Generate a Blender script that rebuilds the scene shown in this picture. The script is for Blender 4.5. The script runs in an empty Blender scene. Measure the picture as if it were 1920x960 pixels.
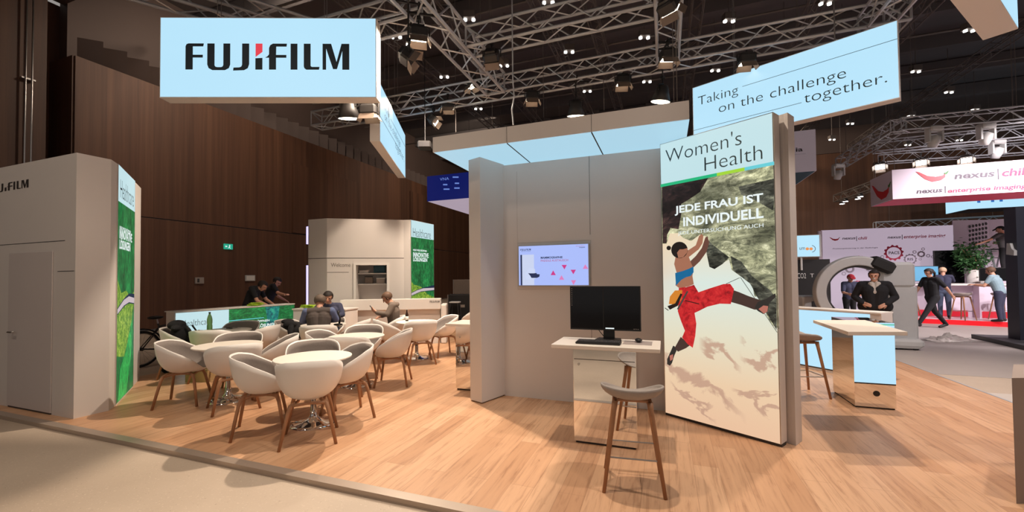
import bpy, bmesh, math, random
import numpy as np
from mathutils import Vector, Matrix
random.seed(11)
S = bpy.context.scene
COL = S.collection

# ------------------------------------------------------------------ camera, world, lights, exposure
# World frame: X runs along the stand's aisle edge, Y into the stand, Z up; the camera stands at the origin, 1.6 m up.
F_PX, CX, CY = 777.0, 960.0, 501.9
H = 1.6
YAW, PITCH, ROLL = math.radians(20.3), math.radians(1.269), math.radians(0.60)
_r0 = Vector((math.cos(YAW), math.sin(YAW), 0))
_fh = Vector((-math.sin(YAW), math.cos(YAW), 0))
FW = _fh * math.cos(PITCH) + Vector((0, 0, math.sin(PITCH)))
_u0 = Vector((0, 0, math.cos(PITCH))) - _fh * math.sin(PITCH)
RT = _r0 * math.cos(ROLL) - _u0 * math.sin(ROLL)
UP = _u0 * math.cos(ROLL) + _r0 * math.sin(ROLL)
EYE = Vector((0, 0, H))
cam_data = bpy.data.cameras.new('camera')
cam = bpy.data.objects.new('camera', cam_data)
COL.objects.link(cam)
cam.matrix_world = Matrix(((RT.x, UP.x, -FW.x, EYE.x), (RT.y, UP.y, -FW.y, EYE.y), (RT.z, UP.z, -FW.z, EYE.z), (0, 0, 0, 1)))
cam_data.sensor_width = 36.0
cam_data.lens = F_PX / 1920 * 36
cam_data.shift_y = (CY - 480) / 1920
cam_data.clip_end = 300
S.camera = cam

S.view_settings.view_transform = 'Standard'
S.view_settings.look = 'None'
S.view_settings.gamma = 1.0
S.view_settings.use_curve_mapping = False
S.view_settings.exposure = 0.0

world = bpy.data.worlds.new('hall_light')
S.world = world
world.use_nodes = True
_bg = world.node_tree.nodes['Background']
_bg.inputs[0].default_value = (1.0, 0.92, 0.87, 1)
_bg.inputs[1].default_value = 0.29

SPOT_WARM = (1.0, 0.83, 0.66)
SPOT_COOL = (1.0, 0.90, 0.92)


def spot(loc, to, power, size=100, blend=0.5, color=SPOT_WARM, radius=0.12):
    l = bpy.data.lights.new('flood_or_fill_beam', 'SPOT')
    l.energy = power
    l.spot_size = math.radians(size)
    l.spot_blend = blend
    l.color = color
    l.shadow_soft_size = radius
    o = bpy.data.objects.new('flood_or_fill_beam', l)
    COL.objects.link(o)
    o.location = loc
    o.rotation_euler = (Vector(to) - Vector(loc)).to_track_quat('-Z', 'Y').to_euler()
    return o


# beams of the truss floodlights over the stand
spot((-4.0, 6.05, 5.5), (-4.1, 3.4, 0), 1220, 130, radius=0.06)
spot((-5.9, 8.0, 5.7), (-6.2, 6.2, 0), 560, 115, radius=0.09)
spot((-0.7, 4.28, 6.2), (-0.5, 3.7, 0), 640, 95, 0.7, radius=0.06)
spot((2.6, 7.2, 5.9), (2.4, 5.8, 0), 800, 115, radius=0.08)
spot((3.0, 3.3, 6.4), (2.7, 3.4, 0), 620, 105, color=(1.0, 0.87, 0.78))
spot((-4.2, 7.6, 5.7), (-5.2, 10.8, 1.0), 950, 105)
# added fill spots without lamps, brightening the aisle, cabin front and scanner
spot((-2.6, 2.4, 7.0), (-3.4, 0.0, 0), 520, 105, 0.6, radius=0.15)
spot((-5.0, -1.6, 7.6), (-5.6, 2.6, 1.2), 380, 90, 0.7, radius=0.35)
spot((4.6, 4.2, 7.3), (6.6, 9.5, 0.9), 620, 75, 0.7, color=SPOT_COOL, radius=0.2)
# beams over the white and red stand beyond the aisle
spot((9.6, 13.0, 5.3), (9.6, 16.5, 1.2), 1500, 130, color=SPOT_COOL)
spot((13.5, 12.0, 5.3), (13.0, 15.0, 1.0), 1500, 130, color=SPOT_COOL)
spot((7.6, 6.6, 7.5), (8.4, 8.9, 0.0), 1150, 120, color=SPOT_COOL)  # added fill without a lamp, for the aisle floor and the standing man
# hall downlights that wash the timber walls
spot((-10.5, 10.0, 10.6), (-16, 12, 5.0), 1100, 140, 0.6, radius=0.4)
spot((-9.0, 22.0, 10.6), (-14, 26, 5.0), 1100, 140, 0.6, radius=0.4)
spot((4.0, 26.0, 10.6), (8, 36, 5.0), 2000, 130, 0.6, radius=0.4)


# ------------------------------------------------------------------ survey: photo point -> point of the place
def ray(px, py):
    return RT * ((px - CX) / F_PX) - UP * ((py - CY) / F_PX) + FW


def flr(px, py, z=0.0):
    d = ray(px, py)
    return EYE + d * ((z - H) / d.z)


def far(px, py, depth):
    d = ray(px, py)
    return EYE + d * depth


def hit(px, py, p0, n):
    d = ray(px, py)
    return EYE + d * ((Vector(p0) - EYE).dot(n) / d.dot(n))


# ------------------------------------------------------------------ materials
MATS = {}


def pm(name, col, rough=0.55, metal=0.0, var=0.06, scale=9.0, bump=0.0, emit=None, estr=0.0, spec=0.5, coords='Object', stretch=None, alpha=1.0, trans=0.0):
    if name in MATS:
        return MATS[name]
    m = bpy.data.materials.new(name)
    m.use_nodes = True
    nt = m.node_tree
    b = nt.nodes['Principled BSDF']
    tc = nt.nodes.new('ShaderNodeTexCoord')
    mp = nt.nodes.new('ShaderNodeMapping')
    if stretch:
        mp.inputs['Scale'].default_value = stretch
    nt.links.new(tc.outputs[coords], mp.inputs[0])
    nz = nt.nodes.new('ShaderNodeTexNoise')
    nz.inputs['Scale'].default_value = scale
    nz.inputs['Detail'].default_value = 4
    nt.links.new(mp.outputs[0], nz.inputs['Vector'])
    mx = nt.nodes.new('ShaderNodeMix')
    mx.data_type = 'RGBA'
    nt.links.new(nz.outputs['Fac'], mx.inputs[0])
    mx.inputs[6].default_value = [max(0, c * (1 - var)) for c in col] + [1]
    mx.inputs[7].default_value = [min(1, c * (1 + var)) for c in col] + [1]
    nt.links.new(mx.outputs[2], b.inputs['Base Color'])
    b.inputs['Roughness'].default_value = rough
    b.inputs['Metallic'].default_value = metal
    b.inputs['Specular IOR Level'].default_value = spec
    b.inputs['Transmission Weight'].default_value = trans
    if bump:
        bp = nt.nodes.new('ShaderNodeBump')
        bp.inputs['Strength'].default_value = bump
        nt.links.new(nz.outputs['Fac'], bp.inputs['Height'])
        nt.links.new(bp.outputs[0], b.inputs['Normal'])
    if emit:
        me = nt.nodes.new('ShaderNodeMix')
        me.data_type = 'RGBA'
        nt.links.new(nz.outputs['Fac'], me.inputs[0])
        me.inputs[6].default_value = [c * 0.98 for c in emit] + [1]
        me.inputs[7].default_value = [min(1, c * 1.02) for c in emit] + [1]
        nt.links.new(me.outputs[2], b.inputs['Emission Color'])
        b.inputs['Emission Strength'].default_value = estr
    MATS[name] = m
    return m


def srgb(r, g, b):
    f = lambda c: c / 255 / 12.92 if c / 255 <= 0.04045 else ((c / 255 + 0.055) / 1.055) ** 2.4
    return (f(r), f(g), f(b))


M = {}
M['white'] = pm('white_laminate', srgb(226, 220, 214), 0.5, var=0.02, scale=3)
M['panel'] = pm('booth_panel_white', srgb(214, 206, 200), 0.6, var=0.02, scale=2)
M['seam'] = pm('shadow_gap', srgb(60, 54, 50), 0.7)
M['desk'] = pm('desk_laminate', srgb(236, 226, 214), 0.4, var=0.02, scale=4)
M['shell'] = pm('white_polypropylene', srgb(232, 226, 220), 0.45, var=0.02, scale=5)
M['felt'] = pm('grey_felt', srgb(138, 128, 122), 0.95, var=0.12, scale=60, bump=0.1)
M['felt_light'] = pm('light_grey_felt', srgb(160, 150, 143), 0.95, var=0.1, scale=60, bump=0.1)
M['oak'] = pm('oak_leg', srgb(164, 118, 84), 0.5, var=0.22, scale=6, stretch=(8, 8, 0.7))
M['chrome'] = pm('polished_chrome', (0.82, 0.80, 0.78), 0.06, 1.0, var=0.03)
M['mirror'] = pm('mirror_steel', (0.86, 0.86, 0.85), 0.025, 1.0, var=0.02)
M['steel'] = pm('brushed_steel', (0.55, 0.52, 0.49), 0.35, 1.0, var=0.1, scale=30)
M['alu'] = pm('truss_aluminium', srgb(176, 178, 182), 0.42, 0.3, var=0.12, scale=12)
M['alu_dark'] = pm('dark_ceiling_truss', srgb(104, 95, 90), 0.6, 0.2, var=0.12, scale=6)
M['black'] = pm('black_plastic', srgb(22, 20, 20), 0.45, var=0.15)
M['lampblack'] = pm('lamp_housing_black', srgb(30, 27, 26), 0.55, var=0.15)
M['screen_off'] = pm('dark_screen', srgb(9, 9, 13), 0.12, var=0.1)
M['ink'] = pm('dark_blue_lettering', srgb(24, 44, 58), 0.6)
M['inkgrey'] = pm('grey_lettering', srgb(84, 100, 108), 0.6)
M['inkthin'] = pm('slate_lettering', srgb(62, 84, 92), 0.6)
M['inkwall'] = pm('warm_grey_lettering', srgb(120, 112, 106), 0.6)
M['inkdark'] = pm('charcoal_lettering', srgb(52, 46, 44), 0.6)
M['glow'] = pm('backlit_pale_blue', (0.02, 0.02, 0.02), 0.5, emit=srgb(186, 231, 254), estr=0.98, scale=0.8)
M['glow_soft'] = pm('backlit_pale_mint', (0.02, 0.02, 0.02), 0.5, emit=srgb(198, 230, 236), estr=0.95, scale=0.8)
M['glow_under'] = pm('backlit_ceiling_panel', (0.02, 0.02, 0.02), 0.6, emit=srgb(172, 214, 234), estr=0.95, scale=0.6)
M['letter_glow'] = pm('white_lit_lettering', (0.02, 0.02, 0.02), 0.5, emit=srgb(236, 246, 246), estr=1.0)
M['redlogo'] = pm('red_logo_wedge', (0.02, 0, 0), 0.5, emit=srgb(232, 62, 78), estr=0.95)
M['greenband'] = pm('green_band', (0.0, 0.02, 0), 0.5, emit=srgb(40, 190, 130), estr=0.9)
M['limeband'] = pm('lime_band', (0.0, 0.02, 0), 0.5, emit=srgb(170, 222, 60), estr=0.9)
M['skyband'] = pm('sky_band', (0.0, 0.02, 0), 0.5, emit=srgb(110, 214, 226), estr=0.9)
M['lens'] = pm('lit_lens', (0.02, 0.02, 0.02), 0.4, emit=(1.0, 0.86, 0.66), estr=9.0)
M['lens_cool'] = pm('lit_lens_cool', (0.02, 0.02, 0.02), 0.4, emit=(1.0, 0.96, 0.95), estr=14.0)
M['downlight'] = pm('lit_downlight', (0.02, 0.02, 0.02), 0.4, emit=(1.0, 0.95, 0.88), estr=5.0)
M['barn'] = pm('barn_door_inner', srgb(120, 104, 92), 0.5, 0.3)
M['lime'] = pm('lime_paper', srgb(176, 214, 52), 0.7, var=0.15, scale=20)
M['skin'] = pm('skin', srgb(198, 146, 120), 0.55, var=0.05, scale=14)
M['skin_red'] = pm('flushed_skin', srgb(196, 124, 104), 0.55, var=0.06, scale=14)
M['hair'] = pm('dark_hair', srgb(36, 27, 22), 0.7, var=0.3, scale=40, bump=0.2)
M['hair_brown'] = pm('brown_hair', srgb(92, 66, 48), 0.7, var=0.3, scale=40, bump=0.2)
M['hair_grey'] = pm('greying_hair', srgb(104, 88, 76), 0.7, var=0.3, scale=40, bump=0.2)
M['hair_blond'] = pm('blond_hair', srgb(206, 172, 142), 0.7, var=0.2, scale=40, bump=0.2)
M['cloth_black'] = pm('black_cloth', srgb(26, 25, 28), 0.9, var=0.25, scale=18, bump=0.15)
M['cloth_char'] = pm('charcoal_cloth', srgb(62, 58, 56), 0.9, var=0.2, scale=18, bump=0.15)
M['cloth_brown'] = pm('taupe_cloth', srgb(112, 98, 88), 0.9, var=0.15, scale=18, bump=0.15)
M['cloth_vest'] = pm('grey_brown_vest', srgb(84, 74, 70), 0.9, var=0.15, scale=18, bump=0.15)
M['cloth_navy'] = pm('navy_cloth', srgb(58, 60, 82), 0.9, var=0.15, scale=18, bump=0.15)
M['cloth_blue'] = pm('blue_shirt', srgb(104, 116, 152), 0.9, var=0.12, scale=18, bump=0.15)
M['cloth_teal'] = pm('pale_blue_shirt', srgb(136, 160, 170), 0.9, var=0.12, scale=18, bump=0.15)
M['cloth_grey'] = pm('grey_tshirt', srgb(82, 80, 82), 0.9, var=0.12, scale=18, bump=0.15)
M['denim'] = pm('denim', srgb(76, 86, 108), 0.9, var=0.15, scale=30, bump=0.15)
M['cloth_red'] = pm('red_cap_cloth', srgb(150, 28, 40), 0.9, var=0.15, scale=18)
M['cloth_cream'] = pm('cream_hoodie', srgb(186, 176, 166), 0.9, var=0.1, scale=18)
M['shoe'] = pm('dark_shoe', srgb(28, 25, 25), 0.6)
M['rubber'] = pm('tyre_rubber', srgb(34, 31, 30), 0.8, var=0.2)
M['glass_green'] = pm('green_bottle_plastic', srgb(176, 226, 150), 0.15, var=0.1, trans=0.35)
M['glass_brown'] = pm('brown_bottle_glass', srgb(46, 28, 18), 0.1, var=0.1)
M['cardboard'] = pm('cardboard', srgb(168, 140, 96), 0.85, var=0.1)
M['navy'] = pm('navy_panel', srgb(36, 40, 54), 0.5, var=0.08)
M['red'] = pm('red_edge', srgb(206, 30, 44), 0.5, var=0.04)
M['redsoft'] = pm('crimson_underside', srgb(202, 44, 76), 0.55, var=0.04)
M['lilac'] = pm('lilac_white_panel', srgb(222, 208, 222), 0.55, var=0.02, scale=2)
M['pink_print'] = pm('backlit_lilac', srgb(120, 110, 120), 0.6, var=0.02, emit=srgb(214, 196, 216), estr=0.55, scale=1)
M['chili'] = pm('chili_red', srgb(206, 44, 58), 0.5, var=0.12, scale=5)
M['stem'] = pm('chili_stem', srgb(62, 120, 60), 0.6)
M['gear_red'] = pm('gear_crimson', srgb(196, 50, 84), 0.6)
M['gear_grey'] = pm('gear_grey', srgb(150, 138, 150), 0.6)
M['inkplum'] = pm('plum_grey_lettering', srgb(74, 64, 76), 0.6)
M['leaf'] = pm('plant_leaf', srgb(60, 104, 56), 0.6, var=0.35, scale=6)
M['grey_machine'] = pm('machine_grey', srgb(192, 191, 188), 0.45, var=0.05)
M['machine_dark'] = pm('machine_charcoal', srgb(62, 60, 62), 0.5, var=0.08)
M['grey_box'] = pm('taupe_laminate', srgb(158, 142, 132), 0.55, var=0.04, scale=3)
M['blue_screen'] = pm('lit_blue_screen', (0.01, 0.01, 0.02), 0.3, emit=srgb(120, 190, 232), estr=0.95)
M['paper'] = pm('white_paper', srgb(228, 224, 218), 0.8, var=0.03)
M['film'] = pm('crumpled_film', srgb(214, 204, 196), 0.35, var=0.15, scale=8, bump=0.5)
M['violet'] = pm('violet_led', (0.02, 0.01, 0.03), 0.5, emit=srgb(196, 186, 255), estr=1.6)
M['exit'] = pm('lit_green_sign', (0, 0.02, 0.01), 0.5, emit=srgb(40, 170, 140), estr=0.9)


def node_mat(name, build):
    m = bpy.data.materials.new(name)
    m.use_nodes = True
    build(m.node_tree, m.node_tree.nodes['Principled BSDF'])
    return m


def N(nt, kind, **kw):
    n = nt.nodes.new(kind)
    for k, v in kw.items():
        if hasattr(n, k):
            setattr(n, k, v)
        else:
            n.inputs[k].default_value = v
    return n


def ramp(nt, fac, stops, interp='LINEAR'):
    r = nt.nodes.new('ShaderNodeValToRGB')
    r.color_ramp.interpolation = interp
    els = r.color_ramp.elements
    while len(els) < len(stops):
        els.new(0.5)
    for e, (p, c) in zip(els, stops):
        e.position = p
        e.color = (c[0], c[1], c[2], 1)
    nt.links.new(fac, r.inputs[0])
    return r.outputs[0]


def mixc(nt, fac, a, b, mode='MIX'):
    x = nt.nodes.new('ShaderNodeMix')
    x.data_type = 'RGBA'
    x.blend_type = mode
    for sock, v in ((x.inputs[0], fac), (x.inputs[6], a), (x.inputs[7], b)):
        if isinstance(v, (int, float)):
            sock.default_value = v
        elif isinstance(v, tuple):
            sock.default_value = (v[0], v[1], v[2], 1)
        else:
            nt.links.new(v, sock)
    return x.outputs[2]


def _wood_floor(nt, b):
    tc = N(nt, 'ShaderNodeTexCoord')
    mp = N(nt, 'ShaderNodeMapping')
    mp.inputs['Rotation'].default_value = (0, 0, math.radians(90))
    nt.links.new(tc.outputs['Object'], mp.inputs[0])
    br = N(nt, 'ShaderNodeTexBrick')
    br.offset = 0.37
    br.inputs['Scale'].default_value = 1.0
    br.inputs['Brick Width'].default_value = 1.28
    br.inputs['Row Height'].default_value = 0.192
    br.inputs['Mortar Size'].default_value = 0.0016
    br.inputs['Color1'].default_value = (0, 0, 0, 1)
    br.inputs['Color2'].default_value = (1, 1, 1, 1)
    br.inputs['Mortar'].default_value = (0.5, 0.5, 0.5, 1)
    br.inputs['Bias'].default_value = 0.0
    nt.links.new(mp.outputs[0], br.inputs['Vector'])
    plank = ramp(nt, br.outputs['Color'], [(0, srgb(188, 143, 108)), (0.5, srgb(199, 155, 120)), (1, srgb(210, 168, 133))])
    m2 = N(nt, 'ShaderNodeMapping')
    m2.inputs['Scale'].default_value = (16, 1.1, 1)
    nt.links.new(tc.outputs['Object'], m2.inputs[0])
    g = N(nt, 'ShaderNodeTexNoise', Scale=1.6, Detail=6.0, Roughness=0.65, Distortion=0.6)
    nt.links.new(m2.outputs[0], g.inputs['Vector'])
    grain = ramp(nt, g.outputs['Fac'], [(0.30, (0.60, 0.52, 0.46)), (0.48, (0.95, 0.94, 0.93)), (0.7, (1.05, 1.05, 1.04))])
    c = mixc(nt, 0.85, plank, grain, 'MULTIPLY')
    m3 = N(nt, 'ShaderNodeMapping')
    m3.inputs['Scale'].default_value = (5.5, 1.7, 1)
    nt.links.new(tc.outputs['Object'], m3.inputs[0])
    k = N(nt, 'ShaderNodeTexNoise', Scale=2.3, Detail=5.0, Roughness=0.7)
    nt.links.new(m3.outputs[0], k.inputs['Vector'])
    knot = ramp(nt, k.outputs['Fac'], [(0.655, (0, 0, 0)), (0.74, (0.7, 0.7, 0.7))])
    c = mixc(nt, knot, c, srgb(126, 82, 50))
    gap = ramp(nt, br.outputs['Fac'], [(0.0, (0, 0, 0)), (1, (0.45, 0.45, 0.45))])
    c = mixc(nt, gap, c, srgb(110, 72, 46))
    nt.links.new(c, b.inputs['Base Color'])
    b.inputs['Roughness'].default_value = 0.42
    b.inputs['Specular IOR Level'].default_value = 0.35
    bp = N(nt, 'ShaderNodeBump', Strength=0.05)
    nt.links.new(g.outputs['Fac'], bp.inputs['Height'])
    nt.links.new(bp.outputs[0], b.inputs['Normal'])


M['floor_wood'] = node_mat('oak_plank_flooring', _wood_floor)


def _hall_floor(nt, b):
    tc = N(nt, 'ShaderNodeTexCoord')
    n1 = N(nt, 'ShaderNodeTexNoise', Scale=0.9, Detail=5.0)
    nt.links.new(tc.outputs['Object'], n1.inputs['Vector'])
    c = ramp(nt, n1.outputs['Fac'], [(0.3, srgb(176, 158, 140)), (0.7, srgb(194, 176, 157))])
    n2 = N(nt, 'ShaderNodeTexNoise', Scale=38.0, Detail=3.0, Roughness=0.8)
    nt.links.new(tc.outputs['Object'], n2.inputs['Vector'])
    sp = ramp(nt, n2.outputs['Fac'], [(0.64, (0, 0, 0)), (0.74, (0.75, 0.75, 0.75))])
    c = mixc(nt, sp, c, srgb(120, 100, 84))
    n3 = N(nt, 'ShaderNodeTexNoise', Scale=55.0, Detail=2.0, Roughness=0.7)
    nt.links.new(tc.outputs['Object'], n3.inputs['Vector'])
    s3 = ramp(nt, n3.outputs['Fac'], [(0.62, (0, 0, 0)), (0.72, (0.5, 0.5, 0.5))])
    c = mixc(nt, s3, c, srgb(222, 208, 190))
    nt.links.new(c, b.inputs['Base Color'])
    b.inputs['Roughness'].default_value = 0.55


M['floor_hall'] = node_mat('speckled_stone_floor', _hall_floor)
M['floor_carpet'] = pm('grey_aisle_covering', srgb(172, 162, 155), 0.5, var=0.1, scale=1.2)
M['floor_tile'] = pm('pale_stone_tile', srgb(196, 186, 176), 0.45, var=0.05, scale=5)


def wall_wood(axis):
    def f(nt, b):
        tc = N(nt, 'ShaderNodeTexCoord')
        mp = N(nt, 'ShaderNodeMapping')
        mp.inputs['Scale'].default_value = (1.0, 1.0, 0.02)
        nt.links.new(tc.outputs['Object'], mp.inputs[0])
        n1 = N(nt, 'ShaderNodeTexNoise', Scale=3.2, Detail=5.0, Roughness=0.75)
        nt.links.new(mp.outputs[0], n1.inputs['Vector'])
        c = ramp(nt, n1.outputs['Fac'], [(0.3, srgb(76, 49, 34)), (0.5, srgb(94, 62, 44)), (0.72, srgb(110, 76, 54))])
        sx = N(nt, 'ShaderNodeSeparateXYZ')
        nt.links.new(tc.outputs['Object'], sx.inputs[0])
        w = N(nt, 'ShaderNodeMath', operation='MULTIPLY')
        w.inputs[1].default_value = 1 / 1.25
        nt.links.new(sx.outputs[axis], w.inputs[0])
        fl_ = N(nt, 'ShaderNodeMath', operation='FLOOR')
        nt.links.new(w.outputs[0], fl_.inputs[0])
        wn = N(nt, 'ShaderNodeTexWhiteNoise', noise_dimensions='1D')
        nt.links.new(fl_.outputs[0], wn.inputs['W'])
        tone = ramp(nt, wn.outputs['Value'], [(0, (0.72, 0.72, 0.72)), (1, (1.15, 1.15, 1.15))])
        c = mixc(nt, 1.0, c, tone, 'MULTIPLY')
        fr = N(nt, 'ShaderNodeMath', operation='FRACT')
        nt.links.new(w.outputs[0], fr.inputs[0])
        seam = ramp(nt, fr.outputs[0], [(0.0, (0.55, 0.5, 0.5)), (0.012, (1, 1, 1))])
        c = mixc(nt, 1.0, c, seam, 'MULTIPLY')
        nt.links.new(c, b.inputs['Base Color'])
        b.inputs['Roughness'].default_value = 0.6
    return node_mat('stained_timber_cladding', f)


M['wood_y'] = wall_wood('Y')
M['wood_x'] = wall_wood('X')
M['wood_up'] = pm('shaded_upper_cladding', srgb(84, 68, 62), 0.7, var=0.15, scale=0.5)  # shadow on the wall above the lit part is put into this colour
M['ceil'] = pm('black_ceiling', srgb(96, 90, 90), 0.8, var=0.2, scale=0.4)


def _forest(nt, b):
    uv = N(nt, 'ShaderNodeUVMap')
    mp = N(nt, 'ShaderNodeMapping')
    nt.links.new(uv.outputs[0], mp.inputs[0])
    n1 = N(nt, 'ShaderNodeTexNoise', Scale=22.0, Detail=6.0, Roughness=0.75)
    nt.links.new(mp.outputs[0], n1.inputs['Vector'])
    c = ramp(nt, n1.outputs['Fac'], [(0.28, srgb(4, 44, 28)), (0.48, srgb(20, 108, 58)), (0.62, srgb(44, 158, 84)), (0.78, srgb(120, 200, 120))])
    n2 = N(nt, 'ShaderNodeTexNoise', Scale=3.2, Detail=3.0, Roughness=0.6)
    nt.links.new(mp.outputs[0], n2.inputs['Vector'])
    sh = ramp(nt, n2.outputs['Fac'], [(0.35, (0.45, 0.5, 0.5)), (0.65, (1.2, 1.2, 1.1))])
    c = mixc(nt, 1.0, c, sh, 'MULTIPLY')
    b.inputs['Base Color'].default_value = (0.01, 0.02, 0.01, 1)
    nt.links.new(c, b.inputs['Emission Color'])
    b.inputs['Emission Strength'].default_value = 0.95


M['forest'] = node_mat('backlit_forest_print', _forest)
M['forest_lime'] = pm('sunlit_foliage_print', (0.01, 0.02, 0), 0.5, emit=srgb(150, 186, 60), estr=0.8)
M['forest_bright'] = pm('bright_meadow_print', (0.0, 0.02, 0), 0.5, emit=srgb(48, 190, 84), estr=0.85)
M['forest_deep'] = pm('deep_lake_print', (0.0, 0.01, 0.02), 0.5, emit=srgb(16, 96, 110), estr=0.8)
M['road'] = pm('road_print', (0.02, 0.02, 0.02), 0.5, emit=srgb(206, 190, 196), estr=0.9)
M['road_edge'] = pm('road_shadow_print', (0.0, 0.0, 0.02), 0.5, emit=srgb(30, 50, 70), estr=0.8)
M['bluestrip'] = pm('blue_strip_print', (0.0, 0.0, 0.02), 0.5, emit=srgb(36, 110, 190), estr=0.9)


def _speckle(lo, mid, hi, scale, estr, stretch=(1, 1, 1)):
    def f(nt, b):
        tc = N(nt, 'ShaderNodeTexCoord')
        mp = N(nt, 'ShaderNodeMapping')
        mp.inputs['Scale'].default_value = stretch
        nt.links.new(tc.outputs['Object'], mp.inputs[0])
        n1 = N(nt, 'ShaderNodeTexNoise', Scale=scale, Detail=7.0, Roughness=0.7, Distortion=0.8)
        nt.links.new(mp.outputs[0], n1.inputs['Vector'])
        c = ramp(nt, n1.outputs['Fac'], [(0.33, lo), (0.5, mid), (0.68, hi)])
        b.inputs['Base Color'].default_value = (0.01, 0.01, 0.01, 1)
        nt.links.new(c, b.inputs['Emission Color'])
        b.inputs['Emission Strength'].default_value = estr
    return f


def _rock(dark, lo, mid, hi, scale, estr):
    def f(nt, b):
        tc = N(nt, 'ShaderNodeTexCoord')
        mp = N(nt, 'ShaderNodeMapping')
        mp.inputs['Rotation'].default_value = (0.3, 0.9, 0.2)
        mp.inputs['Scale'].default_value = (1.0, 1.0, 2.1)
        nt.links.new(tc.outputs['Object'], mp.inputs[0])
        n1 = N(nt, 'ShaderNodeTexNoise', Scale=scale, Detail=9.0, Roughness=0.72, Distortion=1.4)
        nt.links.new(mp.outputs[0], n1.inputs['Vector'])
        c = ramp(nt, n1.outputs['Fac'], [(0.28, dark), (0.42, lo), (0.54, mid), (0.70, hi)])
        n2 = N(nt, 'ShaderNodeTexNoise', Scale=scale * 0.35, Detail=3.0, Roughness=0.5, Distortion=0.6)
        nt.links.new(mp.outputs[0], n2.inputs['Vector'])
        v = ramp(nt, n2.outputs['Fac'], [(0.36, (0.35, 0.36, 0.36)), (0.5, (0.95, 0.95, 0.95)), (0.66, (1.25, 1.25, 1.2))])
        c = mixc(nt, 1.0, c, v, 'MULTIPLY')
        n3 = N(nt, 'ShaderNodeTexNoise', Scale=scale * 0.8, Detail=4.0, Roughness=0.6, Distortion=2.0)
        nt.links.new(mp.outputs[0], n3.inputs['Vector'])
        k = ramp(nt, n3.outputs['Fac'], [(0.485, (1, 1, 1)), (0.497, (0.25, 0.25, 0.25)), (0.509, (1, 1, 1))])
        c = mixc(nt, 1.0, c, k, 'MULTIPLY')
        b.inputs['Base Color'].default_value = (0.01, 0.01, 0.01, 1)
        nt.links.new(c, b.inputs['Emission Color'])
        b.inputs['Emission Strength'].default_value = estr
    return f


M['rock'] = node_mat('rock_print', _rock(srgb(40, 40, 34), srgb(96, 98, 78), srgb(146, 146, 116), srgb(214, 212, 178), 5.0, 1.5))
M['rock_dark'] = node_mat('dark_rock_print', _rock(srgb(14, 12, 12), srgb(34, 26, 26), srgb(56, 40, 40), srgb(104, 74, 70), 5.0, 0.8))
M['rock_grey'] = node_mat('grey_rock_print', _rock(srgb(16, 18, 16), srgb(50, 54, 48), srgb(96, 98, 86), srgb(168, 168, 146), 7.0, 0.85))
M['lime_leaf'] = node_mat('sunlit_treetops_print', _speckle(srgb(40, 90, 30), srgb(120, 164, 50), srgb(206, 222, 96), 16.0, 0.85))
M['green_leaf'] = node_mat('meadow_print', _speckle(srgb(16, 110, 50), srgb(40, 168, 76), srgb(70, 210, 100), 8.0, 0.85))
M['aqua'] = node_mat('lake_print', _speckle(srgb(10, 60, 70), srgb(20, 120, 120), srgb(60, 190, 150), 12.0, 0.85))
M['p_skin'] = pm('print_skin', (0.02, 0.01, 0.01), 0.5, emit=srgb(176, 118, 92), estr=0.85, scale=18)
M['p_skin_dark'] = pm('print_skin_shade', (0.02, 0.01, 0.01), 0.5, emit=srgb(112, 74, 62), estr=0.85, scale=18)
M['p_hair'] = pm('print_hair', (0.01, 0.01, 0.01), 0.5, emit=srgb(30, 24, 22), estr=0.8)
M['p_blue'] = pm('print_blue_top', (0.0, 0.01, 0.02), 0.5, emit=srgb(22, 110, 160), estr=0.85)
M['p_red'] = node_mat('print_red_trousers', _speckle(srgb(140, 18, 26), srgb(206, 34, 42), srgb(230, 60, 58), 14.0, 0.9))
M['p_orange'] = pm('print_orange_pouch', (0.02, 0.01, 0), 0.5, emit=srgb(226, 140, 50), estr=0.85)
M['p_leg'] = pm('print_bare_leg', (0.02, 0.01, 0), 0.5, emit=srgb(72, 54, 50), estr=0.85)
M['p_shoe'] = pm('print_climbing_shoe', (0.01, 0.01, 0.01), 0.5, emit=srgb(48, 46, 44), estr=0.85)
M['p_line'] = pm('print_rope', (0.01, 0.01, 0.01), 0.5, emit=srgb(70, 72, 66), estr=0.85)
M['p_pink'] = pm('print_shoe_panel', (0.01, 0.01, 0.01), 0.5, emit=srgb(196, 120, 104), estr=0.85)


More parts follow.
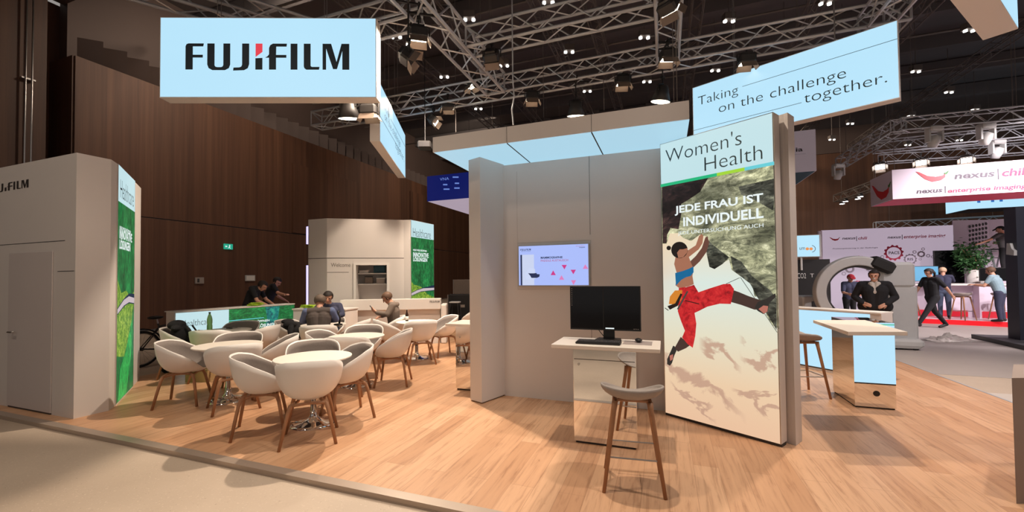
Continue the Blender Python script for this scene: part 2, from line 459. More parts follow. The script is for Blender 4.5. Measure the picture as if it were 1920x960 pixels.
def _sky_print(nt, b):
    uv = N(nt, 'ShaderNodeUVMap')
    sx = N(nt, 'ShaderNodeSeparateXYZ')
    nt.links.new(uv.outputs[0], sx.inputs[0])
    c = ramp(nt, sx.outputs['Y'], [(0.0, srgb(238, 196, 162)), (0.14, srgb(240, 208, 172)), (0.30, srgb(232, 226, 200)), (0.48, srgb(222, 236, 228)), (0.62, srgb(240, 226, 196)), (0.8, srgb(246, 214, 170)), (1.0, srgb(244, 206, 160))])
    mp = N(nt, 'ShaderNodeMapping')
    mp.inputs['Rotation'].default_value = (0, 0, math.radians(18))
    mp.inputs['Scale'].default_value = (1.0, 3.6, 1)
    nt.links.new(uv.outputs[0], mp.inputs[0])
    n1 = N(nt, 'ShaderNodeTexNoise', Scale=3.0, Detail=6.0, Roughness=0.55, Distortion=0.5)
    nt.links.new(mp.outputs[0], n1.inputs['Vector'])

    def mth(op, a, b):
        m = N(nt, 'ShaderNodeMath', operation=op)
        for k, v in enumerate((a, b)):
            if isinstance(v, (int, float)):
                m.inputs[k].default_value = v
            else:
                nt.links.new(v, m.inputs[k])
        return m.outputs[0]
    ns = mth('MULTIPLY', mth('SUBTRACT', n1.outputs['Fac'], 0.5), 0.26)
    total = None
    for slope, base, x0, x1, wd in ((0.20, 0.195, -0.1, 0.75, 0.026), (0.16, 0.335, 0.35, 0.72, 0.020), (0.10, 0.345, 0.70, 1.1, 0.016), (0.12, 0.22, 0.62, 1.1, 0.012), (0.22, 0.13, 0.05, 0.5, 0.012)):
        dd = mth('ABSOLUTE', mth('ADD', mth('SUBTRACT', mth('ADD', sx.outputs['Y'], mth('MULTIPLY', sx.outputs['X'], slope)), base), ns), 0)
        band = ramp(nt, mth('DIVIDE', dd, wd), [(0.45, (0.85, 0.85, 0.85)), (1.0, (0, 0, 0))])
        xr = ramp(nt, mth('DIVIDE', mth('SUBTRACT', sx.outputs['X'], x0), x1 - x0), [(0.0, (0, 0, 0)), (0.18, (1, 1, 1)), (0.8, (1, 1, 1)), (1.0, (0, 0, 0))])
        e = mixc(nt, 1.0, band, xr, 'MULTIPLY')
        total = e if total is None else mixc(nt, 1.0, total, e, 'LIGHTEN')
    c = mixc(nt, total, c, srgb(196, 156, 134))
    gl = ramp(nt, sx.outputs['X'], [(0.0, (0.35, 0.35, 0.35)), (0.35, (0, 0, 0))])
    mid = ramp(nt, sx.outputs['Y'], [(0.38, (0, 0, 0)), (0.52, (1, 1, 1)), (0.66, (0.4, 0.4, 0.4))])
    g2 = mixc(nt, 1.0, gl, mid, 'MULTIPLY')
    c = mixc(nt, g2, c, srgb(238, 182, 140))
    b.inputs['Base Color'].default_value = (0.02, 0.02, 0.02, 1)
    nt.links.new(c, b.inputs['Emission Color'])
    b.inputs['Emission Strength'].default_value = 0.95


M['skyprint'] = node_mat('backlit_sky_print', _sky_print)
M['tv'] = pm('lit_tv_screen', (0.01, 0.01, 0.02), 0.25, emit=srgb(172, 190, 252), estr=0.98, scale=2)
M['tv_pale'] = pm('tv_pale_shape', (0.01, 0.01, 0.02), 0.25, emit=srgb(206, 216, 244), estr=0.95)
M['tv_dark'] = pm('tv_dark_shape', (0.01, 0.01, 0.02), 0.25, emit=srgb(34, 46, 84), estr=0.9)
M['tv_pink'] = pm('tv_pink_shape', (0.01, 0.01, 0.02), 0.25, emit=srgb(214, 60, 140), estr=0.9)
M['tv_rose'] = pm('tv_rose_shape', (0.01, 0.01, 0.02), 0.25, emit=srgb(226, 130, 190), estr=0.95)
M['tv_text'] = pm('tv_crimson_text', (0.01, 0.01, 0.02), 0.25, emit=srgb(190, 70, 110), estr=0.9)
M['bluesign'] = pm('blue_banner', (0.0, 0.0, 0.02), 0.5, emit=srgb(14, 26, 98), estr=0.8, scale=1.2)
M['bluelines'] = pm('blue_banner_streaks', (0.0, 0.0, 0.02), 0.5, emit=srgb(120, 150, 230), estr=0.8)
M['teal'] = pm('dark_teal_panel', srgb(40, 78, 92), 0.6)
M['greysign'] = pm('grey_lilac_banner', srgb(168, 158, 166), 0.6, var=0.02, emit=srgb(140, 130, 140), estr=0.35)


# ------------------------------------------------------------------ mesh helpers
class MB:
    def __init__(self):
        self.v, self.f = [], []

    def add(self, vs, fs):
        o = len(self.v)
        self.v += [Vector(p) for p in vs]
        self.f += [tuple(i + o for i in f) for f in fs]
        return self

    def box(self, c, s, rz=0.0, rx=0.0):
        R = Matrix.Rotation(rz, 3, 'Z') @ Matrix.Rotation(rx, 3, 'X')
        vs = [Vector(c) + R @ Vector((x * s[0] / 2, y * s[1] / 2, z * s[2] / 2)) for x in (-1, 1) for y in (-1, 1) for z in (-1, 1)]
        return self.add(vs, [(0, 1, 3, 2), (4, 6, 7, 5), (0, 4, 5, 1), (2, 3, 7, 6), (0, 2, 6, 4), (1, 5, 7, 3)])

    def rbox(self, c, s, r=0.01, rz=0.0):
        # box with chamfered vertical edges and chamfered top
        x, y, z = s[0] / 2, s[1] / 2, s[2] / 2
        ring = [(-x + r, -y), (x - r, -y), (x, -y + r), (x, y - r), (x - r, y), (-x + r, y), (-x, y - r), (-x, -y + r)]
        R = Matrix.Rotation(rz, 3, 'Z')
        vs, fs = [], []
        lv = [(-z, 1 - r / max(x, y)), (-z + r, 1), (z - r, 1), (z, 1 - r / max(x, y))]
        for zz, k in lv:
            for a, b in ring:
                vs.append(Vector(c) + R @ Vector((a * k, b * k, zz)))
        for j in range(3):
            for i in range(8):
                fs.append((j * 8 + i, j * 8 + (i + 1) % 8, (j + 1) * 8 + (i + 1) % 8, (j + 1) * 8 + i))
        fs.append(tuple(range(7, -1, -1)))
        fs.append(tuple(range(24, 32)))
        return self.add(vs, fs)

    def prism(self, poly, z0, z1):
        n = len(poly)
        vs = [(p[0], p[1], z0) for p in poly] + [(p[0], p[1], z1) for p in poly]
        fs = [tuple(range(n - 1, -1, -1)), tuple(range(n, 2 * n))] + [(i, (i + 1) % n, n + (i + 1) % n, n + i) for i in range(n)]
        return self.add(vs, fs)

    def tube(self, pts, r, seg=8, close=False, r_end=None):
        pts = [Vector(p) for p in pts]
        n = len(pts)
        vs, fs = [], []
        up = None
        for i, p in enumerate(pts):
            if close:
                d = pts[(i + 1) % n] - pts[i - 1]
            else:
                d = pts[min(i + 1, n - 1)] - pts[max(i - 1, 0)]
            d.normalize()
            if up is None:
                up = Vector((0, 0, 1)) if abs(d.z) < 0.9 else Vector((1, 0, 0))
            a = d.cross(up)
            if a.length < 1e-4:
                a = d.cross(Vector((0.3, 1, 0.2)))
            a.normalize()
            b = a.cross(d).normalized()
            up = b
            rr = r if r_end is None else r + (r_end - r) * i / max(1, n - 1)
            for k in range(seg):
                t = 2 * math.pi * k / seg
                vs.append(p + a * math.cos(t) * rr + b * math.sin(t) * rr)
        m = n if close else n - 1
        for i in range(m):
            j = (i + 1) % n
            for k in range(seg):
                l = (k + 1) % seg
                fs.append((i * seg + k, i * seg + l, j * seg + l, j * seg + k))
        if not close:
            fs.append(tuple(range(seg - 1, -1, -1)))
            fs.append(tuple(range((n - 1) * seg, n * seg)))
        return self.add(vs, fs)

    def lathe(self, prof, c=(0, 0, 0), seg=32, sx=1.0, sy=1.0):
        vs, fs = [], []
        n = len(prof)
        for r, z in prof:
            for k in range(seg):
                t = 2 * math.pi * k / seg
                vs.append((c[0] + r * sx * math.cos(t), c[1] + r * sy * math.sin(t), c[2] + z))
        for i in range(n - 1):
            for k in range(seg):
                l = (k + 1) % seg
                fs.append((i * seg + k, i * seg + l, (i + 1) * seg + l, (i + 1) * seg + k))
        if prof[0][0] > 1e-6:
            fs.append(tuple(range(seg - 1, -1, -1)))
        if prof[-1][0] > 1e-6:
            fs.append(tuple(range((n - 1) * seg, n * seg)))
        return self.add(vs, fs)

    def ball(self, c, r, sub=2, s=(1, 1, 1), R=None):
        bm = bmesh.new()
        bmesh.ops.create_icosphere(bm, subdivisions=sub, radius=1.0)
        bm.verts.index_update()
        R = R or Matrix.Identity(3)
        vs = [Vector(c) + R @ Vector((v.co.x * r * s[0], v.co.y * r * s[1], v.co.z * r * s[2])) for v in bm.verts]
        fs = [tuple(v.index for v in f.verts) for f in bm.faces]
        bm.free()
        return self.add(vs, fs)

    def xf(self, mat):
        self.v = [mat @ p for p in self.v]
        return self

    def mesh(self, name, mats, smooth=False):
        me = bpy.data.meshes.new(name)
        me.from_pydata([tuple(p) for p in self.v], [], self.f)
        bm = bmesh.new()
        bm.from_mesh(me)
        bmesh.ops.recalc_face_normals(bm, faces=bm.faces[:])
        bm.to_mesh(me)
        bm.free()
        for m in (mats if isinstance(mats, (list, tuple)) else [mats]):
            me.materials.append(m)
        if smooth:
            me.polygons.foreach_set('use_smooth', [True] * len(me.polygons))
        return me


WM = {}


def thing(name, label, cat, loc=(0, 0, 0), rz=0.0, group=None):
    o = bpy.data.objects.new(name, None)
    o.empty_display_size = 0.1
    COL.objects.link(o)
    o.location = loc
    o.rotation_euler = (0, 0, rz)
    o['label'], o['category'] = label, cat
    if group:
        o['group'] = group
    WM[o.name] = Matrix.Translation(Vector(loc)) @ Matrix.Rotation(rz, 4, 'Z')
    return o


def tag(o, label, cat, group=None):
    o['label'], o['category'] = label, cat
    if group:
        o['group'] = group
    return o


def link_mesh(name, me, parent=None):
    o = bpy.data.objects.new(name, me)
    COL.objects.link(o)
    if parent is not None:
        o.parent = parent
        WM[o.name] = WM[parent.name]
    else:
        WM[o.name] = Matrix.Identity(4)
    return o


def part(mb, name, mat, parent=None, world=False, smooth=False, bevel=0.0, solid=0.0, solid_off=-1, sub=0):
    if world and parent is not None:
        mb.xf(WM[parent.name].inverted())
    o = link_mesh(name, mb.mesh(name, mat, smooth), parent)
    if solid:
        m = o.modifiers.new('thickness', 'SOLIDIFY')
        m.thickness = solid
        m.offset = solid_off
    if bevel:
        m = o.modifiers.new('edges', 'BEVEL')
        m.width = bevel
        m.segments = 2
        m.limit_method = 'ANGLE'
    if sub:
        m = o.modifiers.new('subdivision', 'SUBSURF')
        m.levels = m.render_levels = sub
    return o


def struct(mb, name, mat, smooth=False):
    o = part(mb, name, mat, None, smooth=smooth)
    o['kind'] = 'structure'
    return o


def dup(root, loc, rz, label, group=None):
    r = root.copy()
    COL.objects.link(r)
    r.location = loc
    r.rotation_euler = (0, 0, rz)
    r['label'] = label
    if group:
        r['group'] = group
    WM[r.name] = Matrix.Translation(Vector(loc)) @ Matrix.Rotation(rz, 4, 'Z')
    for ch in list(root.children):
        c = ch.copy()
        COL.objects.link(c)
        c.parent = r
        WM[c.name] = WM[r.name]
        for g in list(ch.children):
            d = g.copy()
            COL.objects.link(d)
            d.parent = c
            WM[d.name] = WM[r.name]
    return r


class Face:
    """A flat face: origin O at its lower left as seen from the front, R to the right, U up, N towards the viewer."""

    def __init__(self, A, B, z0):
        A, B = Vector(A), Vector(B)
        self.O = Vector((A.x, A.y, z0))
        self.R = Vector((B.x - A.x, B.y - A.y, 0))
        self.w = self.R.length
        self.R.normalize()
        self.U = Vector((0, 0, 1))
        self.N = self.R.cross(self.U)

    def st(self, px, py):
        p = hit(px, py, self.O, self.N) - self.O
        return (p.dot(self.R), p.dot(self.U))

    def at(self, s, t, n=0.0):
        return self.O + self.R * s + self.U * t + self.N * n


def flat(fr, pts, name, mat, parent, off=0.001, th=0.0015, px=False):
    if px:
        pts = [fr.st(*p) for p in pts]
    mb = MB()
    n = len(pts)
    vs = [fr.at(s, t, off) for s, t in pts] + [fr.at(s, t, off + th) for s, t in pts]
    mb.add(vs, [tuple(range(n - 1, -1, -1)), tuple(range(n, 2 * n))] + [(i, (i + 1) % n, n + (i + 1) % n, n + i) for i in range(n)])
    return part(mb, name, mat, parent, world=True)


def flats(fr, polys, name, mat, parent, off=0.001, th=0.0015, px=False):
    mb = MB()
    for pts in polys:
        if px:
            pts = [fr.st(*p) for p in pts]
        n = len(pts)
        vs = [fr.at(s, t, off) for s, t in pts] + [fr.at(s, t, off + th) for s, t in pts]
        mb.add(vs, [tuple(range(n - 1, -1, -1)), tuple(range(n, 2 * n))] + [(i, (i + 1) % n, n + (i + 1) % n, n + i) for i in range(n)])
    return part(mb, name, mat, parent, world=True)


def rect(s0, t0, s1, t1):
    return [(s0, t0), (s1, t0), (s1, t1), (s0, t1)]


def line(p, q, w):
    p, q = Vector(p), Vector(q)
    d = (q - p).normalized()
    k = Vector((-d.y, d.x)) * w / 2
    return [tuple(p - k), tuple(q - k), tuple(q + k), tuple(p + k)]


def disc(c, r, n=16, ry=None, a0=0.0, a1=360.0):
    ry = ry or r
    return [(c[0] + r * math.cos(math.radians(a0 + (a1 - a0) * i / n)), c[1] + ry * math.sin(math.radians(a0 + (a1 - a0) * i / n))) for i in range(n + (0 if a1 - a0 >= 360 else 1))]


def printed(fr, s0, t0, s1, t1, name, mat, parent, off=0.0):
    """A flat print with a UV map running 0..1 over it."""
    me = bpy.data.meshes.new(name)
    pts = [fr.at(s0, t0, off), fr.at(s1, t0, off), fr.at(s1, t1, off), fr.at(s0, t1, off)]
    inv = WM[parent.name].inverted()
    me.from_pydata([tuple(inv @ p) for p in pts], [], [(0, 1, 2, 3)])
    uvl = me.uv_layers.new(name='UVMap')
    for i, c in enumerate(((0, 0), (1, 0), (1, 1), (0, 1))):
        uvl.data[i].uv = c
    me.materials.append(mat)
    return link_mesh(name, me, parent)


_text_cache = {}


def glyphs(body, offset=0.0, shear=0.0):
    key = (body, offset, shear)
    if key not in _text_cache:
        cu = bpy.data.curves.new('text', 'FONT')
        cu.body = body
        cu.offset = offset
        cu.shear = shear
        cu.resolution_u = 3
        cu.fill_mode = 'FRONT'
        ob = bpy.data.objects.new('text', cu)
        COL.objects.link(ob)
        dg = bpy.context.evaluated_depsgraph_get()
        me = bpy.data.meshes.new_from_object(ob.evaluated_get(dg))
        vs = [tuple(v.co) for v in me.vertices]
        fs = [tuple(p.vertices) for p in me.polygons]
        bpy.data.objects.remove(ob)
        bpy.data.meshes.remove(me)
        _text_cache[key] = (vs, fs)
    return _text_cache[key]


def text(fr, body, s0, t0, s1, t1, mat, parent, off=0.003, bold=0.0, shear=0.0, name='lettering'):
    """Lettering fitted into the box s0..s1, t0..t1 of a face."""
    vs, fs = glyphs(body, bold, shear)
    xs, ys = [v[0] for v in vs], [v[1] for v in vs]
    x0, x1, y0, y1 = min(xs), max(xs), min(ys), max(ys)
    mb = MB()
    mb.add([fr.at(s0 + (v[0] - x0) / (x1 - x0) * (s1 - s0), t0 + (v[1] - y0) / (y1 - y0) * (t1 - t0), off) for v in vs], fs)
    return part(mb, name, mat, parent, world=True)


def text_px(fr, body, x0, x1, ytop, ybot, mat, parent, **kw):
    """Lettering between two photo columns, with its top and bottom rows given at the left end and its right end."""
    a = fr.st(x0, ybot[0])
    b = fr.st(x1, ytop[1])
    a2 = fr.st(x0, ytop[0])
    b2 = fr.st(x1, ybot[1])
    return text(fr, body, a[0], (a[1] + b2[1]) / 2, b[0], (b[1] + a2[1]) / 2, mat, parent, **kw)


# ------------------------------------------------------------------ the hall: floor, walls, ceiling
WALL_X, BACK_Y, CEIL_Z = -15.9, 34.0, 11.5
HF = -0.04
struct(MB().box((12, 14, HF - 0.05), (60, 50, 0.1)), 'floor', M['floor_hall'])
struct(MB().box((-2.18, 7.62, -0.02), (12.24, 9.96, 0.04)), 'floor_platform', M['floor_wood'])
struct(MB().box((-2.18, 2.605, -0.017), (12.3, 0.09, 0.044)).box((-2.18, 2.572, -0.035), (12.3, 0.03, 0.01)), 'trim_1', pm('edge_profile', srgb(176, 160, 146), 0.35, 0.45, var=0.06, scale=4))
struct(MB().box((3.95, 7.62, -0.018), (0.03, 9.96, 0.042)), 'trim_2', M['alu'])
g1, g2 = flr(1763, 702, HF), flr(1915, 711, HF)
struct(MB().prism([(3.97, g1.y + 0.1), (g1.x, g1.y), (g2.x, g2.y), (34, g2.y + 6), (34, 33.9), (-7, 33.9), (-7, 12.7), (3.97, 12.7)], HF, HF + 0.004), 'floor_carpet', M['floor_carpet'])
tl = MB()
for i in range(7):
    for j in range(4):
        tl.box((4.6 + i * 1.2, 4.4 + j * 0.9, HF + 0.001), (1.185, 0.885, 0.003))
struct(tl, 'floor_tiles', M['floor_tile'])

ys = lambda px: hit(px, 300, (WALL_X, 0, 0), Vector((1, 0, 0))).y
yA, yB = ys(84), ys(141)
ZB = hit(143, 103, (WALL_X, 0, 0), Vector((1, 0, 0))).z
wl = MB()
wl.box((WALL_X - 0.2, (yB + BACK_Y) / 2, 1.83), (0.4, BACK_Y - yB, 3.66))
wl.box((WALL_X - 0.25, (yB + BACK_Y) / 2, (ZB + 3.70) / 2), (0.4, BACK_Y - yB, ZB - 3.70))
for ya_, yb_, za_, zb_ in ((14.2, 18.6, 3.72, 6.9), (23.5, 27.0, 3.72, 7.4)):
    wl.box((WALL_X - 0.03, (ya_ + yb_) / 2, (za_ + zb_) / 2), (0.16, yb_ - ya_, zb_ - za_))
wl.box((WALL_X - 0.2, (yA - 12) / 2, 5.7), (0.4, yA + 12, 11.5))
wl.box((WALL_X - 1.5, (yA + yB) / 2, 5.0), (0.4, yB - yA + 0.4, 10.0))
wl.box((WALL_X - 0.8, yA, 5.0), (1.4, 0.1, 10.0)).box((WALL_X - 0.8, yB, ZB / 2), (1.4, 0.1, ZB))
struct(wl, 'wall_left', M['wood_y'])
up = MB().box((WALL_X - 0.7, (yB + BACK_Y) / 2, (ZB + 11.5) / 2), (0.4, BACK_Y - yB, 11.5 - ZB + 0.2)).box((WALL_X - 0.4, (yA + yB) / 2, 10.6), (0.6, yB - yA, 1.6))
y = -8.0
while y < BACK_Y - 0.6:
    if y > yB:
        up.prism([(WALL_X - 0.5, y), (WALL_X - 0.5, y + 0.6), (WALL_X - 0.08, y + 0.42)], ZB + 0.02, ZB + 0.75)
    y += 0.6
struct(up, 'wall_left_upper', M['wood_up'])
struct(MB().box((14, BACK_Y + 0.2, 4.9), (62, 0.4, 9.9)), 'wall_back', M['wood_x'])
struct(MB().box((14, BACK_Y + 0.1, 10.8), (62, 0.4, 2.0)), 'wall_back_upper', M['wood_up'])
struct(MB().box((12, 11, CEIL_Z + 0.1), (60, 48, 0.2)), 'ceiling', M['ceil'])
for i, yy in enumerate((4.5, 7.4, 10.3, 13.2, 16.1, 19.0, 22.0, 25.0, 28.5)):
    struct(MB().box((12, yy, 11.15), (58, 0.3, 0.6)), 'trim_%d' % (i + 3), M['ceil'])
for i, yy in enumerate((6.1, 9.0, 11.6, 14.5, 18.0, 21.5)):
    struct(MB().tube([(-15, yy, 9.6 + 0.1 * (i % 3)), (34, yy, 9.6 + 0.1 * (i % 3))], 0.035, 6), 'trim_%d' % (i + 20), M['alu_dark'])


# ------------------------------------------------------------------ lattice trusses
def truss_mb(a, b, size=0.36, r=0.024, step=0.42):
    a, b = Vector(a), Vector(b)
    d = (b - a)
    L = d.length
    d.normalize()
    side = d.cross(Vector((0, 0, 1))).normalized() * size / 2
    upv = side.cross(d).normalized() * size / 2
    mb = MB()
    cs = [side + upv, -side + upv, -side - upv, side - upv]
    for c in cs:
        mb.tube([a + c, b + c], r, 6)
    n = max(2, int(L / step))
    for k in range(4):
        c, e = cs[k], cs[(k + 1) % 4]
        for i in range(n):
            p, q = (c, e) if i % 2 else (e, c)
            mb.tube([a + d * (L * i / n) + p, a + d * (L * (i + 1) / n) + q], r * 0.5, 4)
        for t in (0, L):
            mb.tube([a + d * t + c, a + d * t + e], r * 0.7, 4)
    return mb


def truss(a, b, label, size=0.38, r=0.028, mat='alu', group=None, step=0.42):
    o = part(truss_mb(a, b, size, r, step), 'lighting_truss', M[mat])
    a, b = Vector(a), Vector(b)
    for f in (0.12, 0.88):
        q = a.lerp(b, f)
        if q.z < CEIL_Z - 2.5:
            part(MB().tube([(q.x, q.y, q.z + size / 2 - 0.03), (q.x, q.y, CEIL_Z - 0.02)], 0.007, 4), 'suspension_wire', M['alu_dark'], o)
    return tag(o, label, 'truss', group)


TZ = 6.05
tb = flr(935, 165, TZ)
yB_ = tb.y
xA_ = tb.x
pc = flr(1000, 52, TZ)
yC_ = pc.y
pe = flr(745, 30, TZ)
xv = flr(1252, 60, TZ).x
xr = flr(1640, 40, TZ).x
truss((flr(715, 205, TZ).x - 2.2, yB_, TZ), (xr + 0.4, yB_, TZ), 'long aluminium truss running behind the canopy and both round lamps')
truss((xA_, 2.0, TZ), (xA_, yB_ - 0.2, TZ), 'thick aluminium truss running away above the pale sign with dark lettering', 0.44, 0.033)
truss((xA_ + 0.22, yC_, TZ), (xv - 0.2, yC_, TZ), 'upper cross truss between the thick truss and the vertical-looking one')
truss((xv, 1.2, TZ - 0.05), (xv, yB_ - 0.2, TZ - 0.05), 'aluminium truss passing overhead and ending above the canopy')
truss((xA_ - 0.22, pe.y, TZ), (xA_ - 4.8, pe.y, TZ), 'short aluminium truss behind the top of the sign with dark lettering')
ta, tb2 = flr(366, 0, TZ + 0.1), flr(486, 36, TZ + 0.1)
dv = (tb2 - ta).normalized()
truss(ta - dv * 1.6, tb2 + dv * 1.6, 'aluminium truss crossing above the sign with dark lettering')
truss((xr, yB_ + 0.2, TZ), (xr, 2.6, TZ), 'aluminium truss running towards the viewer at the slanted sign')
g_ct = 'dark trusses under the ceiling'
for x in (-8.2, -5.9, -3.3, -1.9, 1.0, 4.2, 7.3, 10.8):
    truss((x, 6.5, 9.35), (x, 31.0, 9.35), 'thin dark truss hung close under the black ceiling', 0.3, 0.022, 'alu_dark', g_ct, 0.5)
# wires
wire_px = [(728, 10, 222, 9.3), (853, 30, 250, 10.2), (921, 20, 235, 10.4), (960, 0, 236, 6.6), (1017, 20, 222, 9.0), (1130, 40, 208, 9.0), (1262, 110, 200, 7.0), (1268, 110, 199, 6.8)]
for i, (px, y0, y1, dep) in enumerate(wire_px):
    a, b = far(px, y0, dep), far(px, y1, dep)
    b = Vector((a.x, a.y, b.z))
    a.z = CEIL_Z - 0.02
    pts = [a, b]
    if i == 3:
        pts = [a, Vector((b.x, b.y, b.z + 0.7)), b + Vector((0.02, 0, 0.45)), b + Vector((-0.02, 0, 0.25)), b]
    o = part(MB().tube(pts, 0.012 if i == 3 else 0.006, 5), 'hanging_cable', M['alu_dark'] if i != 3 else M['alu'])
    tag(o, 'pale power cable hanging straight down to the canopy' if i == 3 else 'thin dark suspension wire hanging from the ceiling', 'cable', None if i == 3 else 'suspension wires')


# ------------------------------------------------------------------ lamps
def ring_box(mb, w, d, h, t=0.01):
    mb.box((0, -d / 2, h / 2), (w, t, h)).box((0, d / 2, h / 2), (w, t, h))
    mb.box((-w / 2, 0, h / 2), (t, d, h)).box((w / 2, 0, h / 2), (t, d, h))
    return mb


def make_flood(tilt, label, group, lens='lens'):
    t = thing('floodlight', label, 'lamp', (0, 0, -50), 0, group)
    part(MB().box((0, 0, -0.03), (0.06, 0.07, 0.06)).tube([(0, 0, 0), (0, 0, -0.14)], 0.014, 6), 'clamp', M['lampblack'], t)
    part(MB().tube([(-0.17, 0, -0.30), (-0.17, 0, -0.16), (0, 0, -0.14), (0.17, 0, -0.16), (0.17, 0, -0.30)], 0.012, 6), 'yoke', M['lampblack'], t)
    X = Matrix.Translation((0, 0, -0.30)) @ Matrix.Rotation(tilt, 4, 'X')
    part(MB().rbox((0, 0, 0.03), (0.29, 0.20, 0.17), 0.03).box((0, 0.0, 0.13), (0.18, 0.12, 0.04)).xf(X), 'housing', M['lampblack'], t)
    part(MB().box((0, 0, -0.062), (0.24, 0.15, 0.012)).xf(X), 'lens', M[lens], t)
    for dx, dy, w, rx, ry in ((0, -0.10, 0.27, -0.5, 0), (0, 0.10, 0.27, 0.5, 0), (-0.14, 0, 0.17, 0, 0.5), (0.14, 0, 0.17, 0, -0.5)):
        m = MB().box((0, 0, -0.06), (w if dx == 0 else 0.006, 0.006 if dx == 0 else w, 0.12))
        m.xf(X @ Matrix.Translation((dx, dy, -0.05)) @ Matrix.Rotation(rx, 4, 'X') @ Matrix.Rotation(ry, 4, 'Y'))
        part(m, 'barn_door', M['barn'], t)
    return t


def make_bell(label, group):
    t = thing('bell_lamp', label, 'lamp', (0, 0, -50), 0, group)
    part(MB().box((0, 0, -0.03), (0.06, 0.07, 0.06)).tube([(0, 0, 0), (0, 0, -0.16)], 0.014, 6), 'clamp', M['lampblack'], t)
    part(MB().tube([(-0.14, 0, -0.32), (-0.15, 0, -0.2), (0, 0, -0.16), (0.15, 0, -0.2), (0.14, 0, -0.32)], 0.012, 6), 'yoke', M['lampblack'], t)
    X = Matrix.Translation((0, 0, -0.2)) @ Matrix.Rotation(0.22, 4, 'X')
    part(MB().lathe([(0.0, 0.02), (0.10, 0.0), (0.125, -0.06), (0.14, -0.14), (0.20, -0.32), (0.19, -0.32), (0.13, -0.15), (0.0, -0.10)], seg=28).xf(X), 'lamp_shade', M['lampblack'], t, smooth=True)
    part(MB().lathe([(0.0, -0.30), (0.185, -0.31), (0.185, -0.315), (0.0, -0.325)], seg=28).xf(X), 'lens', M['lens'], t)
    return t


fl_a = make_flood(0.08, 'lit truss floodlight directly right of the sign with dark lettering', 'truss floodlights')
fl_b = make_flood(-1.0, 'floodlight', 'truss floodlights')


def hang(o, p, top):
    """A drop pole from the lamp's clamp up to the truss that carries it."""
    if top - p.z > 0.02:
        k = top - p.z
        h_ = part(MB().tube([(0, 0, -0.02), (0, 0, k)], 0.014, 6).box((0, 0, k - 0.085), (0.56, 0.03, 0.03)).box((0, 0, k - 0.085), (0.03, 0.56, 0.03)), 'drop_pole', M['lampblack'], o)
        return h_


PB = lambda px, py: hit(px, py, (0, yB_ - 0.02, 0), Vector((0, 1, 0)))
PA = lambda px, py: hit(px, py, (xA_ - 0.06, 0, 0), Vector((1, 0, 0)))
PV = lambda px, py: flr(px, py, TZ - 0.45)
PC = lambda px, py: hit(px, py, (0, yC_, 0), Vector((0, 1, 0)))
PE = lambda px, py: hit(px, py, (0, pe.y, 0), Vector((0, 1, 0)))
for i, (px, py, P_, proto, rz, lab) in enumerate([
        (785, 66, PA, fl_a, 0.6, None),
        (766, 108, PA, fl_b, 2.2, 'dark floodlight with pale open flap below the lit one'),
        (813, 226, PB, fl_b, 1.9, 'steeply turned bright floodlight left of the canopy'),
        (840, 199, PB, fl_a, 0.4, 'lit floodlight under the long truss above the canopy corner'),
        (884, 158, PB, fl_a, -0.5, 'floodlight where the thick truss meets the long truss'),
        (998, 183, PB, fl_a, 0.4, 'lit floodlight above the left half of the canopy'),
        (1168, 153, PB, fl_a, 0.3, 'lit floodlight above the right half of the canopy'),
        (1265, 104, PV, fl_a, 0.34, 'floodlight at the end of the overhead truss'),
        (1400, 114, PB, fl_a, 0.2, 'lit floodlight left of the slanted sign'),
        (1274, 10, PV, fl_b, 2.6, 'bright floodlight at the top edge beside the overhead truss'),
        (692, 210, PE, fl_a, 0.3, 'small floodlight beside the round lamp under the lettered sign'),
        (922, 108, PC, fl_b, 3.3, 'unlit dark floodlight below the upper cross truss')]):
    p = P_(px, py) + Vector((0, 0, 0.30))
    if P_ is PV:
        p.x = xv
    if proto is fl_a and i == 0:
        fl_a.location, fl_a.rotation_euler = p, (0, 0, rz)
        o = fl_a
    elif proto is fl_b and i == 1:
        fl_b.location, fl_b.rotation_euler = p, (0, 0, rz)
        fl_b['label'] = lab
        o = fl_b
    else:
        o = dup(proto, p, rz, lab, 'truss floodlights')
        for ch in list(o.children):
            if ch.name.startswith('drop_pole'):
                bpy.data.objects.remove(ch)
    WM[o.name] = Matrix.Translation(p) @ Matrix.Rotation(rz, 4, 'Z')
    hang(o, p, TZ - 0.1)
for o in list(COL.objects):
    if o.parent is not None and o.name.startswith('lens') and str(o.parent.get('label', '')).startswith(('unlit', 'dark floodlight')):
        o.data = o.data.copy()
        o.data.materials[0] = M['black']
bell = make_bell('black round lamp hanging under the sign with dark lettering', 'round lamps')
for i, (px, py, P_, rz, lab) in enumerate(((652, 196, PE, 0.3, None), (1080, 196, PB, 0.3, 'black round lamp above the middle of the canopy'), (1243, 168, PB, 0.9, 'black round lamp above the right end of the canopy'))):
    p = P_(px, py) + Vector((0, 0, 0.28))
    o = bell
    if i == 0:
        bell.location, bell.rotation_euler = p, (0, 0, rz)
    else:
        o = dup(bell, p, rz, lab, 'round lamps')
        for ch in list(o.children):
            if ch.name.startswith('drop_pole'):
                bpy.data.objects.remove(ch)
    hang(o, p, TZ - 0.1)

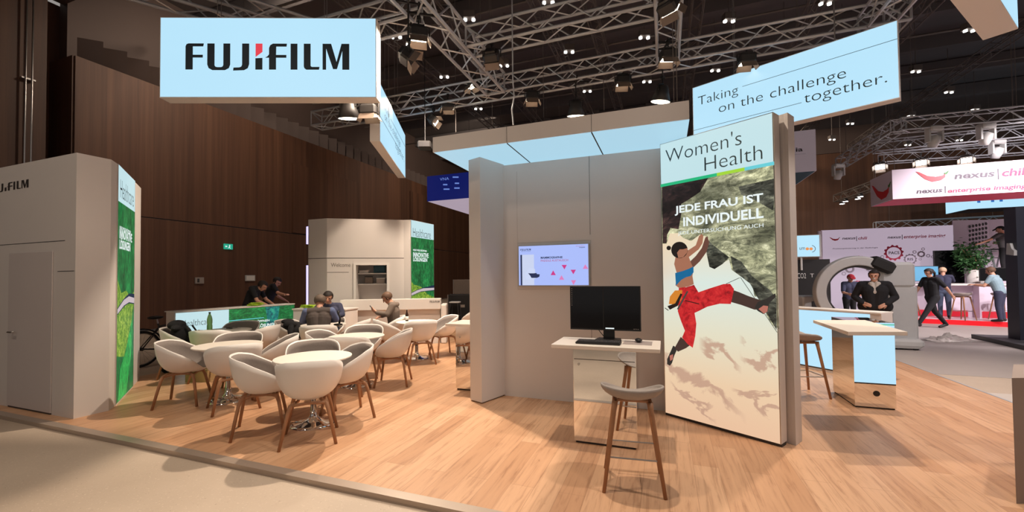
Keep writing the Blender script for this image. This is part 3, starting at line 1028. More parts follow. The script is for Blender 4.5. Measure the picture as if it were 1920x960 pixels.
dl = thing('ceiling_downlight', 'twin ceiling downlight with two small bright spots', 'lamp', (0, 0, -50), 0, 'twin ceiling downlights')
part(MB().box((0, 0, 0.1), (0.34, 0.22, 0.2)).tube([(0, 0, 0.2), (0, 0, 2.0)], 0.012, 5), 'housing', M['alu_dark'], dl)
for sx in (-1, 1):
    part(MB().lathe([(0.0, 0.0), (0.055, 0.0), (0.055, -0.05), (0.0, -0.055)], (sx * 0.125, 0, -0.01), 14), 'lamp', M['downlight'], dl)
first = True
for px, py in [(743, 68), (833, 143), (880, 35), (945, 122), (897, 203), (939, 241), (1025, 230), (1067, 96), (1028, 3), (1208, 69), (1213, 152), (1216, 203), (1116, 216), (1101, 170),
               (1367, 38), (1547, 5), (1341, 131), (1817, 56), (1779, 172), (1828, 205), (1708, 217), (1594, 231), (1717, 133), (1560, 261), (1799, 262), (1702, 271), (1617, 314), (1543, 320)]:
    p = flr(px, py, 9.5)
    if first:
        dl.location, first = p, False
        dl.rotation_euler = (0, 0, 0.35)
    else:
        dup(dl, p, 0.35, dl['label'], 'twin ceiling downlights')


# ------------------------------------------------------------------ the stand: walls, canopy, lightboxes
WH = 3.12
def wordmark(fr, s0, t0, s1, t1, mat, parent, off=0.003, red=True):
    """Heavy sans wordmark: F U J I F I L M with the first I split by a slanted wedge."""
    K = lambda x, y: (s0 + (x - 187) / 841 * (s1 - s0), t0 + (357 - y) / 131 * (t1 - t0))
    P = []
    P.append([(187, 357), (187, 240), (192, 230), (202, 226), (280, 226), (277, 241), (224, 241), (224, 283), (275, 283), (275, 297), (224, 297), (224, 357)])
    P.append([(298, 226), (335, 226), (335, 336), (340, 343), (350, 345), (368, 345), (376, 342), (380, 334), (380, 226), (415, 226), (415, 332), (408, 350), (388, 360), (324, 360), (305, 350), (298, 332)])
    P.append([(476, 226), (512, 226), (512, 330), (505, 350), (486, 360), (430, 362), (432, 347), (462, 346), (472, 342), (476, 332)])
    P.append([(544, 300), (580, 298), (580, 357), (544, 357)])
    P.append([(594, 297), (606, 290), (614, 280), (614, 248), (620, 234), (634, 226), (706, 226), (704, 241), (651, 241), (650, 283), (703, 283), (703, 297), (650, 297), (650, 357), (614, 357), (614, 297)])
    P.append([(725, 226), (760, 226), (760, 357), (725, 357)])
    P.append([(793, 226), (828, 226), (828, 338), (834, 343), (874, 343), (871, 357), (806, 357), (796, 350), (793, 340)])
    P.append([(890, 357), (890, 226), (934, 226), (962, 318), (988, 226), (1028, 226), (1028, 357), (992, 357), (992, 262), (964, 354), (944, 354), (908, 250), (908, 357)])
    flats(fr, [[K(*q) for q in p] for p in P], 'lettering', mat, parent, off)
    if red:
        flats(fr, [[K(*q) for q in [(545, 226), (580, 226), (580, 268), (545, 293)]]], 'logo_wedge', M['redlogo'], parent, off)


# partition wall with the post
pw = thing('partition_wall', 'white partition wall carrying the flat television', 'wall', (-1.0, 5.3, 0))
part(MB().prism([(-2.06, 5.24), (0.02, 5.24), (0.02, 5.40), (-2.06, 5.40)], 0, WH), 'wall_panel', M['panel'], pw, True)
part(MB().prism([(-2.40, 4.88), (-2.20, 4.80), (-2.055, 5.24), (-2.055, 5.42), (-2.40, 5.42)], 0.012, WH + 0.02), 'end_post', M['panel'], pw, True, bevel=0.006)
part(MB().prism([(-2.38, 4.91), (-2.21, 4.84), (-2.07, 5.24), (-2.38, 5.40)], 0, 0.014), 'post_foot', M['seam'], pw, True)
WF = Face((-2.06, 5.24, 0), (0.02, 5.24, 0), 0)
s1106, s969, s1107 = WF.st(1106, 400)[0], WF.st(969, 380)[0], WF.st(1107, 380)[0]
tvp = [WF.st(974, 462), WF.st(1104.5, 534.5)]
tvs0, tvt1, tvs1, tvt0 = tvp[0][0], WF.st(1050, 459.5)[1], tvp[1][0], tvp[1][1]
flats(WF, [rect(s1106 - 0.002, tvt1 + 0.12, s1106 + 0.002, WH), rect(s1106 - 0.002, 0, s1106 + 0.002, tvt0 - 0.07)], 'panel_seam', M['seam'], pw, 0.0005, 0.001)
fr_ = [rect(tvs0 - 0.03, tvt1 + 0.045, tvs1 + 0.03, tvt1 + 0.05), rect(tvs0 - 0.03, tvt0 - 0.055, tvs1 + 0.03, tvt0 - 0.05), rect(tvs0 - 0.03, tvt0 - 0.055, tvs0 - 0.026, WH - 0.1), rect(tvs1 + 0.026, tvt0 - 0.055, tvs1 + 0.03, tvt1 + 0.05)]
flats(WF, fr_, 'recess_frame', pm('panel_shadow_line', srgb(188, 178, 170), 0.6), pw, 0.0005, 0.001)

tv = thing('television', 'flat television showing a lilac slide with pink triangles', 'television', WF.at((tvs0 + tvs1) / 2, tvt0, 0.02))
part(MB().add([WF.at(s, t, n) for s in (tvs0 - 0.012, tvs1 + 0.012) for t in (tvt0 - 0.012, tvt1 + 0.012) for n in (0.002, 0.03)], [(0, 1, 3, 2), (4, 6, 7, 5), (0, 4, 5, 1), (2, 3, 7, 6), (0, 2, 6, 4), (1, 5, 7, 3)]), 'bezel', M['steel'], tv, True)
TF = Face(WF.at(tvs0, 0, 0.03), WF.at(tvs1, 0, 0.03), tvt0)
tw, thh = tvs1 - tvs0, tvt1 - tvt0
flats(TF, [rect(0, 0, tw, thh)], 'screen', M['tv'], tv, 0, 0.002)
T = lambda x, y: ((x - 130) / 1115 * tw, (1 - (y - 190) / 635) * thh)
flats(TF, [[T(185, 330), T(385, 330), T(385, 822), T(185, 822)], [T(235, 640), T(290, 560), T(300, 540), T(400, 560), T(410, 720), T(260, 735), T(232, 690)]], 'slide_shape', M['tv_pale'], tv, 0.0025, 0.0005)
flats(TF, [[T(158, 330), T(186, 330), T(186, 824), T(158, 824)], [T(285, 630), T(330, 632), T(380, 632), T(425, 628), T(430, 645), T(478, 650), T(470, 690), T(430, 706), T(340, 706), T(320, 670)]], 'slide_shape', M['tv_dark'], tv, 0.0035, 0.0005)
flats(TF, [[T(655, 665), T(738, 665), T(696, 590)], [T(832, 507), T(914, 507), T(876, 578)], [T(972, 585), T(1054, 585), T(1014, 656)]], 'slide_triangle', M['tv_pink'], tv, 0.003, 0.0005)
flats(TF, [[T(788, 740), T(870, 740), T(828, 668)], [T(976, 748), T(1054, 748), T(1014, 822)], [T(1160, 574), T(1243, 574), T(1198, 505)]], 'slide_triangle', M['tv_rose'], tv, 0.003, 0.0005)
b0, b1 = T(158, 262), T(335, 232)
wordmark(TF, b0[0], b0[1], b1[0], b1[1], M['tv_dark'], tv, 0.003, False)
b0, b1 = T(170, 280), T(330, 268)
text(TF, 'Value from Innovation', b0[0], b0[1], b1[0], b1[1], M['tv_dark'], tv)
b0, b1 = T(497, 402), T(848, 368)
text(TF, 'MAMMOGRAPHIE', b0[0], b0[1], b1[0], b1[1], M['tv_dark'], tv, bold=0.03)
b0, b1 = T(497, 450), T(935, 416)
text(TF, 'PADDLE AUSTAUSCH', b0[0], b0[1], b1[0], b1[1], M['tv_text'], tv)
b0, b1 = T(1110, 248), T(1198, 232)
text(TF, 'Health', b0[0], b0[1], b1[0], b1[1], M['tv_dark'], tv, bold=0.02)
b0, b1 = T(1055, 226), T(1190, 212)
text(TF, "Women's", b0[0], b0[1], b1[0], b1[1], M['tv_text'], tv)

# canopy
cx0, cx1, cy0, cy1, cz0, cz1 = -2.67, 0.25, 4.44, 6.3, WH + 0.03, WH + 0.215
cn = thing('light_canopy', 'flat white canopy with glowing underside above the partition wall', 'canopy', (-1.2, 5.4, cz0))
part(MB().prism([(cx0, cy0), (cx1, cy0), (cx1, cy1), (cx0, cy1)], cz0, cz1), 'fascia', M['panel'], cn, True)
for i in range(3):
    xa = cx0 + 0.012 + i * 0.9733
    part(MB().prism([(xa, cy0 + 0.014), (xa + 0.962, cy0 + 0.014), (xa + 0.962, cy1 - 0.014), (xa, cy1 - 0.014)], cz0 - 0.006, cz0 + 0.001), 'light_panel', M['glow_under'], cn, True)
for x in (cx0 + 0.980, cx0 + 1.953):
    part(MB().box((x - 0.0005, (cy0 + cy1) / 2, cz0 - 0.004), (0.014, cy1 - cy0 - 0.03, 0.008)), 'panel_gap', M['seam'], cn, True)
    flats(Face((cx0, cy0, 0), (cx1, cy0, 0), cz0), [rect(x - cx0 - 0.002, 0, x - cx0 + 0.002, cz1 - cz0)], 'panel_seam', M['seam'], cn, 0.0005, 0.001)

# climbing lightbox and the slim wall behind it
wA, wB = Vector((-0.03, 5.09, 0)), Vector((0.975, 4.47, 0))
LF = Face(wA, wB, 0.0)
lb = thing('lightbox_banner', 'tall lit banner of a climber in red trousers under a rock', 'lightbox', (wA + wB) / 2)
nb = -LF.N
part(MB().prism([p[:2] for p in (wA + nb * 0.004, wB + nb * 0.004, wB + nb * 0.135, wA + nb * 0.135)], 0.03, WH), 'frame', M['steel'] if False else M['panel'], lb, True)
part(MB().prism([p[:2] for p in (wA + nb * 0.01, wB + nb * 0.01, wB + nb * 0.12, wA + nb * 0.12)], 0.0, 0.03), 'plinth', M['seam'], lb, True)
W_ = LF.w
printed(LF, 0, 0.03, W_, WH, 'backlit_print', M['skyprint'], lb)
flats(LF, [rect(0, 0.028, 0.008, WH), rect(W_ - 0.008, 0.028, W_, WH), rect(0, WH - 0.008, W_, WH)], 'edge_profile', M['steel'], lb, 0.001, 0.004)
zb0 = (LF.st(1240, 348)[1] + LF.st(1450, 308)[1]) / 2
flats(LF, [rect(0.008, zb0, W_ - 0.008, WH - 0.008)], 'header_panel', M['glow_soft'], lb, 0.0085, 0.001)
flats(LF, [rect(0.0, zb0 - 0.015, W_ * 0.55, zb0 + 0.018)], 'header_stripe', M['greenband'], lb, 0.010, 0.001)
flats(LF, [rect(W_ * 0.55, zb0 - 0.015, W_ * 0.78, zb0 + 0.018)], 'header_stripe', M['limeband'], lb, 0.010, 0.001)
flats(LF, [rect(W_ * 0.78, zb0 - 0.015, W_, zb0 + 0.018)], 'header_stripe', M['skyband'], lb, 0.010, 0.001)
c = lambda px, py: LF.st(px, py)
A6 = lambda pts: [(1230 + x / 4, 320 + y / 4) for x, y in pts]
A7 = lambda pts: [(1230 + x / 3, 520 + y / 3) for x, y in pts]
flat(LF, [(1240.5, 349), (1451, 309.5), (1461, 617), (1449, 610), (1443, 601), (1437, 590), (1432, 556), (1415, 556), (1412, 541), (1404, 528), (1390, 519), (1372, 506), (1367, 486), (1355, 494), (1340, 504), (1330, 500), (1325, 470), (1326, 444), (1312, 440), (1296, 452), (1281, 446), (1272, 437), (1256, 438), (1250, 457), (1242.5, 457)], 'print_rock', M['rock'], lb, 0.001, 0.001, px=True)
flat(LF, A6([(45, 118), (400, 42), (330, 160), (250, 215), (190, 250), (190, 330), (170, 440), (110, 430), (85, 480), (80, 545), (52, 545)]), 'print_shadow_rock', M['rock_dark'], lb, 0.0022, 0.001, px=True)
flat(LF, A6([(385, 510), (430, 560), (550, 650), (500, 700), (440, 738), (402, 722), (380, 620)]), 'print_overhang', M['rock_grey'], lb, 0.0022, 0.001, px=True)
flat(LF, A6([(560, 640), (640, 680), (720, 790), (860, 900), (905, 960), (905, 1195), (820, 1050), (750, 930), (710, 850), (640, 795), (580, 750)]), 'print_overhang', M['rock_grey'], lb, 0.0022, 0.001, px=True)
flat(LF, A6([(620, 120), (885, 60), (890, 200), (880, 300), (760, 230), (640, 180)]), 'print_overhang', M['rock_grey'], lb, 0.0022, 0.001, px=True)
for _ln in (((395, 37), (472, 2)), ((476, 0), (556, 118)), ((612, 205), (683, 310))):
    flat(LF, A7(line(*_ln, 3)), 'print_rope', M['p_line'], lb, 0.004, 0.0006, px=True)
flat(LF, A6([(248, 690), (300, 640), (345, 580), (372, 500), (388, 492), (400, 540), (380, 610), (330, 680), (275, 732)]), 'print_arm', M['p_skin_dark'], lb, 0.0034, 0.0008, px=True)
flat(LF, A6([(150, 640), (200, 598), (245, 596), (300, 560), (325, 490), (345, 474), (357, 490), (350, 545), (322, 590), (248, 648), (268, 700), (284, 735), (275, 790), (285, 852), (240, 870), (175, 880), (148, 860), (158, 770), (138, 700)]), 'print_torso', M['p_skin'], lb, 0.0044, 0.0008, px=True)
flat(LF, A6([(146, 768), (205, 752), (250, 735), (283, 718), (284, 762), (262, 790), (225, 800), (190, 820), (152, 862)]), 'print_top', M['p_blue'], lb, 0.0054, 0.0008, px=True)
flat(LF, A6(disc((178, 595), 62, 20)), 'print_hair', M['p_hair'], lb, 0.0054, 0.0008, px=True)
flat(LF, A6([(205, 590), (240, 580), (236, 615), (205, 650), (170, 655), (160, 615), (180, 590)]), 'print_face', M['p_skin'], lb, 0.0064, 0.0006, px=True)
flat(LF, A6(disc((98, 580), 17, 14)), 'print_hair_bun', M['p_hair'], lb, 0.0054, 0.0008, px=True)
flat(LF, A7([(425, 68), (470, 84), (520, 105), (600, 132), (596, 180), (555, 182), (480, 155), (420, 138)]), 'print_leg', M['p_leg'], lb, 0.0034, 0.0008, px=True)
flat(LF, A7([(140, 335), (195, 380), (170, 398), (125, 418), (105, 398)]), 'print_leg', M['p_leg'], lb, 0.0034, 0.0008, px=True)
flat(LF, A7([(130, 48), (170, 56), (215, 42), (240, 84), (310, 60), (380, 38), (418, 36), (440, 66), (422, 150), (360, 148), (290, 165), (240, 190), (218, 200), (228, 260), (222, 330), (208, 396), (180, 376), (148, 338), (164, 300), (140, 240), (124, 190), (128, 120)]), 'print_trousers', M['p_red'], lb, 0.0044, 0.0008, px=True)
flat(LF, A7([(80, 108), (108, 74), (150, 72), (142, 130), (100, 152), (74, 150)]), 'print_pouch', M['p_orange'], lb, 0.0056, 0.0008, px=True)
flats(LF, [A7([(66, 162), (110, 146), (140, 90), (150, 95), (124, 160), (80, 182)]), A7(line((165, 130), (245, 150), 5)), A7(line((52, 172), (72, 186), 4))], 'print_harness', M['p_hair'], lb, 0.0066, 0.0008, px=True)
flats(LF, [A7(line((180, 78), (124, 180), 9))], 'print_quickdraw', M['p_line'], lb, 0.0076, 0.0008, px=True)
flat(LF, A7([(556, 170), (575, 138), (625, 118), (672, 90), (676, 108), (636, 148), (630, 192), (606, 207), (575, 190)]), 'print_shoe', M['p_shoe'], lb, 0.0044, 0.0008, px=True)
flat(LF, A7([(578, 178), (606, 158), (632, 162), (628, 192), (608, 204)]), 'print_shoe_panel', M['p_pink'], lb, 0.0056, 0.0008, px=True)
flat(LF, A7([(98, 384), (106, 388), (117, 412), (104, 440), (92, 480), (80, 497), (64, 488), (64, 460), (82, 420)]), 'print_shoe', M['p_shoe'], lb, 0.0044, 0.0008, px=True)
flat(LF, A7([(78, 440), (98, 432), (96, 460), (82, 470)]), 'print_shoe_panel', M['p_pink'], lb, 0.0056, 0.0008, px=True)
text_px(LF, "Women's", 1249, 1391, (277, 247), (303, 275), M['inkthin'], lb, off=0.011, bold=-0.012)
text_px(LF, 'Health', 1322, 1430, (293, 273), (320, 300), M['inkthin'], lb, off=0.011, bold=-0.012)
text_px(LF, 'JEDE FRAU IST', 1266, 1431.5, (385, 364), (404, 384), M['letter_glow'], lb, off=0.009, bold=0.025)
text_px(LF, 'INDIVIDUELL', 1282, 1432, (407, 390), (424, 410), M['letter_glow'], lb, off=0.009, bold=0.025)
text_px(LF, 'JEDE UNTERSUCHUNG AUCH', 1272, 1432, (433, 420), (441, 430), M['letter_glow'], lb, off=0.009)
sw = thing('partition_wall', 'slim white partition standing behind the climber banner', 'wall', (0.9, 4.9, 0))
part(MB().prism([(1.085, 4.592), (1.112, 4.565), (1.20, 4.712), (0.13, 5.40), (0.03, 5.40), (0.03, 5.255)], 0, WH + 0.01), 'wall_panel', M['panel'], sw, True)

# corner cabin at the left with door and forest lightbox
ct = thing('storage_cabin', 'white storage cabin with a door at the left corner', 'cabin', (-7.4, 3.4, 0))
fA, fB = Vector((-6.64, 3.235, 0)), Vector((-7.545, 3.885, 0))
fdir = (fB - fA).normalized()
cpoly = [(-10.5, 2.78), (-6.49, 2.78), (-6.478, 3.10), (-6.62, 3.225), (fA.x, fA.y), (fB.x, fB.y), (-8.06, 4.25), (-10.5, 4.25)]
part(MB().prism(cpoly, 0, WH), 'cabin_body', M['panel'], ct, True)
CF = Face((-10.5, 2.78, 0), (-6.49, 2.78, 0), 0)
dr1 = CF.st(99, 600)[0]
dtop = CF.st(97, 471)[1]
d_ = part(MB().add([CF.at(s, t, n) for s in (dr1 - 1.02, dr1) for t in (0.02, dtop) for n in (0.001, 0.012)], [(0, 1, 3, 2), (4, 6, 7, 5), (0, 4, 5, 1), (2, 3, 7, 6), (0, 2, 6, 4), (1, 5, 7, 3)]), 'door', pm('cabin_door', srgb(200, 190, 186), 0.6, var=0.02, scale=2), ct, True, bevel=0.004)
hs, ht = CF.st(31, 622)
part(MB().tube([CF.at(hs - 0.05, ht, 0.012), CF.at(hs - 0.05, ht, 0.06), CF.at(hs + 0.06, ht, 0.06)], 0.011, 8), 'handle', M['steel'], d_, True)
flats(CF, [rect(dr1 - 1.0, 0.004, dr1, 0.018)], 'door_gap', M['seam'], ct, 0.001, 0.006)
q1, q2, q3, q4 = CF.st(30, 456), CF.st(122, 451), CF.st(108, 507), CF.st(139, 508)
flats(CF, [rect(q1[0] - 1.5, q2[1] - 0.004, q2[0], q2[1] + 0.004), rect(q3[0], q4[1] - 0.004, q4[0], q4[1] + 0.004)], 'panel_seam', M['seam'], ct, 0.0005, 0.001)
m1, m0 = CF.st(54, 336), CF.st(31, 355)
wordmark(CF, m1[0] - 1.02, m0[1], m1[0], m1[1], M['inkdark'], ct, 0.002, False)



def forest_banner(name, label, A, B, z0, z1, depth, loc, header_t, own=True):
    fr = Face(A, B, 0)
    t = thing(name, label, 'lightbox', loc)
    nbk = -fr.N
    A, B = Vector(A), Vector(B)
    part(MB().prism([p[:2] for p in (A, B, B + nbk * depth, A + nbk * depth)], z0, z1), 'frame', M['panel'], t, True)
    w = fr.w
    printed(fr, 0.01, z0 + 0.02, w - 0.01, z1 - 0.006, 'backlit_print', M['forest'], t, 0.002)
    flats(fr, [rect(0.006, header_t, w - 0.006, z1 - 0.006)], 'header_panel', M['glow_soft'], t, 0.003, 0.001)
    flats(fr, [rect(0, z0 + 0.02, 0.006, z1), rect(w - 0.006, z0 + 0.02, w, z1)], 'edge_profile', M['steel'], t, 0.001, 0.003)
    return fr, t


# tall forest lightbox set on the cabin
fo = 0.012
nL = Face(fA, fB, 0).N
FA, FB = fA + nL * fo, fB + nL * fo
hT = Face(FA, FB, 0).st(218, 374)[1]
ff, fb = forest_banner('lightbox_banner', 'tall lit forest banner on the storage cabin at far left', FA, FB, 0.0, WH, 0.011, (FA + FB) / 2, hT)
w = ff.w
t_ = lambda f: f * WH
flat(ff, [(0.01, t_(0.34)), (0.2, t_(0.39)), (w * 0.55, t_(0.40)), (w - 0.01, t_(0.40)), (w - 0.01, t_(0.46)), (w * 0.7, t_(0.44)), (w * 0.5, t_(0.47)), (w * 0.2, t_(0.46)), (0.01, t_(0.52))], 'print_treetops', M['lime_leaf'], fb, 0.004, 0.0006)
flat(ff, [(0.01, t_(0.20)), (w * 0.4, t_(0.18)), (w * 0.8, t_(0.30)), (w - 0.01, t_(0.41)), (w * 0.6, t_(0.42)), (0.01, t_(0.40))], 'print_treetops', M['lime_leaf'], fb, 0.004, 0.0006)
flat(ff, [(0.1, 0.03), (w * 0.55, 0.03), (w * 0.8, t_(0.16)), (w - 0.1, t_(0.34)), (w * 0.75, t_(0.30)), (w * 0.5, t_(0.2)), (w * 0.2, t_(0.14))], 'print_meadow', M['green_leaf'], fb, 0.0048, 0.0006)
flat(ff, [(0.01, t_(0.372)), (w * 0.35, t_(0.40)), (w * 0.65, t_(0.41)), (w - 0.01, t_(0.40)), (w - 0.01, t_(0.45)), (w * 0.65, t_(0.455)), (w * 0.35, t_(0.435)), (0.01, t_(0.40))], 'print_road_shadow', M['road_edge'], fb, 0.0055, 0.0006)
flat(ff, [(0.01, t_(0.376)), (w * 0.35, t_(0.405)), (w * 0.65, t_(0.415)), (w - 0.01, t_(0.405)), (w - 0.01, t_(0.43)), (w * 0.65, t_(0.442)), (w * 0.35, t_(0.43)), (0.01, t_(0.395))], 'print_road', M['road'], fb, 0.0062, 0.0006)
text(ff, 'Healthcare', w * 0.1, hT + 0.06, w * 0.9, hT + 0.30, M['inkthin'], fb, off=0.005, bold=-0.01)
a1, a2, a3 = ff.st(219, 427)[1], ff.st(219, 441)[1], ff.st(219, 458)[1]
text(ff, 'NEUE WEGE ERÖFFNEN', w * 0.08, a1, w * 0.72, a1 + 0.05, M['letter_glow'], fb, off=0.007, bold=0.02)
text(ff, 'INNOVATIVE', w * 0.08, a2 - 0.03, w * 0.8, a2 + 0.1, M['letter_glow'], fb, off=0.007, bold=0.03)
text(ff, 'LÖSUNGEN', w * 0.08, a3 - 0.05, w * 0.7, a3 + 0.1, M['letter_glow'], fb, off=0.007, bold=0.03)

# welcome cabin at the back
p0, p1, p2, p3, p4 = (flr(x, y_, WH) for x, y_ in ((578, 412), (613, 409.3), (757, 412.3), (769, 412), (812, 421)))
ctr = (p1 + p2) / 2
wk = thing('welcome_cabin', 'white welcome cabin with a kitchen hatch behind the white counter', 'cabin', (ctr.x, ctr.y, 0))
VF = Face(p1, p2, 0)
o0, o1 = VF.st(667.5, 540)[0], VF.st(725.5, 540)[0]
ot1, ot0 = VF.st(690, 497)[1], 0.95
e0, e1 = VF.at(o0, 0), VF.at(o1, 0)
bk = -VF.N * 0.7
back = [p4 + Vector((-1.2, 0.9, 0)), p0 + Vector((-0.4, 1.6, 0))]
part(MB().prism([q[:2] for q in (p0, p1, e0, e0 + bk, e1 + bk, e1, p2, p3, p4, *back)], 0, WH), 'cabin_body', M['panel'], wk, True)
part(MB().prism([q[:2] for q in (e0, e1, e1 + bk, e0 + bk)], ot1, WH - 0.002), 'lintel_panel', M['panel'], wk, True)
part(MB().prism([q[:2] for q in (e0, e1, e1 + bk, e0 + bk)], 0, ot0), 'sill_panel', M['panel'], wk, True)
flats(VF, [rect(o0 - 0.06, ot0, o0, ot1 + 0.06), rect(o1, ot0, o1 + 0.06, ot1 + 0.06), rect(o0, ot1, o1, ot1 + 0.06)], 'hatch_frame', M['white'], wk, 0.0, 0.03)
st = VF.st(680, 484)[1]
flats(VF, [rect(0, st - 0.008, VF.w, st + 0.008)], 'panel_seam', M['seam'], wk, 0.0005, 0.001)
V0 = Face(p0, p1, 0)
flats(V0, [rect(0, st - 0.008, V0.w, st + 0.008)], 'panel_seam', M['seam'], wk, 0.0005, 0.001)
l0, l1 = VF.st(613, 511), VF.st(654, 510.5)
flats(VF, [rect(0, l1[1] - 0.007, l1[0], l1[1] + 0.007)], 'lettering_line', M['inkwall'], wk, 0.001, 0.002)
a, b = VF.st(620.5, 500.5), VF.st(657, 493)
text(VF, 'Welcome', a[0], a[1], b[0], b[1], M['inkwall'], wk, off=0.004)
part(MB().prism([q[:2] for q in (p0, p0 + Vector((-0.10, 0.03, 0)), p0 + Vector((-0.12, 0.2, 0)), p0 + Vector((0, 0.2, 0)))], 0.3, 1.95), 'light_strip', M['violet'], wk, True)
part(MB().prism([q[:2] for q in (p0, p0 + Vector((-0.10, 0.03, 0)), p0 + Vector((-0.12, 0.2, 0)), p0 + Vector((0, 0.2, 0)))], 2.5, 2.95), 'light_strip', M['violet'], wk, True)
# hatch interior: shelves belong to the cabin, things on them are their own
KF = Face(e0 + bk, e1 + bk, 0)
sh1 = hit(690, 512, KF.O + KF.N * 0.35, KF.N).z
sh2 = hit(690, 532, KF.O + KF.N * 0.35, KF.N).z
for z in (sh1, sh2):
    part(MB().prism([q[:2] for q in (e0 + bk, e1 + bk, e1 + bk * 0.5, e0 + bk * 0.5)], z - 0.03, z), 'shelf', M['white'], wk, True)
def on_shelf(px, z, back_k=0.75):
    p = hit(px, 520, e0 + bk * back_k, KF.N)
    return Vector((p.x, p.y, z))
def small_box(name, label, cat, p, size, mat, rz=math.atan2(VF.R.y, VF.R.x), lid=None):
    p = p + Vector((0, 0, 0.002))
    t = thing(name, label, cat, p, rz)
    size = (size[0], min(size[1], 0.2), size[2])
    part(MB().rbox((0, 0, size[2] / 2), size, min(size) * 0.08), 'body', M[mat], t)
    part(MB().rbox((0, 0, size[2] + 0.01), (size[0] * 1.04, size[1] * 1.04, 0.02), 0.004), 'lid', M[lid or mat], t)
    return t
small_box('storage_crate', 'dark green crate on the top shelf of the kitchen hatch', 'crate', on_shelf(712, sh1), (0.3, 0.24, 0.2), 'teal', lid='stem')
small_box('coffee_machine', 'brown coffee machine on the middle shelf of the hatch', 'machine', on_shelf(692, sh2), (0.2, 0.2, 0.18), 'cloth_brown', lid='black')
small_box('storage_box', 'flat pale box on the middle shelf of the hatch', 'box', on_shelf(714, sh2), (0.22, 0.2, 0.13), 'grey_box', lid='white')
small_box('paper_tray', 'low white tray on the top shelf of the hatch', 'tray', on_shelf(683, sh1), (0.24, 0.2, 0.05), 'white')
# its forest lightbox
fw, wb = forest_banner('lightbox_banner', 'lit forest banner on the welcome cabin at the back', p3 + Face(p3, p4, 0).N * 0.02, p4 + Face(p3, p4, 0).N * 0.02, 0.0, WH, 0.018, ((p3.x + p4.x) / 2, (p3.y + p4.y) / 2, 0), Face(p3, p4, 0).st(790, 447)[1])

w2 = fw.w
h2 = Face(p3, p4, 0).st(790, 449)[1]
for nm, mt, f0, off in (('print_treetops', 'lime_leaf', ((0, 0.20), (1, 0.2), (1, 0.40), (0.7, 0.43), (0.4, 0.50), (0.1, 0.52), (0, 0.55)), 0.004),
                   ('print_road_shadow', 'road_edge', ((0, 0.425), (0.4, 0.455), (1, 0.46), (1, 0.51), (0.6, 0.495), (0.3, 0.48), (0, 0.455)), 0.0055),
                   ('print_road', 'road', ((0, 0.43), (0.4, 0.46), (1, 0.465), (1, 0.485), (0.5, 0.485), (0.25, 0.472), (0, 0.45)), 0.0062)):
    flat(fw, [(0.006 + u * (w2 - 0.012), v * WH - 0.2) for u, v in f0], nm, M[mt], wb, off, 0.0006)
text(fw, 'Healthcare', w2 * 0.08, h2 + 0.05, w2 * 0.85, h2 + 0.27, M['inkthin'], wb, off=0.005, bold=-0.01)
for body, y_, hh, k in (('NEUE WEGE ERÖFFNEN', 470.5, 0.06, 0.66), ('INNOVATIVE', 482, 0.13, 0.74), ('LÖSUNGEN', 490, 0.13, 0.68)):
    zz = Face(p3, p4, 0).st(775, y_)[1]
    text(fw, body, w2 * 0.08, zz, w2 * k, zz + hh, M['letter_glow'], wb, off=0.007, bold=0.03)

# welcome counter
cA, cB = flr(637, 563, 1.09), flr(826, 560, 1.09)
KC = Face(cA, cB, 0)
wc = thing('reception_counter', 'long white reception counter behind the man with the phone', 'counter', ((cA.x + cB.x) / 2, (cA.y + cB.y) / 2, 0))
nk = -KC.N
part(MB().prism([q[:2] for q in (cA, cB, cB + nk * 0.35, cA + nk * 0.35)], 0.84, 1.09), 'counter_top', M['white'], wc, True, bevel=0.006)
part(MB().prism([q[:2] for q in (cA + nk * 0.10, cB + nk * 0.10 - KC.R * 0.02, cB + nk * 0.6 - KC.R * 0.02, cA + nk * 0.6)], 0.0, 0.84), 'front_panel', M['panel'], wc, True)
part(MB().prism([q[:2] for q in (cB + nk * 0.02, cB + nk * 0.02 + KC.R * 0.14, cB + nk * 0.6 + KC.R * 0.14, cB + nk * 0.6)], 0.0, 0.95), 'end_panel', M['white'], wc, True, bevel=0.03)
a, b = KC.st(806, 567.5), KC.st(824, 563.5)
wordmark(KC, a[0], a[1], b[0], b[1], M['inkdark'], wc, 0.003, False)

# forest counter by the timber wall
gA, gB = flr(327, 586, 1.0), flr(552, 570.5, 1.0)
GF = Face(gA, gB, 0)
gc = thing('display_counter', 'long lit counter with forest print before the timber wall', 'counter', (gA.x, gA.y, 0))
ng = -GF.N
part(MB().prism([q[:2] for q in (gA, gB, gB + ng * 0.3, gA + ng * 0.3)], 0.0, 1.0), 'counter_body', M['panel'], gc, True)
part(MB().prism([q[:2] for q in (gA - GF.R * 0.02 + GF.N * 0.02, gB + GF.N * 0.02, gB + ng * 0.32, gA + ng * 0.32 - GF.R * 0.02)], 1.0, 1.02), 'counter_top', M['white'], gc, True)
gw = GF.w
sg = GF.st(429, 590)[0]
flats(GF, [rect(0.02, 0.3, sg, 0.985)], 'header_panel', M['glow_soft'], gc, 0.002, 0.002)
printed(GF, sg, 0.3, gw, 0.985, 'backlit_print', M['forest'], gc, 0.003)
u_ = lambda f: sg + (gw - sg) * f
flat(GF, [(u_(0.45), 0.3), (u_(0.62), 0.3), (u_(0.72), 0.7), (u_(0.75), 0.985), (u_(0.52), 0.985), (u_(0.55), 0.7)], 'print_lake', M['aqua'], gc, 0.0035, 0.0006)
flat(GF, [(u_(0.0), 0.3), (gw, 0.3), (gw, 0.36), (u_(0), 0.36)], 'print_blue_strip', M['bluestrip'], gc, 0.0045, 0.0006)
flats(GF, [rect(sg, 0.742, u_(0.5), 0.757)], 'header_stripe', M['skyband'], gc, 0.005, 0.0006)
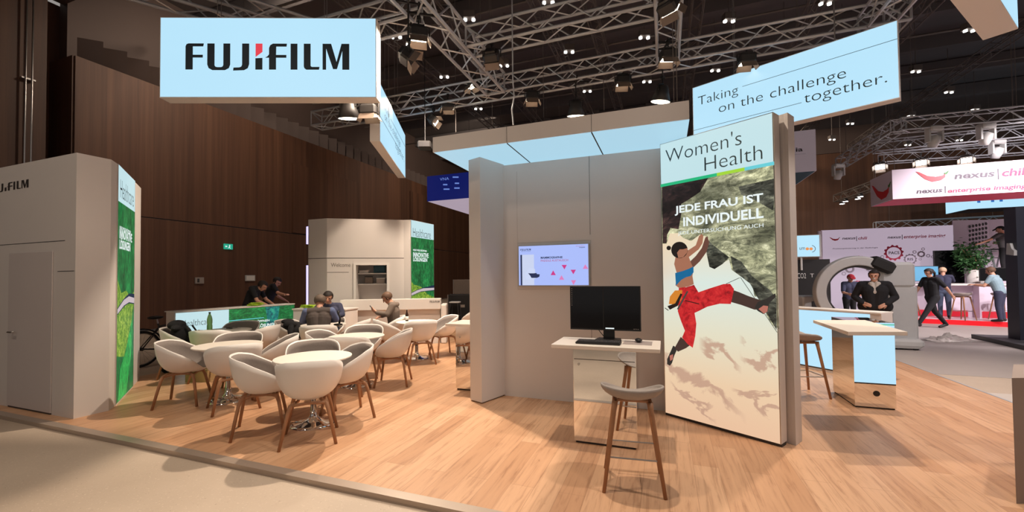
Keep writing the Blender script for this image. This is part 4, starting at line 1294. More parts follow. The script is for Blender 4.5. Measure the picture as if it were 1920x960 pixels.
text(GF, 'Healthcare', GF.st(340, 605)[0], 0.72, GF.st(398, 600)[0], 0.84, M['inkgrey'], gc, off=0.006, bold=-0.01)
text(GF, 'NEUE WEGE ERÖFFNEN', GF.st(435, 615)[0], 0.655, GF.st(505, 605)[0], 0.715, M['letter_glow'], gc, off=0.006, bold=0.02)
text(GF, 'INNOVATIVE LÖSUNGEN', GF.st(436, 617)[0], 0.54, GF.st(521, 610)[0], 0.63, M['letter_glow'], gc, off=0.006, bold=0.03)

# hung signs
def sign_box(name, label, A, B, z0, z1, depth, loc=None):
    fr = Face(A, B, z0)
    A, B = Vector(A), Vector(B)
    t = thing(name, label, 'sign', ((A.x + B.x) / 2, (A.y + B.y) / 2, z0))
    nb_ = -fr.N
    part(MB().prism([p[:2] for p in (A, B, B + nb_ * depth, A + nb_ * depth)], z0, z1), 'frame', M['panel'], t, True)
    flats(fr, [rect(0.012, 0.012, fr.w - 0.012, z1 - z0 - 0.012)], 'light_panel', M['glow'], t, 0.001, 0.002)
    for s in (0.25, 0.75):
        for dd in (0.3, 0.7):
            q = A + (B - A) * s + nb_ * depth * dd
            part(MB().tube([(q.x, q.y, z1 - 0.01), (q.x, q.y, CEIL_Z - 0.02)], 0.006, 5), 'suspension_wire', M['steel'], t, True)
    return fr, t

sA = far(299, 183, 6.3)
zs = sA.z
sB = flr(706, 183, zs)
SF = Face(sA, sB, zs)
zt = zs + (SF.st(299, 33)[1] + SF.st(705, 33)[1]) / 2
fr, sg1 = sign_box('hanging_sign', 'pale blue hanging sign with dark heavy lettering and a red wedge', sA, sB, zs, zt, 0.21)
k0, k1 = fr.st(348, 130.5), fr.st(655, 82.5)
wordmark(fr, k0[0], k0[1], k1[0], k1[1], M['ink'], sg1)
vA, vB = flr(712.5, 265, zs), flr(760, 334, zs)
vz = zs + Face(vA, vB, zs).st(760, 254)[1]
fr, sg2 = sign_box('hanging_sign', 'lit hanging sign seen edge on right of the red-wedge sign', vA, vB, zs, vz, 0.2)
hh = vz - zs
flats(fr, [rect(0.0, hh * 0.42, fr.w * 0.75, hh * 0.43), rect(fr.w * 0.35, hh * 0.72, fr.w, hh * 0.73)], 'sign_line', M['inkthin'], sg2, 0.004, 0.001)
text(fr, 'Taking', fr.w * 0.06, hh * 0.64, fr.w * 0.3, hh * 0.8, M['inkthin'], sg2, off=0.004, bold=-0.012)
text(fr, 'on the challenge', fr.w * 0.14, hh * 0.47, fr.w * 0.75, hh * 0.66, M['inkthin'], sg2, off=0.004, bold=-0.012)
text(fr, 'together.', fr.w * 0.52, hh * 0.27, fr.w * 0.93, hh * 0.48, M['inkthin'], sg2, off=0.004, bold=-0.012)
rB = flr(1688, 183, zs)
rz1 = hit(1686, 36, rB, Vector((rB.x, rB.y, 0)).normalized()).z
rA = flr(1298, 165, rz1)
fr, sg3 = sign_box('hanging_sign', 'large slanted hanging sign with thin grey lettering above the climber banner', (rA.x, rA.y, 0), (rB.x, rB.y, 0), zs, rz1, 0.2)
hz = rz1 - zs
for (xa, ya), (xb, yb) in (((1392, 163), (1683, 72)), ((1301, 247), (1503, 190))):
    a, b = fr.st(xa, ya), fr.st(xb, yb)
    tt = (a[1] + b[1]) / 2
    flats(fr, [rect(max(0.015, a[0]), tt - 0.004, b[0], tt + 0.004)], 'sign_line', M['inkthin'], sg3, 0.004, 0.001)
text_px(fr, 'Taking', 1309, 1384, (178, 163), (199, 186), M['inkthin'], sg3, off=0.005, bold=-0.012)
text_px(fr, 'on the challenge', 1348, 1586, (196, 124), (213, 157), M['inkthin'], sg3, off=0.005, bold=-0.012)
text_px(fr, 'together.', 1508, 1663, (172, 136), (197, 165), M['inkthin'], sg3, off=0.005, bold=-0.012)
nA, nB, nC = flr(1909, 54, zs), flr(1875, 0, zs), flr(1860, 69, zs)
dn = (nB - nA).normalized()
fr, sg4 = sign_box('hanging_sign', 'corner of a hanging sign cut off at the top right', nB + dn * 2.4, nA, zs, zt, 0.27)


# ------------------------------------------------------------------ café tables and armchairs
def make_table():
    t = thing('bistro_table', 'table', 'table', (0, 0, -50), 0)
    part(MB().lathe([(0.0, 0.715), (0.385, 0.715), (0.40, 0.722), (0.40, 0.732), (0.396, 0.737), (0.0, 0.737)], seg=56), 'tabletop', M['desk'], t)
    part(MB().lathe([(0.033, 0.05), (0.033, 0.70), (0.09, 0.705), (0.09, 0.715), (0.0, 0.715)], seg=24), 'column', M['chrome'], t, smooth=True)
    part(MB().lathe([(0.235, 0.0), (0.235, 0.008), (0.20, 0.022), (0.12, 0.038), (0.06, 0.062), (0.036, 0.10), (0.033, 0.14)], seg=40), 'foot', M['chrome'], t, smooth=True)
    return t


def rim_z(a):
    a = abs(a)
    pts = [(0, 0.825), (40, 0.818), (65, 0.785), (85, 0.725), (105, 0.668), (125, 0.60), (143, 0.515), (160, 0.462), (180, 0.452)]
    for (a0, z0), (a1, z1) in zip(pts, pts[1:]):
        if a <= a1:
            f = (a - a0) / (a1 - a0)
            return z0 + (z1 - z0) * f
    return pts[-1][1]


def rim_r(a):
    t = math.radians(a)
    x, y = math.sin(t), -math.cos(t)
    n = 2.5
    return (abs(x / 0.297) ** n + abs(y / (0.27 if y < 0 else 0.25)) ** n) ** (-1 / n)


def shell_mb(k=1.0, dz=0.0, smax=1.0, seg=48, rows=11, zb=0.410):
    vs, fs = [(0, 0.01, zb + dz)], []
    for j in range(1, rows + 1):
        s = smax * j / rows
        for i in range(seg):
            a = -180 + 360 * i / seg
            R = rim_r(a)
            top = rim_z(a)
            r = R * (1 - (1 - s) ** 2.3) * (0.80 + 0.20 * s) * k
            z = zb + (top - zb) * s ** 2.1 + dz * (1 - s * 0.7)
            t = math.radians(a)
            vs.append((r * math.sin(t), -r * math.cos(t), z))
    for i in range(seg):
        fs.append((0, 1 + i, 1 + (i + 1) % seg))
    for j in range(rows - 1):
        for i in range(seg):
            l = (i + 1) % seg
            fs.append((1 + j * seg + i, 1 + (j + 1) * seg + i, 1 + (j + 1) * seg + l, 1 + j * seg + l))
    return MB().add(vs, fs)


def make_chair():
    t = thing('armchair', 'chair', 'chair', (0, 0, -50), 0)
    part(shell_mb(), 'shell', M['shell'], t, smooth=True, solid=0.011, solid_off=1)
    part(shell_mb(0.985, 0.012, 0.975), 'upholstery', M['felt'], t, smooth=True, solid=0.006, solid_off=0.0)
    fr_ = MB()
    for sx in (-1, 1):
        fr_.tube([(sx * 0.155, -0.16, 0.392), (sx * 0.10, -0.05, 0.400), (sx * 0.10, 0.05, 0.400), (sx * 0.155, 0.16, 0.392)], 0.015, 8)
    fr_.tube([(-0.155, -0.16, 0.388), (0, -0.15, 0.398), (0.155, -0.16, 0.388)], 0.015, 8).tube([(-0.155, 0.16, 0.388), (0, 0.15, 0.398), (0.155, 0.16, 0.388)], 0.015, 8)
    part(fr_, 'seat_frame', M['oak'], t, smooth=True)
    for sx in (-1, 1):
        for sy in (-1, 1):
            part(MB().tube([(sx * 0.12, sy * 0.12, 0.400), (sx * 0.158, sy * 0.16, 0.385), (sx * 0.175, sy * 0.178, 0.33), (sx * 0.245, sy * 0.235, 0.0)], 0.023, 10, r_end=0.0150), 'leg', M['oak'], t, smooth=True)
    return t


def tab_at(px, py):
    p = flr(px, py, 0.737)
    return Vector((p.x, p.y, 0))


table0 = make_table()
TABS = {
    'front': (tab_at(588, 668.5), 'white round table nearest the aisle among the armchairs'),
    'left': (tab_at(428, 646), 'white round table between the cabin and the front table'),
    'middle': (tab_at(669, 629.5), 'white round table behind the front table'),
    'right': (tab_at(781, 602.5), 'white round table carrying a brown beer bottle'),
    'rear': (tab_at(421, 619), 'white round table carrying a green plastic bottle'),
    'men': (tab_at(607, 608), 'white round table between the two seated men in dark tops'),
}
for i, (k, (p, lab)) in enumerate(TABS.items()):
    if i == 0:
        table0.location, table0['label'], table0['group'] = p, lab, 'round café tables'
        table0.rotation_euler = (0, 0, 0)
        WM[table0.name] = Matrix.Translation(p)
    else:
        dup(table0, p, 0, lab, 'round café tables')

chair0 = make_chair()
# table, bearing from the table's centre in degrees (0 = along +X), distance, extra turn, label
CH = [
    ('front', -48, 0.48, 0, 'white armchair at the front table with its back to the aisle'),
    ('front', 225, 0.50, 0, 'white armchair left of the front table, showing its dark seat'),
    ('front', 58, 0.36, 0, 'white armchair right of the front table, angled towards it'),
    ('front', 136, 0.58, 0, 'armchair behind the front table, only its dark inside showing'),
    ('left', 212, 0.52, 6, 'white armchair beside the cabin, its side towards the viewer'),
    ('left', -28, 0.46, 0, 'white armchair with its back to the viewer at the table by the cabin'),
    ('left', 132, 0.52, 0, 'armchair on the far side of the table by the cabin'),
    ('left', 48, 0.56, 0, 'white armchair right of the table by the cabin, seen from its side'),
    ('middle', 196, 0.46, 0, 'armchair left of the middle table just behind the front table'),
    ('middle', -64, 0.44, 0, 'white armchair with its back turned at the middle table'),
    ('middle', 26, 0.54, 0, 'white armchair right of the middle table near the open floor'),
    ('middle', 120, 0.56, 0, 'armchair on the far side of the middle table'),
    ('right', 232, 0.55, 0, 'white armchair left of the beer bottle table, back turned'),
    ('right', -48, 0.48, 0, 'white armchair right of the beer bottle table, back turned'),
    ('right', 52, 0.58, 0, 'white armchair behind the beer bottle table beside the counter end'),
    ('right', 168, 0.72, -136, 'white armchair that the man with the phone sits in'),
    ('rear', 215, 0.62, 0, 'white armchair holding a black backpack'),
    ('rear', -55, 0.44, 0, 'white armchair in front of the table with the green bottle'),
    ('rear', 120, 0.55, 0, 'white armchair between the green bottle table and the lit counter'),
    ('rear', 20, 0.62, 0, 'white armchair right of the table with the green bottle'),
    ('men', -52, 0.66, 0, 'white armchair under the man in the dark vest'),
    ('men', 190, 0.66, 0, 'white armchair with a black jacket over it'),
    ('men', 22, 0.58, 0, 'white armchair right of the two seated men, turned sideways'),
    ('men', 126, 0.66, 0, 'armchair under the man facing the dark vest'),
]
CHP = {}
for i, (k, ang, dist, turn, lab) in enumerate(CH):
    p = TABS[k][0] + Vector((math.cos(math.radians(ang)), math.sin(math.radians(ang)), 0)) * dist
    rz = math.radians(ang + 90 + turn)
    CHP[lab] = (p, rz)
    if i == 0:
        chair0.location, chair0.rotation_euler = p, (0, 0, rz)
        chair0['label'], chair0['group'] = lab, 'white café armchairs'
        WM[chair0.name] = Matrix.Translation(p) @ Matrix.Rotation(rz, 4, 'Z')
    else:
        dup(chair0, p, rz, lab, 'white café armchairs')
pq = flr(872, 640)
dup(chair0, Vector((pq.x, pq.y, 0)) + Vector((0.0, 0.35, 0)), math.radians(110), 'white armchair half hidden by the end post', 'white café armchairs')


def bottle(name, label, p, prof, mat, extra=()):
    t = thing(name, label, 'bottle', p)
    part(MB().lathe(prof, seg=20), 'body', M[mat], t, smooth=True)
    for nm, pr, mt in extra:
        part(MB().lathe(pr, seg=20), nm, M[mt], t, smooth=True)
    return t


def on_top(px, py, z=0.7375):
    return flr(px, py, z)


bottle('water_bottle', 'green plastic bottle on the table near the lit counter', on_top(393, 620), [(0.0, 0.0), (0.036, 0.0), (0.040, 0.02), (0.040, 0.09), (0.034, 0.11), (0.040, 0.13), (0.040, 0.19), (0.030, 0.24), (0.013, 0.285), (0.013, 0.295), (0.0, 0.295)], 'glass_green', (('bottle_cap', [(0.0, 0.294), (0.016, 0.294), (0.016, 0.315), (0.0, 0.315)], 'black'),))
bottle('beer_bottle', 'brown beer bottle with a pale label on the right round table', on_top(763, 602), [(0.0, 0.0), (0.030, 0.0), (0.031, 0.01), (0.031, 0.125), (0.026, 0.15), (0.014, 0.185), (0.013, 0.225), (0.0, 0.225)], 'glass_brown', (('bottle_label', [(0.0316, 0.03), (0.0316, 0.095)], 'paper'), ('bottle_cap', [(0.0, 0.2245), (0.015, 0.2245), (0.015, 0.235), (0.0, 0.235)], 'steel')))
pt = thing('snack_plate', 'small plate of brown snacks beside the green bottle', 'plate', on_top(374, 623))
part(MB().lathe([(0.0, 0.0), (0.06, 0.0), (0.10, 0.014), (0.098, 0.016), (0.06, 0.005), (0.0, 0.004)], seg=28), 'dish', M['glass_green'], pt, smooth=True)
for dx, dy in ((0, 0), (0.04, 0.01), (-0.035, 0.015), (0.005, -0.035)):
    part(MB().ball((dx, dy, 0.022), 0.024, 2, (1.1, 0.9, 0.7)), 'snack', M['oak'], pt, smooth=True)
cup = thing('sunglasses', 'dark sunglasses lying near the right edge of the rear table', 'glasses', on_top(430, 616))
for s in (-1, 1):
    part(MB().lathe([(0.0, 0.0), (0.028, 0.0), (0.028, 0.012), (0.0, 0.014)], (s * 0.034, 0, 0), 16), 'lens', M['black'], cup)
part(MB().tube([(-0.062, 0, 0.008), (-0.066, 0.10, 0.008)], 0.003, 5).tube([(0.062, 0, 0.008), (0.066, 0.10, 0.008)], 0.003, 5).tube([(-0.01, 0, 0.01), (0.01, 0, 0.01)], 0.003, 5), 'frame', M['black'], cup)
mc = thing('microscope', 'small black instrument standing on the table of the two men', 'instrument', on_top(634, 610))
part(MB().rbox((0, 0, 0.015), (0.14, 0.10, 0.03), 0.01), 'base', M['black'], mc)
part(MB().tube([(0, 0.03, 0.03), (0, 0.045, 0.12), (0, 0.02, 0.20)], 0.018, 10), 'arm', M['black'], mc, smooth=True)
part(MB().tube([(0, -0.02, 0.10), (0, 0.0, 0.22), (0, 0.012, 0.27)], 0.022, 12), 'tube', M['lampblack'], mc, smooth=True)

# bags and clothes on chairs
def blob(name, label, cat, p, size, mat, rz=0, seed=1, pieces=6):
    random.seed(seed)
    t = thing(name, label, cat, p, rz)
    return t, size, mat

bp_ = CHP['white armchair holding a black backpack']
bk_t = thing('backpack', 'black backpack slumped over the back of an armchair', 'bag', bp_[0] + Vector((0.0, -0.02, 0.456)), bp_[1])
m = MB().ball((0, 0.0, 0.20), 0.2, 3, (0.95, 0.75, 1.02)).ball((0, -0.06, 0.40), 0.15, 3, (1.15, 0.8, 0.55)).ball((0.16, 0.0, 0.36), 0.08, 2, (1.5, 0.8, 0.6))
o = part(m, 'bag_body', M['cloth_black'], bk_t, smooth=True)
rm = o.modifiers.new('cloth', 'REMESH'); rm.mode = 'VOXEL'; rm.voxel_size = 0.018
for s in (-1, 1):
    part(MB().tube([(s * 0.09, 0.12, 0.38), (s * 0.10, 0.19, 0.26), (s * 0.11, 0.16, 0.08)], 0.014, 6), 'strap', M['cloth_char'], bk_t, smooth=True)
part(MB().rbox((0, 0.13, 0.16), (0.22, 0.06, 0.16), 0.025), 'front_pocket', M['cloth_black'], bk_t)
jk = CHP['white armchair with a black jacket over it']
jt = thing('jacket', 'black jacket bundled on an armchair left of the seated man', 'jacket', jk[0] + Vector((0, 0, 0.46)), jk[1])
m = MB().ball((0, 0.02, 0.16), 0.2, 3, (1.2, 0.9, 0.8)).ball((-0.12, 0.1, 0.26), 0.1, 2, (1.3, 1, 0.6)).ball((0.14, 0.05, 0.28), 0.11, 2, (1.2, 1.1, 0.6)).ball((0.02, -0.1, 0.33), 0.1, 2, (1.4, 1, 0.5))
o = part(m, 'jacket_body', M['cloth_black'], jt, smooth=True)
rm = o.modifiers.new('cloth', 'REMESH'); rm.mode = 'VOXEL'; rm.voxel_size = 0.018
part(MB().tube([(0.2, 0.12, 0.26), (0.32, 0.2, 0.18), (0.36, 0.24, 0.05)], 0.05, 10, r_end=0.04), 'sleeve', M['cloth_black'], jt, smooth=True)
bx = flr(366, 716)
ob = thing('cardboard_box', 'tan cardboard box on the floor behind the armchair legs', 'box', (bx.x, bx.y + 0.12, 0), 0.25)
part(MB().box((0, 0, 0.09), (0.38, 0.26, 0.18)), 'box_body', M['cardboard'], ob)
part(MB().box((-0.1, -0.0, 0.187), (0.17, 0.26, 0.006), 0, 0.03).box((0.1, 0.0, 0.187), (0.17, 0.26, 0.006), 0, -0.03), 'flap', M['cardboard'], ob)
bb = flr(318, 697)
hb = thing('shoulder_bag', 'black bag standing on the floor left of the armchairs', 'bag', (bb.x, bb.y, 0), 0.4)
part(MB().rbox((0, 0, 0.15), (0.16, 0.3, 0.30), 0.05), 'bag_body', M['cloth_black'], hb, smooth=True)
part(MB().tube([(0, -0.1, 0.29), (0, -0.08, 0.38), (0, 0.08, 0.38), (0, 0.1, 0.29)], 0.012, 6), 'handle', M['cloth_char'], hb, smooth=True)


# ------------------------------------------------------------------ bicycle leaning behind the lit counter
def bicycle(p, rz):
    t = thing('bicycle', 'dark bicycle parked between the cabin and the lit counter', 'bicycle', p, rz)
    R, L = 0.345, 1.06
    for x in (0, L):
        wh = part(MB().tube([(x + (R - 0.022) * math.cos(a), 0, R + (R - 0.022) * math.sin(a)) for a in [2 * math.pi * i / 48 for i in range(48)]], 0.022, 8, True), 'wheel', M['rubber'], t, smooth=True)
        part(MB().tube([(x + (R - 0.05) * math.cos(a), 0, R + (R - 0.05) * math.sin(a)) for a in [2 * math.pi * i / 48 for i in range(48)]], 0.011, 6, True), 'rim', M['steel'], wh, smooth=True)
        sp = MB()
        for i in range(24):
            a = 2 * math.pi * i / 24
            b = a + (0.35 if i % 2 else -0.35)
            sp.tube([(x + 0.03 * math.cos(b), 0.02 * (-1) ** i, R + 0.03 * math.sin(b)), (x + (R - 0.05) * math.cos(a), 0, R + (R - 0.05) * math.sin(a))], 0.0022, 3)
        part(sp, 'spokes', M['steel'], wh)
        part(MB().tube([(x, -0.05, R), (x, 0.05, R)], 0.032, 12), 'hub', M['black'], wh, smooth=True)
        part(MB().tube([(x + (R + 0.03) * math.cos(a), 0, R + (R + 0.03) * math.sin(a)) for a in [math.radians(d) for d in (range(20, 175, 8) if x == 0 else range(10, 130, 8))]], 0.016, 6), 'mudguard', M['black'], t, smooth=True)
    part(MB().tube([(0, 0.05, R), (0.44, 0.02, 0.28)], 0.013, 8).tube([(0, -0.05, R), (0.44, -0.02, 0.28)], 0.013, 8).tube([(0, 0.04, R), (0.30, 0.02, 0.72)], 0.011, 8).tube([(0, -0.04, R), (0.30, -0.02, 0.72)], 0.011, 8).tube([(0.44, 0, 0.28), (0.28, 0, 0.80)], 0.018, 8).tube([(0.44, 0, 0.28), (0.86, 0, 0.70)], 0.022, 8).tube([(0.30, 0, 0.74), (0.84, 0, 0.82)], 0.018, 8).tube([(0.88, 0, 0.64), (0.82, 0, 0.90)], 0.02, 8), 'frame', M['machine_dark'], t, smooth=True)
    part(MB().tube([(L, 0.055, R), (0.90, 0.04, 0.66), (0.87, 0, 0.70)], 0.014, 8).tube([(L, -0.055, R), (0.90, -0.04, 0.66), (0.87, 0, 0.70)], 0.014, 8), 'fork', M['machine_dark'], t, smooth=True)
    part(MB().tube([(0.82, 0, 0.90), (0.81, 0, 0.98)], 0.014, 8).tube([(0.74, -0.30, 1.0), (0.80, -0.12, 0.98), (0.82, 0, 0.98), (0.80, 0.12, 0.98), (0.74, 0.30, 1.0)], 0.013, 8), 'handlebar', M['black'], t, smooth=True)
    part(MB().tube([(0.28, 0, 0.80), (0.26, 0, 0.90)], 0.013, 8), 'seat_post', M['steel'], t)
    part(MB().ball((0.24, 0, 0.92), 0.13, 3, (1.05, 0.55, 0.28)), 'saddle', M['black'], t, smooth=True)
    part(MB().tube([(0.44, -0.07, 0.28), (0.44, 0.07, 0.28)], 0.09, 20), 'motor', M['black'], t, smooth=True)
    part(MB().tube([(0.44, -0.08, 0.28), (0.50, -0.09, 0.13)], 0.011, 6).box((0.50, -0.13, 0.13), (0.10, 0.09, 0.02)).tube([(0.44, 0.08, 0.28), (0.38, 0.09, 0.43)], 0.011, 6).box((0.38, 0.13, 0.43), (0.10, 0.09, 0.02)), 'crank', M['black'], t)
    return t

bw = flr(303, 690, HF)
bicycle((gA.x - 0.72, bw.y - 0.1, HF), math.radians(90))


# ------------------------------------------------------------------ demo desk with monitors, bar stools
def make_stool():
    t = thing('bar_stool', 'stool', 'stool', (0, 0, -50), 0)
    vs, fs = [], []
    seg, rows = 44, 9
    vs.append((0, 0, 0.655))
    for j in range(1, rows + 1):
        s = j / rows
        for i in range(seg):
            a = -math.pi + 2 * math.pi * i / seg
            x, y = math.sin(a), -math.cos(a)
            n = 2.3
            R = (abs(x / 0.232) ** n + abs(y / 0.19) ** n) ** (-1 / n)
            top = 0.70 + 0.055 * max(0, -y) ** 1.2 + 0.055 * abs(x) ** 2.2 - 0.035 * max(0, y) ** 2
            r = R * (1 - (1 - s) ** 2.0) * (0.88 + 0.12 * s)
            vs.append((r * x, r * y, 0.655 + (top - 0.655) * s ** 1.9))
    fs += [(0, 1 + i, 1 + (i + 1) % seg) for i in range(seg)]
    for j in range(rows - 1):
        for i in range(seg):
            l = (i + 1) % seg
            fs.append((1 + j * seg + i, 1 + (j + 1) * seg + i, 1 + (j + 1) * seg + l, 1 + j * seg + l))
    part(MB().add(vs, fs), 'seat', M['felt_light'], t, smooth=True, solid=0.014, solid_off=0)
    fr_ = MB().tube([(-0.13, -0.115, 0.645), (-0.10, -0.06, 0.650), (0.10, -0.06, 0.650), (0.13, -0.115, 0.645), (0.13, 0.115, 0.645), (0.10, 0.06, 0.650), (-0.10, 0.06, 0.650), (-0.13, 0.115, 0.645)], 0.014, 8, True)
    part(fr_, 'seat_frame', M['oak'], t, smooth=True)
    legs = {}
    for sx in (-1, 1):
        for sy in (-1, 1):
            a_, b_ = Vector((sx * 0.125, sy * 0.11, 0.655)), Vector((sx * 0.215, sy * 0.20, 0.0))
            legs[(sx, sy)] = (a_, b_)
            part(MB().tube([a_, a_ + (b_ - a_) * 0.1, b_], 0.023, 10, r_end=0.014), 'leg', M['oak'], t, smooth=True)
    q = [legs[k][0] + (legs[k][1] - legs[k][0]) * 0.62 for k in ((-1, -1), (1, -1), (1, 1), (-1, 1))]
    part(MB().tube(q + [q[0]], 0.006, 6), 'footrest', M['steel'], t)
    return t


stool0 = make_stool()
sc_ = (flr(1137, 925) + flr(1243, 938) + flr(1133, 878) + flr(1240, 885)) / 4
def place_stool(p, rz, lab, group='bar stools', first=False):
    if first:
        stool0.location, stool0.rotation_euler = p, (0, 0, rz)
        stool0['label'], stool0['group'] = lab, group
        WM[stool0.name] = Matrix.Translation(p) @ Matrix.Rotation(rz, 4, 'Z')
        return stool0
    return dup(stool0, p, rz, lab, group)
place_stool(Vector((sc_.x, sc_.y, 0)), math.radians(6), 'grey seated wooden bar stool in front of the monitor desk', first=True)

dk = thing('demo_desk', 'white topped desk on a mirrored plinth carrying the monitor', 'desk', (-0.55, 4.1, 0))
DZ = 0.95
part(MB().prism([(-1.04, 3.87), (-0.055, 3.87), (-0.055, 4.39), (-1.04, 4.39)], DZ - 0.035, DZ), 'desk_top', M['desk'], dk, True, bevel=0.004)
pl = part(MB().box((-0.56, 4.16, 0.467), (0.585, 0.36, 0.894)), 'plinth', M['mirror'], dk, True, bevel=0.003)
part(MB().box((-0.56, 4.16, 0.01), (0.55, 0.33, 0.02)), 'plinth_foot', M['seam'], dk, True)
PF = Face((-0.8525, 3.98, 0), (-0.2675, 3.98, 0), 0)
flats(PF, [rect(0.01, 0.80, 0.575, 0.806)], 'drawer_gap', M['seam'], pl, 0.0005, 0.001)
part(MB().tube([PF.at(0.055, 0.755, 0), PF.at(0.055, 0.755, 0.008)], 0.012, 16), 'lock', M['steel'], pl, True)
MO = Face((-0.93, 4.24, 0), (-0.10, 4.24, 0), 0)
mo = thing('monitor', 'wide black monitor with two dark halves on the desk', 'monitor', (-0.53, 4.28, DZ))
ms0, ms1 = MO.st(1069, 580)[0], MO.st(1201.5, 580)[0]
mt1, mt0 = MO.st(1135, 536.5)[1], MO.st(1135, 619.5)[1]
part(MB().add([MO.at(s, t, n) for s in (ms0, ms1) for t in (mt0, mt1) for n in (-0.035, 0.0)], [(0, 1, 3, 2), (4, 6, 7, 5), (0, 4, 5, 1), (2, 3, 7, 6), (0, 2, 6, 4), (1, 5, 7, 3)]), 'monitor_body', M['black'], mo, True, bevel=0.004)
md = (ms0 + ms1) / 2 - 0.012
flats(MO, [rect(ms0 + 0.01, mt0 + 0.016, md - 0.004, mt1 - 0.01)], 'screen', M['screen_off'], mo, 0.0002, 0.001)
flats(MO, [rect(md + 0.006, mt0 + 0.016, ms1 - 0.01, mt1 - 0.01)], 'screen', M['screen_off'], mo, 0.0002, 0.001)
flats(MO, [rect(md + 0.02, mt0 + 0.016, md + 0.105, mt0 + 0.028)], 'taskbar_glow', M['letter_glow'], mo, 0.0014, 0.0005)
flats(MO, [rect(ms0 + 0.016, mt1 - 0.03 - i * 0.021, ms0 + 0.023, mt1 - 0.023 - i * 0.021) for i in range(9)] + [rect(ms1 - 0.07 + i * 0.018, mt0 + 0.018, ms1 - 0.06 + i * 0.018, mt0 + 0.024) for i in range(3)], 'desktop_icons', M['felt_light'], mo, 0.0014, 0.0005)
mcx = MO.st(1140, 600)[0]
part(MB().prism([MO.at(mcx - 0.055, 0, -0.05)[:2], MO.at(mcx + 0.055, 0, -0.05)[:2], MO.at(mcx + 0.055, 0, -0.09)[:2], MO.at(mcx - 0.055, 0, -0.09)[:2]], DZ + 0.012, mt0 + 0.25), 'stand_neck', M['black'], mo, True)
part(MB().prism([MO.at(mcx - 0.13, 0, 0.02)[:2], MO.at(mcx + 0.13, 0, 0.02)[:2], MO.at(mcx + 0.11, 0, -0.13)[:2], MO.at(mcx - 0.11, 0, -0.13)[:2]], DZ, DZ + 0.013), 'stand_base', M['black'], mo, True)
cb0 = MO.at(mcx - 0.06, 0, -0.06)
part(MB().tube([(cb0.x + 0.02, cb0.y, DZ + 0.02), (cb0.x - 0.03, cb0.y, DZ + 0.08), (cb0.x - 0.06, cb0.y, mt0 + 0.02)], 0.004, 6), 'cable', M['black'], mo, True, smooth=True)
ka, kb, kc = flr(1078, 641, DZ + 0.02), flr(1163, 644, DZ + 0.02), flr(1083, 632, DZ + 0.02)
kb_t = thing('keyboard', 'black keyboard on the white desk', 'keyboard', ((ka.x + kb.x) / 2, (ka.y + kb.y) / 2 + 0.075, DZ))
kw = kb.x - ka.x
part(MB().rbox((0, 0, 0.011), (kw, 0.155, 0.022), 0.006), 'keyboard_body', M['black'], kb_t)
ky = MB()
for r_ in range(6):
    n_ = 21 if r_ != 5 else 12
    for q_ in range(n_):
        w_ = kw * 0.95 / n_
        ky.box((-kw * 0.475 + w_ * (q_ + 0.5), 0.062 - r_ * 0.0245, 0.024), (w_ * 0.84, 0.019, 0.007))
part(ky, 'keys', M['machine_dark'], kb_t)
mp_ = flr(1203, 643, DZ)
mm = thing('computer_mouse', 'black mouse right of the keyboard', 'mouse', (mp_.x - 0.03, mp_.y + 0.03, DZ + 0.006), 0.15)
part(MB().ball((0, 0, 0.0), 0.06, 3, (0.58, 0.95, 0.55)).xf(Matrix.Translation((0, 0, 0.017)) @ Matrix.Diagonal((1, 1, 0.55, 1))), 'mouse_body', M['black'], mm, smooth=True)
part(MB().tube([(0, 0.03, 0.030), (0, 0.045, 0.028)], 0.006, 8), 'scroll_wheel', M['steel'], mm)
pd0, pd1, pd2 = flr(1167, 645.5, DZ), flr(1222, 648.5, DZ), flr(1222, 642, DZ)
md_ = part(MB().prism([(pd0.x, pd0.y), (pd1.x, pd0.y), (pd1.x, pd2.y + 0.04), (pd0.x, pd2.y + 0.04)], DZ, DZ + 0.002), 'desk_mat', pm('clear_grey_mat', srgb(176, 164, 160), 0.3, var=0.05))
tag(md_, 'thin grey mat lying under the mouse', 'mat')

# table left of the end post
lt = thing('standing_table', 'white high table on a mirrored plinth beside the end post', 'table', (-2.9, 5.7, 0))
la = flr(838, 606, 0.95)
part(MB().prism([(la.x, la.y - 0.05), (-2.45, la.y - 0.05), (-2.45, la.y + 0.50), (la.x, la.y + 0.50)], 0.915, 0.95), 'table_top', M['desk'], lt, True, bevel=0.004)
pla = part(MB().box((-2.62, la.y + 0.25, 0.467), (0.42, 0.36, 0.894)), 'plinth', M['mirror'], lt, True, bevel=0.003)
part(MB().box((-2.62, la.y + 0.25, 0.01), (0.39, 0.33, 0.02)), 'plinth_foot', M['seam'], lt, True)
part(MB().tube([(-2.76, la.y + 0.069, 0.75), (-2.76, la.y + 0.062, 0.75)], 0.012, 14), 'lock', M['steel'], pla, True)

